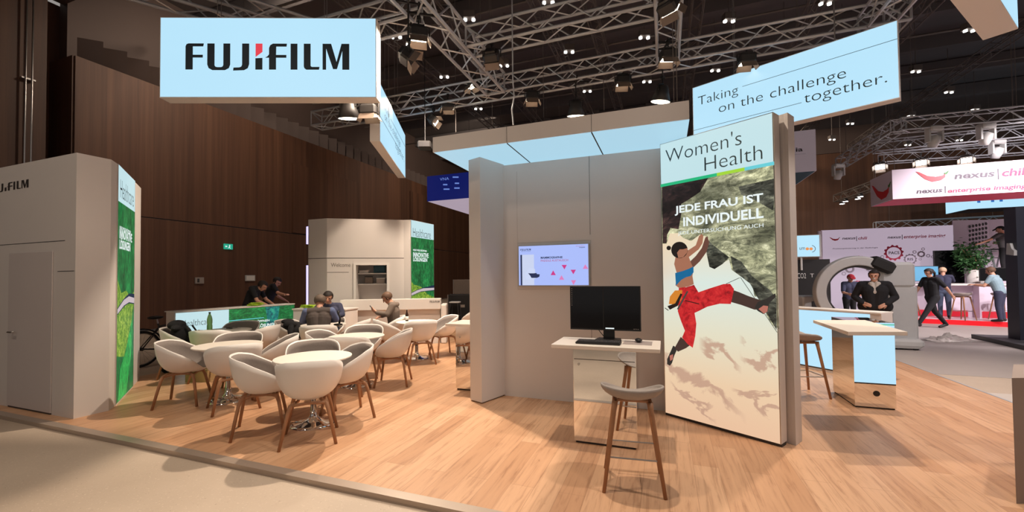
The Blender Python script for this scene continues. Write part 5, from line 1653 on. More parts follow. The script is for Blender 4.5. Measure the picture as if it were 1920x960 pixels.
# lit table on the right
TZR = 1.05
rt = thing('standing_table', 'pale wood topped table with a glowing front on a mirrored plinth', 'table', (2.28, 6.4, 0))
c1, c2, c3, c4 = (flr(x, y_, TZR) for x, y_ in ((1524.5, 600), (1590, 622), (1702, 622), (1622, 600)))
part(MB().prism([c1[:2], c2[:2], c3[:2], c4[:2]], TZR - 0.035, TZR), 'table_top', M['desk'], rt, True, bevel=0.003)
b1, b2, b0 = flr(1607, 763), flr(1683, 771), flr(1558, 735)
xl, xr_, yf, yb_ = (b1.x + b0.x) / 2, b2.x, (b1.y + b2.y) / 2, b0.y
plr = part(MB().prism([(xl, yf), (xr_, yf), (xr_, yb_), (xl, yb_)], 0.02, TZR - 0.036), 'plinth', M['mirror'], rt, True)
part(MB().prism([(xl + 0.01, yf + 0.01), (xr_ - 0.01, yf + 0.01), (xr_ - 0.01, yb_ - 0.01), (xl + 0.01, yb_ - 0.01)], 0.0, 0.02), 'plinth_foot', M['seam'], rt, True)
RF = Face((xl, yf, 0), (xr_, yf, 0), 0)
lbz = RF.st(1640, 718)[1]
flats(RF, [rect(0.0, lbz, RF.w, TZR - 0.037)], 'light_panel', M['glow'], rt, 0.001, 0.008)
flats(RF, [rect(0.0, lbz - 0.016, RF.w, lbz)], 'lower_profile', M['seam'], rt, 0.001, 0.006)
ga, gb = RF.st(1604, 624)[1], RF.st(1681, 634.5)[1]
flats(RF, [rect(0.0, TZR - 0.062, RF.w, TZR - 0.052)], 'header_stripe', M['greenband'], rt, 0.0095, 0.001)
oc = RF.st(1643.5, 738)
part(MB().tube([RF.at(oc[0], oc[1], 0.0), RF.at(oc[0], oc[1], 0.004)], 0.033, 24), 'cable_port', M['black'], rt, True)

# big lit counter behind it
qa, qb = flr(1440, 575.3, 1.0), flr(1631, 587.5, 1.0)
qe = qb + (qb - qa).normalized() * 0.14
BF = Face(qa, qb, 0)
bc = thing('display_counter', 'wide glowing counter behind the pale table on the right', 'counter', ((qa.x + qb.x) / 2, (qa.y + qb.y) / 2, 0))
nq = -BF.N
part(MB().prism([q[:2] for q in (qa, qe, qe + nq * 0.3, qa + nq * 0.3)], 0.0, 1.0), 'counter_body', M['panel'], bc, True)
part(MB().prism([q[:2] for q in (qa + BF.N * 0.02, qe + BF.N * 0.02, qe + nq * 0.32, qa + nq * 0.32)], 1.0, 1.02), 'counter_top', M['white'], bc, True)
flats(BF, [rect(0.0, 0.06, BF.w, 0.985)], 'light_panel', M['glow'], bc, 0.001, 0.004)
flats(BF, [rect(0.0, 0.04, BF.w, 0.058)], 'lower_profile', M['seam'], bc, 0.001, 0.004)
sp_ = (flr(1556, 752) + flr(1531, 733)) / 2
place_stool(Vector((sp_.x - 0.22, sp_.y + 0.02, 0)), math.radians(-75), 'grey seated bar stool half hidden by the slim white partition').scale = (1.05, 1.05, 1.09)

# taupe box at the far right
gx = flr(1897, 712, 0.85)
gy = thing('plinth', 'plain taupe plinth cut off at the right edge', 'plinth', (gx.x + 0.3, gx.y + 0.2, HF))
_gr, _gf = Vector((_r0.x, _r0.y, 0)), Vector((_fh.x, _fh.y, 0))
gq = [gx + _gr * a_ + _gf * b_ for a_, b_ in ((0, 0), (0.6, 0), (1.12, 0.42), (0.52, 0.42))]
part(MB().prism([q_[:2] for q_ in gq], HF, 0.85), 'plinth_body', M['grey_box'], gy, True)
part(MB().prism([q_[:2] for q_ in gq], 0.85, 0.862), 'plinth_top', M['grey_box'], gy, True)


# ------------------------------------------------------------------ people
def person(label, p, rz, J, C, hair='hair', style='short', bulk=1.0, sleeve=0.6, head_r=1.0, curl=0.5):
    """One continuous body grown round a posed skeleton; J holds the joints, C the material of each region. Facing is local +Y."""
    V = {k: Vector(v) for k, v in J.items() if k != 'extra'}
    prims = []

    def cap(tagn, a, b, ra, rb):
        prims.append((tagn, Vector(a), Vector(b), ra, rb))

    side = (V['shR'] - V['shL']).normalized()
    # trunk
    mid = V['pelvis'].lerp(V['chest'], 0.5)
    cap('legs', V['hipL'], V['hipR'], 0.105, 0.105)
    cap('top', V['pelvis'] + side * 0.055, mid + side * 0.055, 0.105 * bulk, 0.11 * bulk)
    cap('top', V['pelvis'] - side * 0.055, mid - side * 0.055, 0.105 * bulk, 0.11 * bulk)
    cap('top', mid + side * 0.055, V['chest'] + side * 0.075, 0.11 * bulk, 0.118 * bulk)
    cap('top', mid - side * 0.055, V['chest'] - side * 0.075, 0.11 * bulk, 0.118 * bulk)
    cap('top', V['shL'] * 0.92 + V['shR'] * 0.08, V['shR'] * 0.92 + V['shL'] * 0.08, 0.062 * bulk, 0.062 * bulk)
    cap('top', V['neck'] - Vector((0, 0, 0.03)), V['shL'] * 0.75 + V['shR'] * 0.25, 0.06, 0.06 * bulk)
    cap('top', V['neck'] - Vector((0, 0, 0.03)), V['shR'] * 0.75 + V['shL'] * 0.25, 0.06, 0.06 * bulk)
    # neck and head
    hd = V['head']
    fwd = Vector(J.get('look', (0, 1, 0))).normalized()
    hup = (hd - V['neck']).normalized()
    hx = fwd.cross(hup).normalized()
    hup = hx.cross(fwd).normalized()
    cap('skin', V['neck'] - hup * 0.02, hd - hup * 0.04, 0.056, 0.054)
    k = head_r
    cap('skin', hd + hup * 0.035 - fwd * 0.018, hd + hup * 0.035 + fwd * 0.018, 0.083 * k, 0.082 * k)
    cap('skin', hd - hup * 0.02 + fwd * 0.02, hd - hup * 0.075 + fwd * 0.055, 0.068 * k, 0.034 * k)
    cap('skin', hd + hup * 0.02 + fwd * 0.10, hd - hup * 0.018 + fwd * 0.115, 0.010, 0.015)
    cap('skin', hd + hup * 0.035 + fwd * 0.086 - hx * 0.04, hd + hup * 0.035 + fwd * 0.086 + hx * 0.04, 0.013, 0.013)
    cap('lip', hd - hup * 0.047 + fwd * 0.088 - hx * 0.016, hd - hup * 0.047 + fwd * 0.088 + hx * 0.016, 0.010, 0.010)
    for s in (-1, 1):
        cap('skin', hd + hx * s * 0.082 * k + hup * 0.02, hd + hx * s * 0.084 * k - hup * 0.022, 0.014, 0.010)
        cap('eye', hd + hup * 0.016 + fwd * 0.089 + hx * s * 0.031, hd + hup * 0.016 + fwd * 0.090 + hx * s * 0.031, 0.010, 0.010)
    for s, L in ((-1, 'L'), (1, 'R')):
        sh, el, wr = V['sh' + L], V['el' + L], V['wr' + L]
        m_ = sh.lerp(el, sleeve) if sleeve < 1 else el
        cap('sleeve', sh, m_, 0.062 * bulk, 0.052 * bulk if sleeve < 1 else 0.05 * bulk)
        if sleeve < 1:
            cap('skin', m_, el, 0.044, 0.040)
            cap('skin', el, wr, 0.042, 0.028)
        elif sleeve >= 2:
            cap('sleeve', el, el.lerp(wr, 0.94), 0.05 * bulk, 0.040 * bulk)
            cap('skin', el.lerp(wr, 0.9), wr, 0.028, 0.028)
        else:
            cap('skin', el, wr, 0.042, 0.028)
        # hand: palm, four fingers, thumb
        fd = (wr - el).normalized()
        hd_ = Vector(J.get('hand' + L, tuple(fd))).normalized()
        pn = Vector(J.get('palm' + L, (-s, 0, 0)))
        pn = (pn - hd_ * pn.dot(hd_)).normalized()
        ac = hd_.cross(pn).normalized() * (-s)
        kn = wr + hd_ * 0.085
        cap('skin', wr + hd_ * 0.02 - ac * 0.018, kn - ac * 0.024, 0.020, 0.017)
        cap('skin', wr + hd_ * 0.02 + ac * 0.018, kn + ac * 0.024, 0.020, 0.017)
        for i, (o_, ln) in enumerate(((-0.030, 0.058), (-0.010, 0.072), (0.010, 0.080), (0.030, 0.070))):
            b0 = kn + ac * o_
            b1 = b0 + (hd_ * (1 - curl * 0.4) + pn * curl * 0.6).normalized() * ln * 0.55
            b2 = b1 + (hd_ * (1 - curl) + pn * curl).normalized() * ln * 0.5
            cap('skin', b0, b1, 0.0105, 0.0098)
            cap('skin', b1, b2, 0.0098, 0.0085)
        t0 = wr + hd_ * 0.025 + ac * 0.030
        t1 = t0 + (hd_ * 0.7 + ac * 0.6 + pn * 0.3).normalized() * 0.045
        cap('skin', t0, t1, 0.014, 0.0115)
        cap('skin', t1, t1 + (hd_ * 0.9 + ac * 0.1 + pn * 0.4).normalized() * 0.03, 0.0115, 0.0095)
        hp, kn_, an, toe = V['hip' + L], V['knee' + L], V['ank' + L], V['toe' + L]
        cap('legs', hp, kn_, 0.098 * min(bulk, 1.1), 0.066)
        cap('legs', kn_, an + Vector((0, 0, 0.03)), 0.066, 0.050)
        cap('shoe', an - (toe - an).normalized() * 0.03 + Vector((0, 0, -0.01)), toe, 0.046, 0.036)
    for ex in J.get('extra', ()):
        cap(*ex)
    mb = MB()
    for tg, a, b, ra, rb in prims:
        mb.ball(a, ra, 2)
        if (b - a).length > 1e-4:
            mb.ball(b, rb, 2)
            mb.tube([a, b], ra, 16, r_end=rb)
    root = thing('person', label, 'person', p, rz)
    me = mb.mesh('body', M['skin'], True)
    tmp = bpy.data.objects.new('body_source', me)
    COL.objects.link(tmp)
    r = tmp.modifiers.new('r', 'REMESH')
    r.mode = 'VOXEL'
    r.voxel_size = 0.0095
    s_ = tmp.modifiers.new('s', 'SMOOTH')
    s_.factor = 0.5
    s_.iterations = 3
    dg = bpy.context.evaluated_depsgraph_get()
    body = bpy.data.meshes.new_from_object(tmp.evaluated_get(dg))
    bpy.data.objects.remove(tmp)
    body.name = 'body'
    regions = ['skin', 'top', 'sleeve', 'legs', 'shoe', 'eye', 'lip']
    body.materials.clear()
    for g in regions:
        nm = C.get(g) or {'sleeve': C['top'], 'shoe': 'shoe', 'eye': 'shoe', 'lip': 'skin_red', 'skin': 'skin'}[g]
        body.materials.append(M[nm])
    n = len(body.polygons)
    cen = np.empty(n * 3)
    body.polygons.foreach_get('center', cen)
    cen = cen.reshape(-1, 3)
    best = np.full(n, 1e9)
    idx = np.zeros(n, dtype=np.int32)
    for tg, a, b, ra, rb in prims:
        a_, b_ = np.array(a), np.array(b)
        d_ = b_ - a_
        L2 = max(1e-9, d_ @ d_)
        t = np.clip(((cen - a_) @ d_) / L2, 0, 1)
        dist = np.linalg.norm(cen - (a_ + t[:, None] * d_), axis=1) - (ra + (rb - ra) * t)
        if tg in ('eye', 'lip'):
            dist = dist - 0.003
        g = regions.index(tg)
        w_ = dist < best
        best[w_] = dist[w_]
        idx[w_] = g
    body.polygons.foreach_set('material_index', idx)
    body.polygons.foreach_set('use_smooth', [True] * n)
    link_mesh('body', body, root)
    # hair or cap, on the head's own axes
    X = Matrix((hx, fwd, hup)).transposed()
    hm = MB()
    c0 = hd + hup * 0.037
    bm = bmesh.new()
    bmesh.ops.create_icosphere(bm, subdivisions=4, radius=1.0)
    kill = []
    for v in bm.verts:
        y, z = v.co.y, v.co.z
        low = -0.15 if y > 0.35 else (-0.75 if style != 'long' else -1.0)
        if y > 0.35 and z < 0.34 or z < low or (style in ('cap', 'bald') and z < -0.05 and y > -0.2):
            kill.append(v)
    bmesh.ops.delete(bm, geom=kill, context='VERTS')
    bm.verts.index_update()
    sc = (0.090 * k, 0.107 * k, 0.094 * k)
    hm.add([c0 + X @ Vector((v.co.x * sc[0] * (1 + 0.02 * math.sin(v.co.z * 23 + v.co.y * 17)), v.co.y * sc[1], v.co.z * sc[2])) for v in bm.verts], [tuple(v.index for v in f.verts) for f in bm.faces])
    bm.free()
    if style == 'ponytail':
        hm.ball(c0 - fwd * 0.10 + hup * 0.02, 0.032, 2)
        hm.tube([c0 - fwd * 0.11 + hup * 0.01, c0 - fwd * 0.16 - hup * 0.08, c0 - fwd * 0.13 - hup * 0.20], 0.030, 8, r_end=0.014)
    if style == 'cap':
        hm.lathe([(0.0, 0.006), (0.06, 0.004), (0.062, -0.004), (0.0, -0.002)], (0, 0, 0), 18, 1.15, 1.0)
        nv = 18 * 4
        for i in range(len(hm.v) - nv, len(hm.v)):
            hm.v[i] = c0 + hup * 0.025 + X @ Vector((hm.v[i].x, hm.v[i].y + 0.115, hm.v[i].z - (hm.v[i].y) * 0.25))
    o = part(hm, 'cap' if style == 'cap' else 'hair', M[hair], root, smooth=True, solid=0.008, solid_off=1)
    return root


def stand_pose(h=1.75, lean=0.0, **kw):
    k = h / 1.75
    J = dict(pelvis=(0, 0, 0.95), chest=(0, 0.01 + lean * 0.45, 1.30), neck=(0, 0.0 + lean * 0.65, 1.47), head=(0, 0.03 + lean * 0.75, 1.60),
             shL=(-0.185, lean * 0.6, 1.42), shR=(0.185, lean * 0.6, 1.42), elL=(-0.24, -0.02 + lean * 0.6, 1.14), elR=(0.24, -0.02 + lean * 0.6, 1.14), wrL=(-0.25, 0.05 + lean * 0.6, 0.89), wrR=(0.25, 0.05 + lean * 0.6, 0.89),
             hipL=(-0.09, 0, 0.92), hipR=(0.09, 0, 0.92), kneeL=(-0.10, 0.02, 0.50), kneeR=(0.10, 0.02, 0.50), ankL=(-0.10, -0.02, 0.075), ankR=(0.10, -0.02, 0.075), toeL=(-0.12, 0.15, 0.036), toeR=(0.12, 0.15, 0.036))
    J.update(kw)
    out = {}
    for n_, v in J.items():
        out[n_] = v if n_ in ('look', 'handL', 'handR', 'palmL', 'palmR', 'extra') else tuple(c_ * k for c_ in v)
    return out


def sit_pose(**kw):
    J = dict(pelvis=(0, -0.06, 0.585), chest=(0, -0.03, 0.92), neck=(0, -0.01, 1.09), head=(0, 0.03, 1.21),
             shL=(-0.19, -0.03, 1.04), shR=(0.19, -0.03, 1.04), elL=(-0.265, 0.08, 0.86), elR=(0.265, 0.08, 0.86), wrL=(-0.14, 0.29, 0.83), wrR=(0.14, 0.29, 0.83),
             hipL=(-0.09, -0.05, 0.57), hipR=(0.09, -0.05, 0.57), kneeL=(-0.11, 0.33, 0.555), kneeR=(0.11, 0.33, 0.555), ankL=(-0.12, 0.24, 0.085), ankR=(0.12, 0.24, 0.085), toeL=(-0.13, 0.385, 0.038), toeR=(0.13, 0.385, 0.038))
    J.update(kw)
    return J


q = CHP['white armchair under the man in the dark vest']
person('seated man in a dark vest with his back turned', q[0], q[1],
       sit_pose(chest=(0, 0.02, 0.92), neck=(0, 0.07, 1.09), head=(0, 0.13, 1.19), look=(0, 1, -0.45), shL=(-0.2, 0.02, 1.03), shR=(0.2, 0.02, 1.03), elL=(-0.27, 0.10, 0.87), elR=(0.27, 0.10, 0.87), wrL=(-0.10, 0.28, 0.84), wrR=(0.10, 0.28, 0.84), palmL=(0, 0, -1), palmR=(0, 0, -1)),
       dict(top='cloth_vest', sleeve='cloth_blue', legs='denim'), 'hair_grey', bulk=1.12, sleeve=2)
q = CHP['armchair under the man facing the dark vest']
person('seated man in a navy jumper across the table', q[0], q[1],
       sit_pose(chest=(0, 0.02, 0.92), neck=(0, 0.06, 1.10), head=(0, 0.11, 1.22), look=(0, 1, -0.4), palmL=(0, 0, -1), palmR=(0, 0, -1), wrL=(-0.10, 0.28, 0.84), wrR=(0.10, 0.28, 0.84)),
       dict(top='cloth_navy', legs='denim'), 'hair', bulk=1.08, sleeve=2)
q = CHP['white armchair that the man with the phone sits in']
phone_rz = math.radians(122)
root = person('seated man in a taupe hooded jacket looking at a phone', q[0], phone_rz,
       sit_pose(neck=(0, 0.01, 1.08), head=(0, 0.07, 1.185), look=(0, 1, -0.7), elL=(-0.26, 0.06, 0.87), elR=(0.26, 0.02, 0.87), wrL=(-0.12, 0.28, 0.90), wrR=(0.16, 0.22, 0.80), handL=(0.1, 0.8, 0.6), palmL=(0.6, -0.4, 0.4), palmR=(0, 0, -1),
                extra=(('top', (-0.09, -0.10, 1.05), (0.09, -0.10, 1.05), 0.055, 0.055),)),
       dict(top='cloth_brown', legs='denim'), 'hair_brown', bulk=1.12, sleeve=2)
pm_ = Matrix.Translation(q[0]) @ Matrix.Rotation(phone_rz, 4, 'Z')
ph = thing('mobile_phone', 'mobile phone held up by the man in the taupe jacket', 'phone', pm_ @ Vector((-0.075, 0.375, 0.99)), phone_rz)
part(MB().rbox((0, 0, 0), (0.072, 0.145, 0.009), 0.004).xf(Matrix.Rotation(0.9, 4, 'X')), 'phone_body', M['black'], ph)
part(MB().box((0, 0, 0.0052), (0.064, 0.132, 0.001)).xf(Matrix.Rotation(0.9, 4, 'X')), 'screen', M['screen_off'], ph)

# two workers behind the forest counter
w1 = hit(464, 565, gA + ng * 0.95, GF.N)
person('dark haired worker bending over the end of the lit counter', (w1.x, w1.y, 0), math.radians(-60),
       stand_pose(1.72, 0.28, head=(0, 0.32, 1.47), neck=(0, 0.24, 1.40), look=(0, 0.8, -0.6), elL=(-0.26, 0.32, 1.12), elR=(0.26, 0.32, 1.12), wrL=(-0.18, 0.50, 1.02), wrR=(0.18, 0.50, 1.02), palmL=(0, 0, -1), palmR=(0, 0, -1)),
       dict(top='cloth_black', legs='cloth_black'), 'hair', sleeve=0.7)
w2_ = hit(500, 565, gA + ng * 1.45, GF.N)
person('worker in a black shirt reaching out behind the lit counter', (w2_.x, w2_.y, 0), math.radians(-35),
       stand_pose(1.76, 0.22, head=(0.04, 0.22, 1.52), neck=(0, 0.16, 1.42), look=(0.6, 0.7, -0.6), elR=(0.42, 0.22, 1.24), wrR=(0.64, 0.36, 1.20), handR=(0.9, 0.3, 0.2), elL=(-0.25, 0.28, 1.14), wrL=(-0.2, 0.44, 1.03), palmR=(0, 0, -1), palmL=(0, 0, -1)),
       dict(top='cloth_black', legs='cloth_black'), 'hair', sleeve=0.75, bulk=1.08)


# ------------------------------------------------------------------ behind the café: cases, leaflets, blue banner
def leaf_stack(p, label, rz, seed):
    random.seed(seed)
    t = thing('leaflet_stack', label, 'leaflets', p, rz)
    for i in range(4):
        part(MB().box((random.uniform(-0.03, 0.03), random.uniform(-0.03, 0.03), 0.01 + i * 0.016), (0.2, 0.28, 0.012), random.uniform(-0.5, 0.5), random.uniform(-0.08, 0.08)), 'leaflet', M['lime'], t)
    return t
leaf_stack(hit(480, 573, gA + ng * 0.12, GF.N) * 1.0, 'lime green leaflets fanned out on the lit counter', 0.6, 3).location.z = 1.026
sd = far(598, 575, 9.3)
sdt = thing('sideboard', 'low white sideboard behind the two seated men', 'sideboard', (sd.x, sd.y, 0), math.radians(10))
part(MB().box((0, 0.25, 0.46), (1.3, 0.5, 0.88)), 'sideboard_body', M['panel'], sdt)
part(MB().box((0, 0.25, 0.915), (1.34, 0.54, 0.03)), 'sideboard_top', M['white'], sdt, bevel=0.004)
for sx in (-0.43, 0, 0.43):
    dd_ = part(MB().box((sx, -0.006, 0.46), (0.41, 0.014, 0.80)), 'door', M['white'], sdt)
    part(MB().box((sx + 0.18, -0.02, 0.66), (0.012, 0.016, 0.12)), 'handle', M['steel'], dd_)
for px, lab, sd_ in ((578, 'lime green leaflets at the left end of the low sideboard', 5), (626, 'lime green leaflets at the right end of the low sideboard', 6)):
    e = hit(px, 574, sdt.location + Vector((0, 0.2, 0)), Vector((math.sin(math.radians(10)), -math.cos(math.radians(10)), 0)))
    leaf_stack((e.x, e.y, 0.937), lab, 0.3 * sd_, sd_)

def flight_case(p, rz, size, label, mat='black'):
    t = thing('flight_case', label, 'case', p, rz)
    x, y_, z = size
    part(MB().rbox((0, 0, z / 2 + 0.05), size, 0.02), 'case_body', M[mat], t)
    ed = MB()
    for sx in (-1, 1):
        for sy in (-1, 1):
            ed.box((sx * x / 2, sy * y_ / 2, z / 2 + 0.05), (0.03, 0.03, z))
    part(ed, 'edge_profile', M['steel'], t)
    for sx in (-1, 1):
        for sy in (-1, 1):
            part(MB().tube([(sx * (x / 2 - 0.08) - 0.015, sy * (y_ / 2 - 0.08), 0.035), (sx * (x / 2 - 0.08) + 0.015, sy * (y_ / 2 - 0.08), 0.035)], 0.035, 12), 'wheel', M['rubber'], t)
    part(MB().box((0, -y_ / 2 - 0.004, z * 0.6), (0.16, 0.012, 0.1)), 'handle', M['steel'], t)
    return t
fc = flr(846, 606, HF)
flight_case((fc.x, fc.y + 1.0, HF), 0.35, (1.1, 0.7, 0.95), 'black flight case behind the right end of the reception counter')
flight_case((fc.x + 1.3, fc.y + 2.0, HF), 0.35, (1.1, 0.7, 1.15), 'taller black flight case almost hidden by the end post')
hd_p = far(828, 560, 14.6)
flight_case((hd_p.x - 0.2, hd_p.y + 2.8, HF), 0.2, (1.3, 0.8, 1.5), 'brown lidded transport case by the forest banner', 'cloth_brown')
bs = flr(857, 604, HF)
bst = thing('metal_stool', 'dark metal stool with pale seat before the flight cases', 'stool', (bs.x + 0.0, bs.y - 0.15, HF), 0.2)
part(MB().rbox((0, 0, 0.74), (0.36, 0.36, 0.05), 0.02), 'seat', M['paper'], bst)
for sx in (-1, 1):
    for sy in (-1, 1):
        part(MB().tube([(sx * 0.14, sy * 0.14, 0.72), (sx * 0.19, sy * 0.19, 0.0)], 0.014, 8), 'leg', M['machine_dark'], bst)
part(MB().tube([(-0.17, -0.17, 0.25), (0.17, -0.17, 0.25), (0.17, 0.17, 0.25), (-0.17, 0.17, 0.25), (-0.17, -0.17, 0.25)], 0.01, 6), 'footrest', M['machine_dark'], bst)

def hung_box(name, label, C, xlen, ylen, z0, z1, mats, under):
    """Box banner hung from the ceiling: C its near left corner; sides parallel to the stand."""
    t = thing(name, label, 'banner', (C.x + xlen / 2, C.y, z0))
    part(MB().prism([(C.x, C.y), (C.x + xlen, C.y), (C.x + xlen, C.y + ylen), (C.x, C.y + ylen)], z0, z1), 'fabric', M[mats], t, True)
    part(MB().prism([(C.x + 0.03, C.y + 0.03), (C.x + xlen - 0.03, C.y + 0.03), (C.x + xlen - 0.03, C.y + ylen - 0.03), (C.x + 0.03, C.y + ylen - 0.03)], z0 - 0.012, z0), 'underside', M[under], t, True)
    for dx in (0.1, xlen - 0.1):
        for dy in (0.1, ylen - 0.1):
            part(MB().tube([(C.x + dx, C.y + dy, z1 - 0.01), (C.x + dx, C.y + dy, CEIL_Z - 0.02)], 0.008, 4), 'suspension_wire', M['alu_dark'], t, True)
    return t
vn = far(801, 377.5, 16.0)
vz1 = hit(800, 331, vn, Vector((0, 1, 0))).z
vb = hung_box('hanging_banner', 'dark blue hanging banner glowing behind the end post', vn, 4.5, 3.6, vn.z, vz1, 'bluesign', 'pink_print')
BFc = Face((vn.x, vn.y, 0), (vn.x + 4.5, vn.y, 0), 0)
a, b = BFc.st(825, 339), BFc.st(842, 332)
text(BFc, 'VNA', a[0], a[1], b[0], b[1], M['bluelines'], vb, off=0.01)
a, b = BFc.st(849, 334), BFc.st(860, 332)
text(BFc, 'archive', a[0], a[1], b[0], b[1], M['bluelines'], vb, off=0.01) if False else None
flats(BFc, [[(BFc.st(x0, y0)[0], BFc.st(x0, y0)[1]), (BFc.st(x1, y0)[0], BFc.st(x1, y0)[1]), (BFc.st(x1, y0)[0], BFc.st(x1, y0)[1] + 0.05), (BFc.st(x0, y0)[0], BFc.st(x0, y0)[1] + 0.05)] for x0, x1, y0 in ((831, 839, 347.5), (849, 860, 333.5), (832, 843, 356), (852, 862, 354), (853, 861, 345))], 'banner_streak', M['bluelines'], vb, 0.01, 0.002)

# wall fittings on the timber wall
wn = Vector((1, 0, 0))
def wall_box(name, label, cat, px0, py0, px1, py1, mat, depth=0.05):
    a_, b_ = hit(px0, py1, (WALL_X, 0, 0), wn), hit(px1, py0, (WALL_X, 0, 0), wn)
    t = thing(name, label, cat, (WALL_X, (a_.y + b_.y) / 2, a_.z))
    part(MB().box((WALL_X + depth / 2, (a_.y + b_.y) / 2, (a_.z + b_.z) / 2), (depth, abs(b_.y - a_.y), abs(b_.z - a_.z))), 'housing', M[mat], t, True, bevel=0.005)
    return t, a_, b_
t, a_, b_ = wall_box('exit_sign', 'small green running man exit sign on the timber wall', 'sign', 419, 458, 435, 467, 'exit')
EF = Face((WALL_X + 0.05, min(a_.y, b_.y), 0), (WALL_X + 0.05, max(a_.y, b_.y), 0), min(a_.z, b_.z))
eh = abs(b_.z - a_.z)
flats(EF, [disc((EF.w * 0.62, eh * 0.74), eh * 0.1, 12), [(EF.w * 0.55, eh * 0.62), (EF.w * 0.68, eh * 0.62), (EF.w * 0.64, eh * 0.38), (EF.w * 0.72, eh * 0.14), (EF.w * 0.66, eh * 0.14), (EF.w * 0.58, eh * 0.34), (EF.w * 0.46, eh * 0.16), (EF.w * 0.42, eh * 0.22), (EF.w * 0.54, eh * 0.42)], [(EF.w * 0.10, eh * 0.5), (EF.w * 0.2, eh * 0.72), (EF.w * 0.2, eh * 0.57), (EF.w * 0.34, eh * 0.57), (EF.w * 0.34, eh * 0.43), (EF.w * 0.2, eh * 0.43), (EF.w * 0.2, eh * 0.28)]], 'pictogram', M['letter_glow'], t, 0.001, 0.002)
t, a_, b_ = wall_box('wall_notice', 'pale square notice box on the timber wall left of the workers', 'notice', 364.5, 520, 381, 532, 'felt_light')
part(MB().box((WALL_X + 0.053, (a_.y + b_.y) / 2 - 0.05, (a_.z + b_.z) / 2), (0.006, 0.07, abs(b_.z - a_.z) * 0.6)), 'switch', M['machine_dark'], t, True)
t, a_, b_ = wall_box('wall_notice', 'grey notice on the timber wall above the first worker', 'notice', 459, 516, 477, 527, 'grey_machine')
part(MB().box((WALL_X + 0.053, (a_.y + b_.y) / 2, (a_.z + b_.z) / 2), (0.004, abs(b_.y - a_.y) * 0.8, abs(b_.z - a_.z) * 0.7)), 'sheet', M['paper'], t, True)
cp_ = hit(49, 200, (WALL_X, 0, 0), wn)
pp = thing('wall_pipe', 'thin pale vertical pipe on the timber wall at far left', 'pipe', (WALL_X, cp_.y, 0))
for dy in (-0.06, 0.06):
    part(MB().tube([(WALL_X + 0.12, cp_.y + dy, HF), (WALL_X + 0.12, cp_.y + dy, 11.4)], 0.02, 10), 'tube', M['steel'], pp, True, smooth=True)
for z in (2, 4.5, 7, 9.5):
    part(MB().box((WALL_X + 0.06, cp_.y, z), (0.12, 0.26, 0.04)), 'bracket', M['steel'], pp, True)


# ------------------------------------------------------------------ beyond the aisle: the white and red stand
RZ = 0.10
ea, eb = flr(1640, 602, HF), flr(1888, 613.5, HF)
ed = (eb - ea).normalized()
en = Vector((-ed.y, ed.x, 0))
E0, E1 = ea - ed * 0.0, ea + ed * 9
struct(MB().prism([(E0 + ed * 0.15)[:2], E1[:2], (E1 + en * 8)[:2], (E0 + en * 8)[:2], (E0 + en * 0.3)[:2]], HF, RZ), 'floor_red_stand', pm('glossy_white_floor', srgb(226, 214, 220), 0.3, var=0.02))
struct(MB().prism([(E0 + ed * 0.15 - en * 0.03)[:2], (E1 - en * 0.03)[:2], E1[:2], (E0 + ed * 0.15)[:2]], HF, RZ + 0.01), 'trim_40', pm('lit_red_edge', srgb(206, 24, 36), 0.4, emit=srgb(226, 20, 32), estr=0.55))
# bar counter
na, nb_ = flr(1683, 593, RZ), flr(1868, 597.5, RZ)
nd = (nb_ - na).normalized()
nn = Vector((-nd.y, nd.x, 0))
nt_ = thing('bar_counter', 'long white bar counter with red glow at its foot', 'counter', (na.x, na.y, RZ))
nbx = na + nd * ((nb_ - na).length + 0.7)
part(MB().prism([na[:2], (na + nd * 0.25)[:2], (na + nd * 0.25 + nn * 0.7)[:2], (na + nn * 0.7)[:2]], RZ, 1.16), 'end_panel', M['lilac'], nt_, True)
nm = na + nd * 2.05
part(MB().prism([(na + nd * 0.25 + nn * 0.35)[:2], (nm + nn * 0.35)[:2], (nm + nn * 0.7)[:2], (na + nd * 0.25 + nn * 0.7)[:2]], RZ, 1.16), 'knee_panel', M['lilac'], nt_, True)
part(MB().prism([nm[:2], nbx[:2], (nbx + nn * 0.7)[:2], (nm + nn * 0.7)[:2]], RZ, 1.16), 'front_panel', M['lilac'], nt_, True)
part(MB().prism([(na - nd * 0.05 - nn * 0.05)[:2], (nbx - nn * 0.05)[:2], (nbx + nn * 0.75)[:2], (na - nd * 0.05 + nn * 0.75)[:2]], 1.16, 1.22), 'counter_top', M['white'], nt_, True, bevel=0.006)
for s0, s1, off in ((0.4, 1.9, 0.32), (2.1, 2.9, -0.02)):
    part(MB().prism([(na + nd * s0 + nn * off)[:2], (na + nd * s1 + nn * off)[:2], (na + nd * s1 + nn * (off + 0.02))[:2], (na + nd * s0 + nn * (off + 0.02))[:2]], RZ + 0.02, RZ + 0.22), 'light_strip', pm('red_led_strip', (0.1, 0, 0), 0.5, emit=srgb(232, 40, 60), estr=0.8), nt_, True)
for px, py, lab, rz in ((1704, 598, 'pale bar stool at the left of the white bar counter', 0.3), (1806, 600, 'pale bar stool standing alone before the white bar counter', 0.5), (1880, 600, 'pale bar stool beside the person in the pale blue shirt', 0.1)):
    g = flr(px, py, RZ)
    s_ = place_stool(Vector((g.x, g.y, RZ)), rz, lab)
    s_.scale = (1.0, 1.0, 1.12)
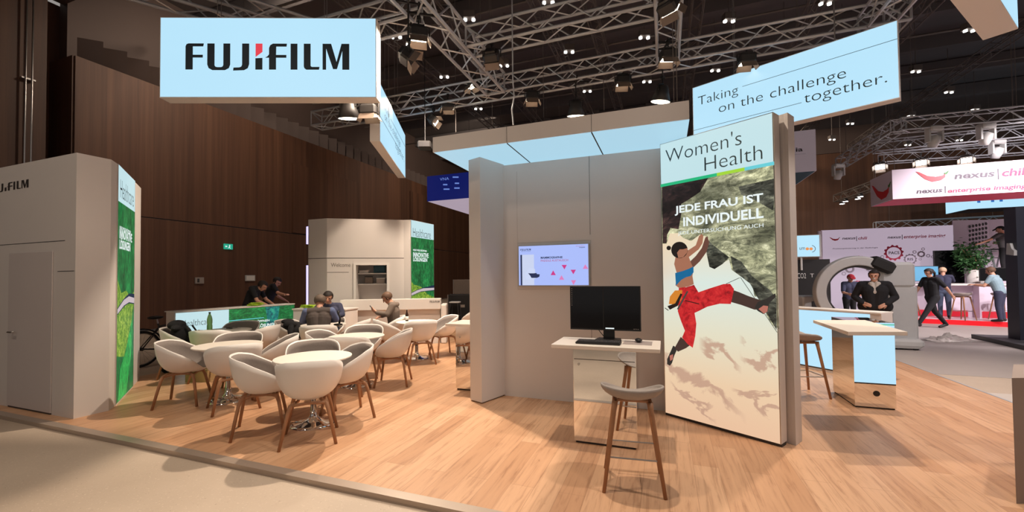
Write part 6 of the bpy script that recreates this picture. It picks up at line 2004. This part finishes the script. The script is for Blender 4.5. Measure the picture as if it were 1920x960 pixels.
# back wall with prints
n0, n1 = far(1541, 432, 16.4), far(1787, 427, 16.4)
nz1 = n0.z
nx1 = hit(1787, 427, n0, Vector((0, 1, 0))).x
bw_t = thing('exhibition_wall', 'lilac white wall with red and grey gears behind the bar', 'wall', ((n0.x + nx1) / 2, n0.y, HF))
kx = far(1853, 412, 14.95)
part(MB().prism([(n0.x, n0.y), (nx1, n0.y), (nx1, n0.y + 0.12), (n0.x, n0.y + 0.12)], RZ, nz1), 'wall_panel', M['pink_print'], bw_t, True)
NF = Face((n0.x, n0.y, 0), (nx1, n0.y, 0), 0)
part(MB().prism([(n0.x - 0.12, n0.y - 0.02), (n0.x, n0.y - 0.02), (n0.x, n0.y + 0.14), (n0.x - 0.12, n0.y + 0.14)], RZ, nz1 - 0.02), 'wall_edge', M['lilac'], bw_t, True)


def chili(fr, x0, y0, x1, y1, parent, off=0.008):
    """A chili pepper between its tip (x0,y0) and stalk (x1,y1), in photo points on the face."""
    a_, b_ = Vector(fr.st(x0, y0)), Vector(fr.st(x1, y1))
    d_ = b_ - a_
    P = lambda u, v: (a_.x + d_.x * u, a_.y + d_.y * u + abs(d_.x) * v)
    flats(fr, [[P(0, 0), P(0.1, -0.02), P(0.35, -0.17), P(0.6, -0.20), P(0.82, -0.14), P(0.9, -0.06), P(0.88, -0.22), P(0.75, -0.34), P(0.5, -0.40), P(0.28, -0.30), P(0.1, -0.12)]], 'chili_print', M['chili'], parent, off, 0.002)
    flats(fr, [[P(0.86, -0.10), P(0.93, -0.10), P(1.0, 0.02), P(0.985, 0.04), P(0.90, -0.04), P(0.86, -0.04)]], 'chili_stalk', M['stem'], parent, off + 0.001, 0.002)


def gear(fr, px, py, rpx, mat, parent, teeth=12, inner=0.72, off=0.006):
    c0 = fr.st(px, py)
    r = abs(fr.st(px + rpx, py)[0] - c0[0])
    pts = []
    for i in range(teeth * 4):
        rr = r if i % 4 in (0, 1) else r * 0.86
        a_ = 2 * math.pi * (i + 0.5) / (teeth * 4)
        pts.append((c0[0] + rr * math.cos(a_), c0[1] + rr * math.sin(a_)))
    flats(fr, [pts], 'gear_print', M[mat], parent, off, 0.002)
    flats(fr, [disc(c0, r * inner, 28)], 'gear_hub', M['pink_print'], parent, off + 0.0025, 0.002)
    flats(fr, [disc(c0, r * inner * 0.98, 28)], 'gear_ring', M[mat], parent, off + 0.0048, 0.0004) if False else None
    return c0, r


def word(fr, body, x0, x1, yt, yb, mat, parent, **kw):
    a_, b_ = fr.st(x0, yb), fr.st(x1, yt)
    return text(fr, body, a_[0], a_[1], b_[0], b_[1], M[mat], parent, **kw)


chili(NF, 1555, 445, 1575, 445, bw_t)
word(NF, 'nexus', 1579, 1604, 445, 449.5, 'inkplum', bw_t, bold=0.02, shear=0.2)
word(NF, '|', 1605.5, 1606.5, 443, 452, 'inkplum', bw_t)
word(NF, 'chili', 1609, 1626, 443.5, 449.5, 'gear_red', bw_t, bold=0.02, shear=0.2)
word(NF, 'nexus', 1664, 1689, 443, 447.5, 'inkplum', bw_t, bold=0.02, shear=0.2)
word(NF, '|', 1691, 1692, 440, 449, 'inkplum', bw_t)
word(NF, 'enterprise imaging', 1694.5, 1773, 438.5, 449, 'gear_red', bw_t, bold=0.02, shear=0.2)
word(NF, 'Prozessoptimierung in der Radiologie', 1561, 1646, 463, 468, 'inkplum', bw_t, bold=0.015, shear=0.2)
gear(NF, 1675.5, 474, 19, 'gear_red', bw_t, 12, 0.70)
word(NF, 'PACS', 1666, 1686, 471, 477, 'inkplum', bw_t, bold=0.02, off=0.013)
gear(NF, 1706.5, 486, 13, 'gear_grey', bw_t, 12, 0.72)
word(NF, 'RIS', 1701, 1712, 483.5, 488.5, 'inkplum', bw_t, bold=0.02, off=0.013)
gear(NF, 1727, 476.5, 8, 'gear_grey', bw_t, 12, 0.5)
for px, py, r_ in ((1714.5, 472.5, 4), (1730.5, 467, 3.6), (1740, 479.5, 4), (1748, 481.5, 3), (1725, 486, 2.8), (1654, 482, 4)):
    gear(NF, px, py, r_, 'gear_grey', bw_t, 8, 0.6)
gear(NF, 1612, 490.5, 14, 'gear_red', bw_t, 12, 0.72)
word(NF, 'PORTAL', 1605, 1620, 489, 492.5, 'inkplum', bw_t, off=0.013)
gear(NF, 1593, 504.5, 9.5, 'gear_grey', bw_t, 16, 0.5)
gear(NF, 1631, 502.5, 9, 'gear_grey', bw_t, 12, 0.72)
word(NF, 'KI', 1628, 1635, 500, 505, 'inkplum', bw_t, bold=0.02, off=0.013)
gear(NF, 1582, 513, 4.5, 'gear_grey', bw_t, 8, 0.6)
gear(NF, 1608, 533, 9, 'gear_red', bw_t, 12, 0.72)
sw2 = thing('exhibition_wall', 'white side wall with a grid of round grey samples', 'wall', (nx1, (kx.y + n0.y) / 2, HF))
part(MB().prism([(nx1, n0.y), (kx.x, kx.y), (kx.x + 0.06, kx.y + 0.1), (nx1 + 0.03, n0.y + 0.12)], RZ, kx.z), 'wall_panel', M['lilac'], sw2, True)
SFc = Face((nx1, n0.y, 0), (kx.x, kx.y, 0), 0)
for r_ in range(6):
    for q_ in range(6):
        c0 = SFc.st(1818 + q_ * 6.1, 425 - q_ * 1.1 + r_ * 8.2)
        flats(SFc, [disc(c0, 0.036, 14, 0.052)], 'round_sample', M['machine_dark'], sw2, 0.004, 0.01)
fw3 = thing('exhibition_wall', 'white front wall behind the man on the ladder', 'wall', (nx1 + 2, kx.y, HF))
part(MB().prism([(kx.x, kx.y), (kx.x + 5, kx.y - 0.8), (kx.x + 5, kx.y - 0.7), (kx.x + 0.06, kx.y + 0.1)], RZ, kx.z), 'wall_panel', M['lilac'], fw3, True)
F3 = Face((kx.x, kx.y, 0), (kx.x + 5, kx.y - 0.8, 0), 0)
chili(F3, 1878, 426, 1898, 430, fw3)
# hung canopy ring
C0 = far(1674, 373.7, 12.5)
cz1_ = hit(1674, 318.7, C0, Vector((0, 1, 0))).z
cyl = hit(1633, 386, C0, Vector((1, 0, 0))).y - C0.y
hc = hung_box('hanging_banner', 'white hanging box banner with red chili peppers and crimson underside', C0, 7.5, cyl, C0.z, cz1_, 'lilac', 'redsoft')
HFc = Face((C0.x, C0.y, 0), (C0.x + 7.5, C0.y, 0), 0)
chili(HFc, 1717, 322, 1779, 322, hc)
word(HFc, 'nexus', 1789, 1865, 322, 336.5, 'inkplum', hc, bold=0.032, shear=0.15)
word(HFc, '|', 1870.5, 1872.5, 316, 337, 'inkplum', hc)
word(HFc, 'chili', 1878.5, 1930, 313, 331.5, 'gear_red', hc, bold=0.032, shear=0.15)
word(HFc, 'nexus', 1718, 1767, 354, 363.5, 'inkplum', hc, bold=0.032, shear=0.15)
word(HFc, '|', 1771.5, 1773, 349, 362, 'inkplum', hc)
word(HFc, 'enterprise imaging', 1777, 1925, 344.5, 364.5, 'gear_red', hc, bold=0.032, shear=0.15)
LFc = Face((C0.x, C0.y + cyl, 0), (C0.x, C0.y, 0), 0)
chili(LFc, 1635, 348, 1671, 343, hc)
lp = far(797, 273, 9.6)
ls = thing('loudspeaker', 'small black loudspeaker hanging left of the canopy corner', 'loudspeaker', lp, 0.35)
part(MB().rbox((0, 0, 0), (0.30, 0.26, 0.16), 0.02), 'speaker_body', M['lampblack'], ls)
part(MB().box((0, -0.132, 0), (0.25, 0.006, 0.12)), 'grille', M['machine_dark'], ls)
part(MB().tube([(0, 0, 0.07), (0, 0, CEIL_Z - 0.02 - lp.z)], 0.01, 6), 'drop_pole', M['lampblack'], ls)
# neighbours' banners
i0 = far(1390, 330, 12.2)
ic = hit(1531, 320, far(1531, 320, 12.0), Vector((0, 1, 0)))
iz1 = hit(1530, 242, ic, Vector((0, 1, 0))).z
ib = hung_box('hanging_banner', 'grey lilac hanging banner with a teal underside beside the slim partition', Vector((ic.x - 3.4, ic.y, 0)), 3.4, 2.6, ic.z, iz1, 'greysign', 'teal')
IFc = Face((ic.x - 3.4, ic.y, 0), (ic.x, ic.y, 0), 0)
word(IFc, 'ia', 1492, 1505, 276, 285, 'inkdark', ib, off=0.01, bold=0.02)
word(IFc, 'radiology', 1483, 1511, 287.5, 291.5, 'inkgrey', ib, off=0.01)
o0_ = far(1815, 392, 19)
oz = hit(1815, 378, o0_, Vector((0, 1, 0))).z
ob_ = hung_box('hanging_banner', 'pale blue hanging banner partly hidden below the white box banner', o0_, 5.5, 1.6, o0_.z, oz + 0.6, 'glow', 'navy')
OF = Face((o0_.x, o0_.y, 0), (o0_.x + 5.5, o0_.y, 0), 0)
flats(OF, [rect(OF.st(x, 380)[0], OF.st(1840, 380)[1], OF.st(x + 6, 380)[0], OF.st(1840, 376)[1]) for x in (1832, 1858, 1874)], 'banner_mark', M['bluestrip'], ob_, 0.01, 0.002)
# trusses and floods over it
def pxz(px, py, z):
    return flr(px, py, z)
g_nt = 'trusses over the white and red stand'
ZT = 5.75
for (x0, y0, x1, y1) in ((1683, 236, 1940, 212), (1640, 276, 1940, 246), (1652, 297, 1940, 277)):
    a_, b_ = flr(x0, y0, ZT), flr(x1, y1, ZT)
    truss(a_, b_, 'bright aluminium truss over the white and red stand', 0.34, 0.022, 'alu', g_nt, 0.36)
truss(flr(1577, 305, ZT), flr(1684, 235, ZT), 'bright aluminium truss slanting up at the left end of the red stand rig', 0.34, 0.022, 'alu', None, 0.36)
da_, db_ = flr(1570, 372, 6.2), flr(1650, 344, 6.2)
truss(da_, db_, 'distant truss with cool white lamps left of the white box banner', 0.4, 0.03, 'alu_dark', None, 0.5)
truss(flr(1640, 424, 4.2), flr(1895, 412, 4.2), 'distant truss above the gear wall', 0.4, 0.03, 'alu', None, 0.5)
fl_c = make_flood(0.95, 'x', 'bright floods over the red stand', 'lens_cool')
for i, (px, py, lab) in enumerate(((1650, 312, 'bright white flood left of three above the white box banner'), (1727, 304, 'bright white flood in the middle above the white box banner'), (1812, 299, 'bright white flood on the right above the white box banner'))):
    p = flr(px, py, ZT - 0.6)
    X = Vector((-p.x, -p.y, 0)).normalized()
    rz = math.atan2(X.y, X.x) - math.pi / 2
    if i == 0:
        fl_c.location, fl_c.rotation_euler, fl_c['label'] = p + Vector((0, 0, 0.3)), (0, 0, rz), lab
    else:
        dup(fl_c, p + Vector((0, 0, 0.3)), rz, lab)
for i, f in enumerate((0.06, 0.28, 0.46, 0.64, 0.85)):
    p = da_.lerp(db_, f) + Vector((0.12 * (-1) ** i, 0, -0.39))
    t = thing('truss_lamp', 'small cool white lamp on the distant truss', 'lamp', p, 0, 'cool lamps on the distant truss')
    part(MB().lathe([(0.0, 0.0), (0.13, 0.0), (0.10, 0.16), (0.0, 0.2)], seg=16), 'housing', M['machine_dark'], t, smooth=True)
    part(MB().lathe([(0.0, -0.02), (0.12, -0.01), (0.12, 0.0), (0.0, 0.0)], seg=16), 'lens', M['lens_cool'], t)
def moving_head(px, py, z, label):
    t = thing('moving_head_lamp', label, 'lamp', flr(px, py, z), 0.3, 'grey moving head lamps')
    part(MB().rbox((0, 0, 0.30), (0.34, 0.26, 0.14), 0.03), 'base', M['grey_machine'], t)
    part(MB().box((-0.17, 0, 0.10), (0.05, 0.14, 0.34)).box((0.17, 0, 0.10), (0.05, 0.14, 0.34)).box((0, 0, 0.24), (0.36, 0.14, 0.05)), 'yoke', M['grey_machine'], t)
    part(MB().lathe([(0.0, -0.2), (0.10, -0.2), (0.13, -0.05), (0.12, 0.10), (0.0, 0.14)], seg=20).xf(Matrix.Rotation(0.4, 4, 'X')), 'head', M['grey_machine'], t, smooth=True)
for px, py, lab in ((1572, 326, 'grey moving head lamp hanging at the left tip of the rig'), (1752, 262, 'grey moving head lamp on the left of the rig'), (1849, 257, 'grey moving head lamp on the right of the rig'), (1870, 284, 'grey moving head lamp low on the right of the rig')):
    moving_head(px, py, ZT - 0.5, lab)

# scanner arch
sc0 = far(1606, 548, 9.3)
sa = thing('c_arm_scanner', 'large pale ring shaped scanner arch with a dark detector', 'scanner', (sc0.x, sc0.y, HF), YAW - 0.35)
R0, R1 = 0.80, 0.60
ring = MB()
pr, fs = [], []
n = 40
a0, a1 = 62, 262
for i in range(n + 1):
    a = math.radians(a0 + (a1 - a0) * i / n)
    for r_, y_ in ((R0, -0.14), (R0 + 0.02, 0.0), (R0, 0.14), (R1, 0.14), (R1 - 0.01, 0), (R1, -0.14)):
        pr.append((r_ * math.cos(a), y_, r_ * math.sin(a)))
for i in range(n):
    for k_ in range(6):
        l_ = (k_ + 1) % 6
        fs.append((i * 6 + k_, i * 6 + l_, (i + 1) * 6 + l_, (i + 1) * 6 + k_))
fs += [tuple(range(6)), tuple(range(n * 6, n * 6 + 6))]
zc = sc0.z - HF
part(ring.add(pr, fs).xf(Matrix.Translation((0, 0, zc))), 'arch', M['grey_machine'], sa, smooth=False, bevel=0.02)
inn = MB()
pr, fs = [], []
for i in range(n + 1):
    a = math.radians(a0 + (a1 - a0) * i / n)
    for r_, y_ in ((R1, -0.10), (R1, 0.10), (R1 - 0.04, 0.10), (R1 - 0.04, -0.10)):
        pr.append((r_ * math.cos(a), y_, r_ * math.sin(a)))
for i in range(n):
    for k_ in range(4):
        l_ = (k_ + 1) % 4
        fs.append((i * 4 + k_, i * 4 + l_, (i + 1) * 4 + l_, (i + 1) * 4 + k_))
part(inn.add(pr, fs).xf(Matrix.Translation((0, 0, zc))), 'inner_track', M['machine_dark'], sa)
part(MB().rbox((0, 0, 0), (0.46, 0.34, 0.26), 0.05).xf(Matrix.Translation((0.44, 0, zc + 0.60)) @ Matrix.Rotation(0.5, 4, 'Y')), 'detector', M['lampblack'], sa)
part(MB().rbox((0.72, 0.12, zc + 0.38), (0.62, 0.4, 0.56), 0.06), 'housing', M['grey_machine'], sa)
part(MB().rbox((0.82, 0.2, (zc + 0.1) / 2 + 0.06), (0.5, 0.5, zc + 0.1), 0.05), 'cabinet', M['grey_machine'], sa)
part(MB().rbox((0.0, 0.0, zc - 0.78), (1.0, 0.42, 0.30), 0.07), 'lower_detector', M['machine_dark'], sa)
part(MB().rbox((0.25, 0.0, 0.14), (1.6, 0.62, 0.20), 0.06), 'base', M['grey_machine'], sa)
for sx in (-0.4, 0.9):
    for sy in (-0.25, 0.25):
        part(MB().tube([(sx, sy - 0.02, 0.05), (sx, sy + 0.02, 0.05)], 0.05, 14), 'wheel', M['rubber'], sa)
# dark neighbour stand on the left of it
bk0 = far(1470, 560, 13.0)
bk1 = hit(1558, 560, bk0, Vector((0, 1, 0)))
dks = thing('exhibition_wall', 'black exhibition wall behind the scanner arch', 'wall', (bk0.x, bk0.y, HF))
bz = hit(1540, 486, bk0, Vector((0, 1, 0))).z
part(MB().prism([(bk0.x, bk0.y), (bk1.x, bk1.y), (bk1.x, bk1.y + 0.15), (bk0.x, bk0.y + 0.15)], HF, bz), 'wall_panel', M['lampblack'], dks, True)
DF = Face((bk0.x, bk0.y, 0), (bk1.x, bk1.y, 0), 0)
word(DF, 'CO2', 1495, 1511, 512, 522, 'paper', dks, off=0.006)
word(DF, 'T', 1519, 1526, 513, 520, 'paper', dks, off=0.006)
scr = thing('display_screen', 'pale lit display with orange dots above the black wall', 'screen', (bk0.x, bk0.y - 0.2, 2.1))
d0, d1 = DF.st(1480, 483), DF.st(1537, 440)
flats(DF, [rect(d0[0], d0[1], d1[0], d1[1])], 'housing', M['grey_machine'], scr, 0.01, 0.1)
flats(DF, [rect(d0[0] + 0.02, d0[1] + 0.02, d1[0] - 0.05, d1[1] - 0.02)], 'screen', M['glow'], scr, 0.111, 0.003)
for px in (1511.5, 1518.5):
    flats(DF, [disc(DF.st(px, 467), 0.045, 16)], 'orange_dot', pm('orange_mark', (0.02, 0.01, 0), 0.5, emit=srgb(240, 150, 80), estr=0.95), scr, 0.115, 0.001)
word(DF, 'um', 1497, 1507, 464, 469, 'inkgrey', scr, off=0.117)
flats(DF, [disc(DF.st(1519, 467), 0.11, 20, None, -80, 80) + disc(DF.st(1519, 467), 0.095, 20, None, -80, 80)[::-1]], 'logo_arc', M['inkgrey'], scr, 0.115, 0.001)
part(MB().tube([DF.at(d0[0] + 0.3, d0[1], 0.05), DF.at(d0[0] + 0.3, d0[1] - 0.4, 0.05)], 0.03, 8), 'bracket', M['paper'], scr, True)
wcab = thing('white_cabinet', 'small white equipment trolley in front of the black wall', 'trolley', far(1512, 570, 10.3) * 1.0)
wcab.location.z = HF
wcab.rotation_euler = (0, 0, YAW)
part(MB().rbox((0, 0, 0.62), (0.5, 0.5, 0.95), 0.03), 'trolley_body', M['grey_machine'], wcab)
part(MB().box((0.05, -0.255, 0.72), (0.2, 0.014, 0.5)), 'front_panel', M['machine_dark'], wcab)
for sx in (-0.18, 0.18):
    for sy in (-0.18, 0.18):
        part(MB().tube([(sx - 0.02, sy, 0.07), (sx + 0.02, sy, 0.07)], 0.07, 12), 'wheel', M['rubber'], wcab)
# television, plant, ladder, screens on and behind the bar
tvb = far(1752, 500, 14.9)
tb_ = thing('television', 'large switched off television behind the bar counter', 'television', (tvb.x + 0.5, tvb.y, RZ))
bx1 = hit(1808, 500, tvb, Vector((0, 1, 0))).x
tz1, tz0 = hit(1752, 470, tvb, Vector((0, 1, 0))).z, hit(1752, 540, tvb, Vector((0, 1, 0))).z
part(MB().prism([(tvb.x, tvb.y), (bx1, tvb.y), (bx1, tvb.y + 0.07), (tvb.x, tvb.y + 0.07)], tz0, tz1), 'bezel', M['black'], tb_, True)
part(MB().prism([(tvb.x + 0.02, tvb.y - 0.003), (bx1 - 0.02, tvb.y - 0.003), (bx1 - 0.02, tvb.y), (tvb.x + 0.02, tvb.y)], tz0 + 0.03, tz1 - 0.02), 'screen', M['screen_off'], tb_, True)
part(MB().box(((tvb.x + bx1) / 2, tvb.y + 0.1, (RZ + tz0) / 2 + 0.1), (0.12, 0.06, tz0 - RZ + 0.2)).box(((tvb.x + bx1) / 2, tvb.y + 0.1, RZ + 0.015), (0.8, 0.5, 0.03)), 'stand', M['black'], tb_, True)
pc_ = far(1831, 520, 14.2)
pz = hit(1833, 506, pc_, Vector((0, 1, 0))).z
pt_ = thing('potted_plant', 'leafy green plant in a tall white planter behind the bar', 'plant', (pc_.x, pc_.y, RZ))
part(MB().lathe([(0.0, 0.0), (0.20, 0.0), (0.25, pz - RZ), (0.23, pz - RZ), (0.22, pz - RZ - 0.05), (0.0, pz - RZ - 0.05)], seg=28), 'planter', M['white'], pt_, smooth=True)
st_ = MB()
random.seed(5)
lf = MB()
for i in range(9):
    a = random.uniform(0, 6.28)
    top = Vector((0.34 * math.cos(a) - 0.06, 0.14 * math.sin(a), pz - RZ + random.uniform(0.3, 0.95)))
    base = Vector((0.06 * math.cos(a), 0.06 * math.sin(a), pz - RZ - 0.06))
    st_.tube([base, base.lerp(top, 0.5) + Vector((0, 0, 0.12)), top], 0.012, 6, r_end=0.006)
    for j in range(95):
        f = random.uniform(0.15, 1.0)
        c0 = base.lerp(top, f) + Vector((random.gauss(0, 0.12), random.gauss(0, 0.07), random.gauss(0, 0.13)))
        d_ = Vector((random.gauss(0, 1), random.gauss(0, 1), random.gauss(-0.2, 0.6))).normalized()
        s_ = d_.cross(Vector((random.gauss(0, 0.3), random.gauss(0, 0.3), 1))).normalized()
        L_ = random.uniform(0.11, 0.2)
        lf.add([c0, c0 + d_ * L_ * 0.45 + s_ * L_ * 0.22 + Vector((0, 0, 0.01)), c0 + d_ * L_, c0 + d_ * L_ * 0.45 - s_ * L_ * 0.22 + Vector((0, 0, 0.01))], [(0, 1, 2), (0, 2, 3)])
part(st_, 'stem', M['oak'], pt_, smooth=True)
o = part(lf, 'foliage', M['leaf'], pt_)
o['kind'] = 'stuff'
o.modifiers.new('leaf_thickness', 'SOLIDIFY').thickness = 0.002
def desk_screen(px, py0, py1, w_, d_, label, mat, rz):
    p0_ = far(px, py1, d_)
    p0_.z = 1.221
    z1 = hit(px, py0, p0_, Vector((p0_.x, p0_.y, 0)).normalized()).z
    t = thing('monitor', label, 'monitor', p0_, rz)
    h_ = z1 - 1.221
    part(MB().box((0, 0, h_ - (h_ - 0.08) / 2), (w_, 0.04, h_ - 0.08)), 'monitor_body', M['black'], t)
    part(MB().box((0, -0.022, h_ - (h_ - 0.08) / 2), (w_ - 0.03, 0.004, h_ - 0.11)), 'screen', M[mat], t)
    part(MB().box((0, 0.04, 0.1), (0.07, 0.03, 0.2)).box((0, 0.03, 0.008), (0.24, 0.18, 0.016)), 'stand', M['black'], t)
    return t
mid_ = (na + nd * 0.9 + nn * 0.35)
desk_screen(1731, 499, 530, 0.95, mid_.dot(FW) - EYE.dot(FW), 'lit blue monitor on the bar counter behind the walking man', 'blue_screen', YAW - 0.1)
mid_ = (na + nd * 2.9 + nn * 0.35)
desk_screen(1866, 502, 530, 0.72, (mid_ - EYE).dot(FW), 'dark monitor on the right end of the bar counter', 'screen_off', YAW - 0.5)
ld = far(1868, 520, 14.25)
lad = thing('stepladder', 'aluminium stepladder under the man behind the bar', 'ladder', (ld.x, ld.y, RZ), YAW)
for sx in (-0.24, 0.24):
    part(MB().box((0, 0, 0), (0.03, 0.06, 2.32)).xf(Matrix.Translation((sx * 0.9, -0.28, 1.13)) @ Matrix.Rotation(-0.22, 4, 'X')), 'rail', M['alu'], lad)
    part(MB().box((0, 0, 0), (0.025, 0.04, 2.32)).xf(Matrix.Translation((sx * 0.9, 0.28, 1.13)) @ Matrix.Rotation(0.22, 4, 'X')), 'rear_rail', M['alu'], lad)
for i in range(6):
    part(MB().box((0, -0.50 + i * 0.075, 0.30 + i * 0.335), (0.42, 0.09, 0.03)), 'step', M['alu'], lad)
part(MB().box((0, -0.02, 2.27), (0.46, 0.2, 0.04)), 'top_cap', M['machine_dark'], lad)

# people over there
pj = far(1640, 560, 8.7)
to_cam = lambda p: math.atan2(-p.y, -p.x) - math.pi / 2
person('standing man in a black jacket over a cream hooded top', (pj.x, pj.y, HF), to_cam(pj) + 0.05,
       stand_pose(1.72, 0.0, shL=(-0.21, 0, 1.42), shR=(0.21, 0, 1.42), elL=(-0.33, -0.04, 1.16), elR=(0.33, -0.04, 1.16), wrL=(-0.17, 0.17, 1.02), wrR=(0.20, 0.15, 1.03), handL=(0.5, 0.4, -0.3), handR=(-0.5, 0.4, -0.2), palmL=(0, -1, 0), palmR=(0, -1, 0), look=(0.15, 1, -0.05),
                  extra=(('lip', (-0.05, 0.075, 1.42), (0.0, 0.13, 1.24), 0.045, 0.03), ('lip', (0.05, 0.075, 1.42), (0.0, 0.13, 1.24), 0.045, 0.03), ('top', (-0.16, 0, 0.95), (0.16, 0, 0.95), 0.135, 0.135))),
       dict(top='cloth_black', legs='cloth_black', lip='cloth_cream'), 'hair', bulk=1.32, sleeve=2)
pk = flr(1750, 616, HF)
person('man in black walking across the aisle', (pk.x, pk.y, HF), YAW + math.radians(90),
       stand_pose(1.78, 0.06, hipL=(-0.09, 0, 0.90), hipR=(0.09, 0, 0.90), pelvis=(0, 0, 0.93), kneeL=(-0.09, 0.26, 0.50), ankL=(-0.09, 0.50, 0.13), toeL=(-0.10, 0.66, 0.14), kneeR=(0.10, -0.16, 0.48), ankR=(0.10, -0.46, 0.10), toeR=(0.10, -0.29, 0.036), elL=(-0.25, -0.16, 1.16), wrL=(-0.24, -0.33, 0.94), elR=(0.25, 0.14, 1.16), wrR=(0.24, 0.28, 0.95), look=(0, 1, -0.25)),
       dict(top='cloth_black', legs='cloth_black'), 'hair', 'ponytail', bulk=1.08, sleeve=0.75)
pbn = na + nd * 1.05 - nn * 0.42
person('blond person in a navy top leaning on the bar counter', (pbn.x, pbn.y, RZ), math.atan2(nn.y, nn.x) - math.pi / 2 - 0.25,
       stand_pose(1.68, 0.16, elL=(-0.27, 0.24, 1.26), wrL=(-0.26, 0.44, 1.27), elR=(0.26, 0.26, 1.26), wrR=(0.16, 0.44, 1.27), palmL=(0, 0, -1), palmR=(0, 0, -1), look=(0.2, 1, -0.3)),
       dict(top='cloth_navy', legs='denim'), 'hair_blond', sleeve=2)
person('man in a dark cap standing on the stepladder reaching to the plant', (ld.x - _fh.x * 0.38 - _r0.x * 0.10, ld.y - _fh.y * 0.38 - _r0.y * 0.10, RZ + 1.322), YAW + 0.15,
       stand_pose(1.74, 0.1, elL=(-0.40, 0.12, 1.28), wrL=(-0.62, 0.26, 1.16), handL=(-0.8, 0.4, -0.2), elR=(0.30, 0.18, 1.22), wrR=(0.34, 0.38, 1.20), look=(-0.5, 0.8, -0.3), palmL=(0, 0, -1), palmR=(-1, 0, 0)),
       dict(top='cloth_grey', legs='cloth_black'), 'cloth_black', 'cap', bulk=1.1, sleeve=0.75)
pw_ = flr(1877, 604, RZ)
person('person in a pale blue shirt working at the bar counter', (pw_.x, pw_.y, RZ), YAW + 0.4,
       stand_pose(1.66, 0.2, elL=(-0.28, 0.25, 1.14), wrL=(-0.24, 0.48, 1.17), elR=(0.26, 0.3, 1.14), wrR=(0.18, 0.5, 1.17), palmL=(0, 0, -1), palmR=(0, 0, -1), look=(0, 1, -0.3)),
       dict(top='cloth_teal', legs='cloth_navy'), 'hair_brown', bulk=1.1, sleeve=0.6)
pr_ = far(1592, 540, 13.2)
person('person in a red cap seen through the scanner arch', (pr_.x, pr_.y, HF), to_cam(pr_) + 0.4,
       stand_pose(1.62, 0.12, look=(0, 1, -0.4), elL=(-0.26, 0.2, 1.12), wrL=(-0.18, 0.38, 1.08), elR=(0.26, 0.2, 1.12), wrR=(0.18, 0.38, 1.08)),
       dict(top='cloth_navy', legs='cloth_black'), 'cloth_red', 'cap', bulk=1.15, sleeve=0.8)

# dark column with its foot plate, film on the floor
d0, d1, d2 = flr(1821, 634, HF), flr(1912, 655, HF), flr(1888, 630, HF)
col_t = thing('display_column', 'tall dark navy column on a grey foot plate', 'column', (d2.x, d2.y, HF))
dx = (d1 - d0).normalized()
dy = Vector((-dx.y, dx.x, 0))
part(MB().prism([d0[:2], (d0 + dx * 2.6)[:2], (d0 + dx * 2.6 + dy * 2.4)[:2], (d0 + dy * 2.4)[:2]], HF, HF + 0.10), 'foot_plate', M['machine_dark'], col_t, True, bevel=0.005)
ca = hit(1885.5, 500, d0 + dx * 0.5, dx)
ctop = hit(1886, 392, ca, Vector((ca.x, ca.y, 0)).normalized()).z
part(MB().prism([ca[:2], (ca + dx * 0.4)[:2], (ca + dx * 0.4 + dy * 1.2)[:2], (ca + dy * 1.2)[:2]], HF + 0.10, ctop), 'column_body', M['navy'], col_t, True)
CFa = Face(ca, ca + dx * 0.4, 0)
flats(CFa, [[CFa.st(*p_) for p_ in ((1893, 456), (1899, 456), (1902, 466), (1907, 470), (1907, 479), (1892, 477))]], 'white_bracket', M['grey_machine'], col_t, 0.0, 0.05)
random.seed(9)
fb0 = flr(1776, 638, HF)
fm = MB()
nx_, ny_ = 26, 14
vs = []
for j in range(ny_):
    for i in range(nx_):
        u, v = i / (nx_ - 1) * 2 - 1, j / (ny_ - 1) * 2 - 1
        e_ = max(0, 1 - (u * u + v * v) * 0.95)
        vs.append((u * 0.55 + random.gauss(0, 0.02), v * 0.28 + random.gauss(0, 0.02), 0.006 + e_ * (0.10 + 0.07 * math.sin(u * 5 + 1) * math.cos(v * 4)) * random.uniform(0.5, 1.25)))
fm.add(vs, [(j * nx_ + i, j * nx_ + i + 1, (j + 1) * nx_ + i + 1, (j + 1) * nx_ + i) for j in range(ny_ - 1) for i in range(nx_ - 1)])
fm.xf(Matrix.Translation((fb0.x, fb0.y, HF)) @ Matrix.Rotation(YAW, 4, 'Z'))
o = part(fm, 'plastic_film', M['film'], None, smooth=True, solid=0.004)
tag(o, 'crumpled pale film lying on the aisle floor', 'film')
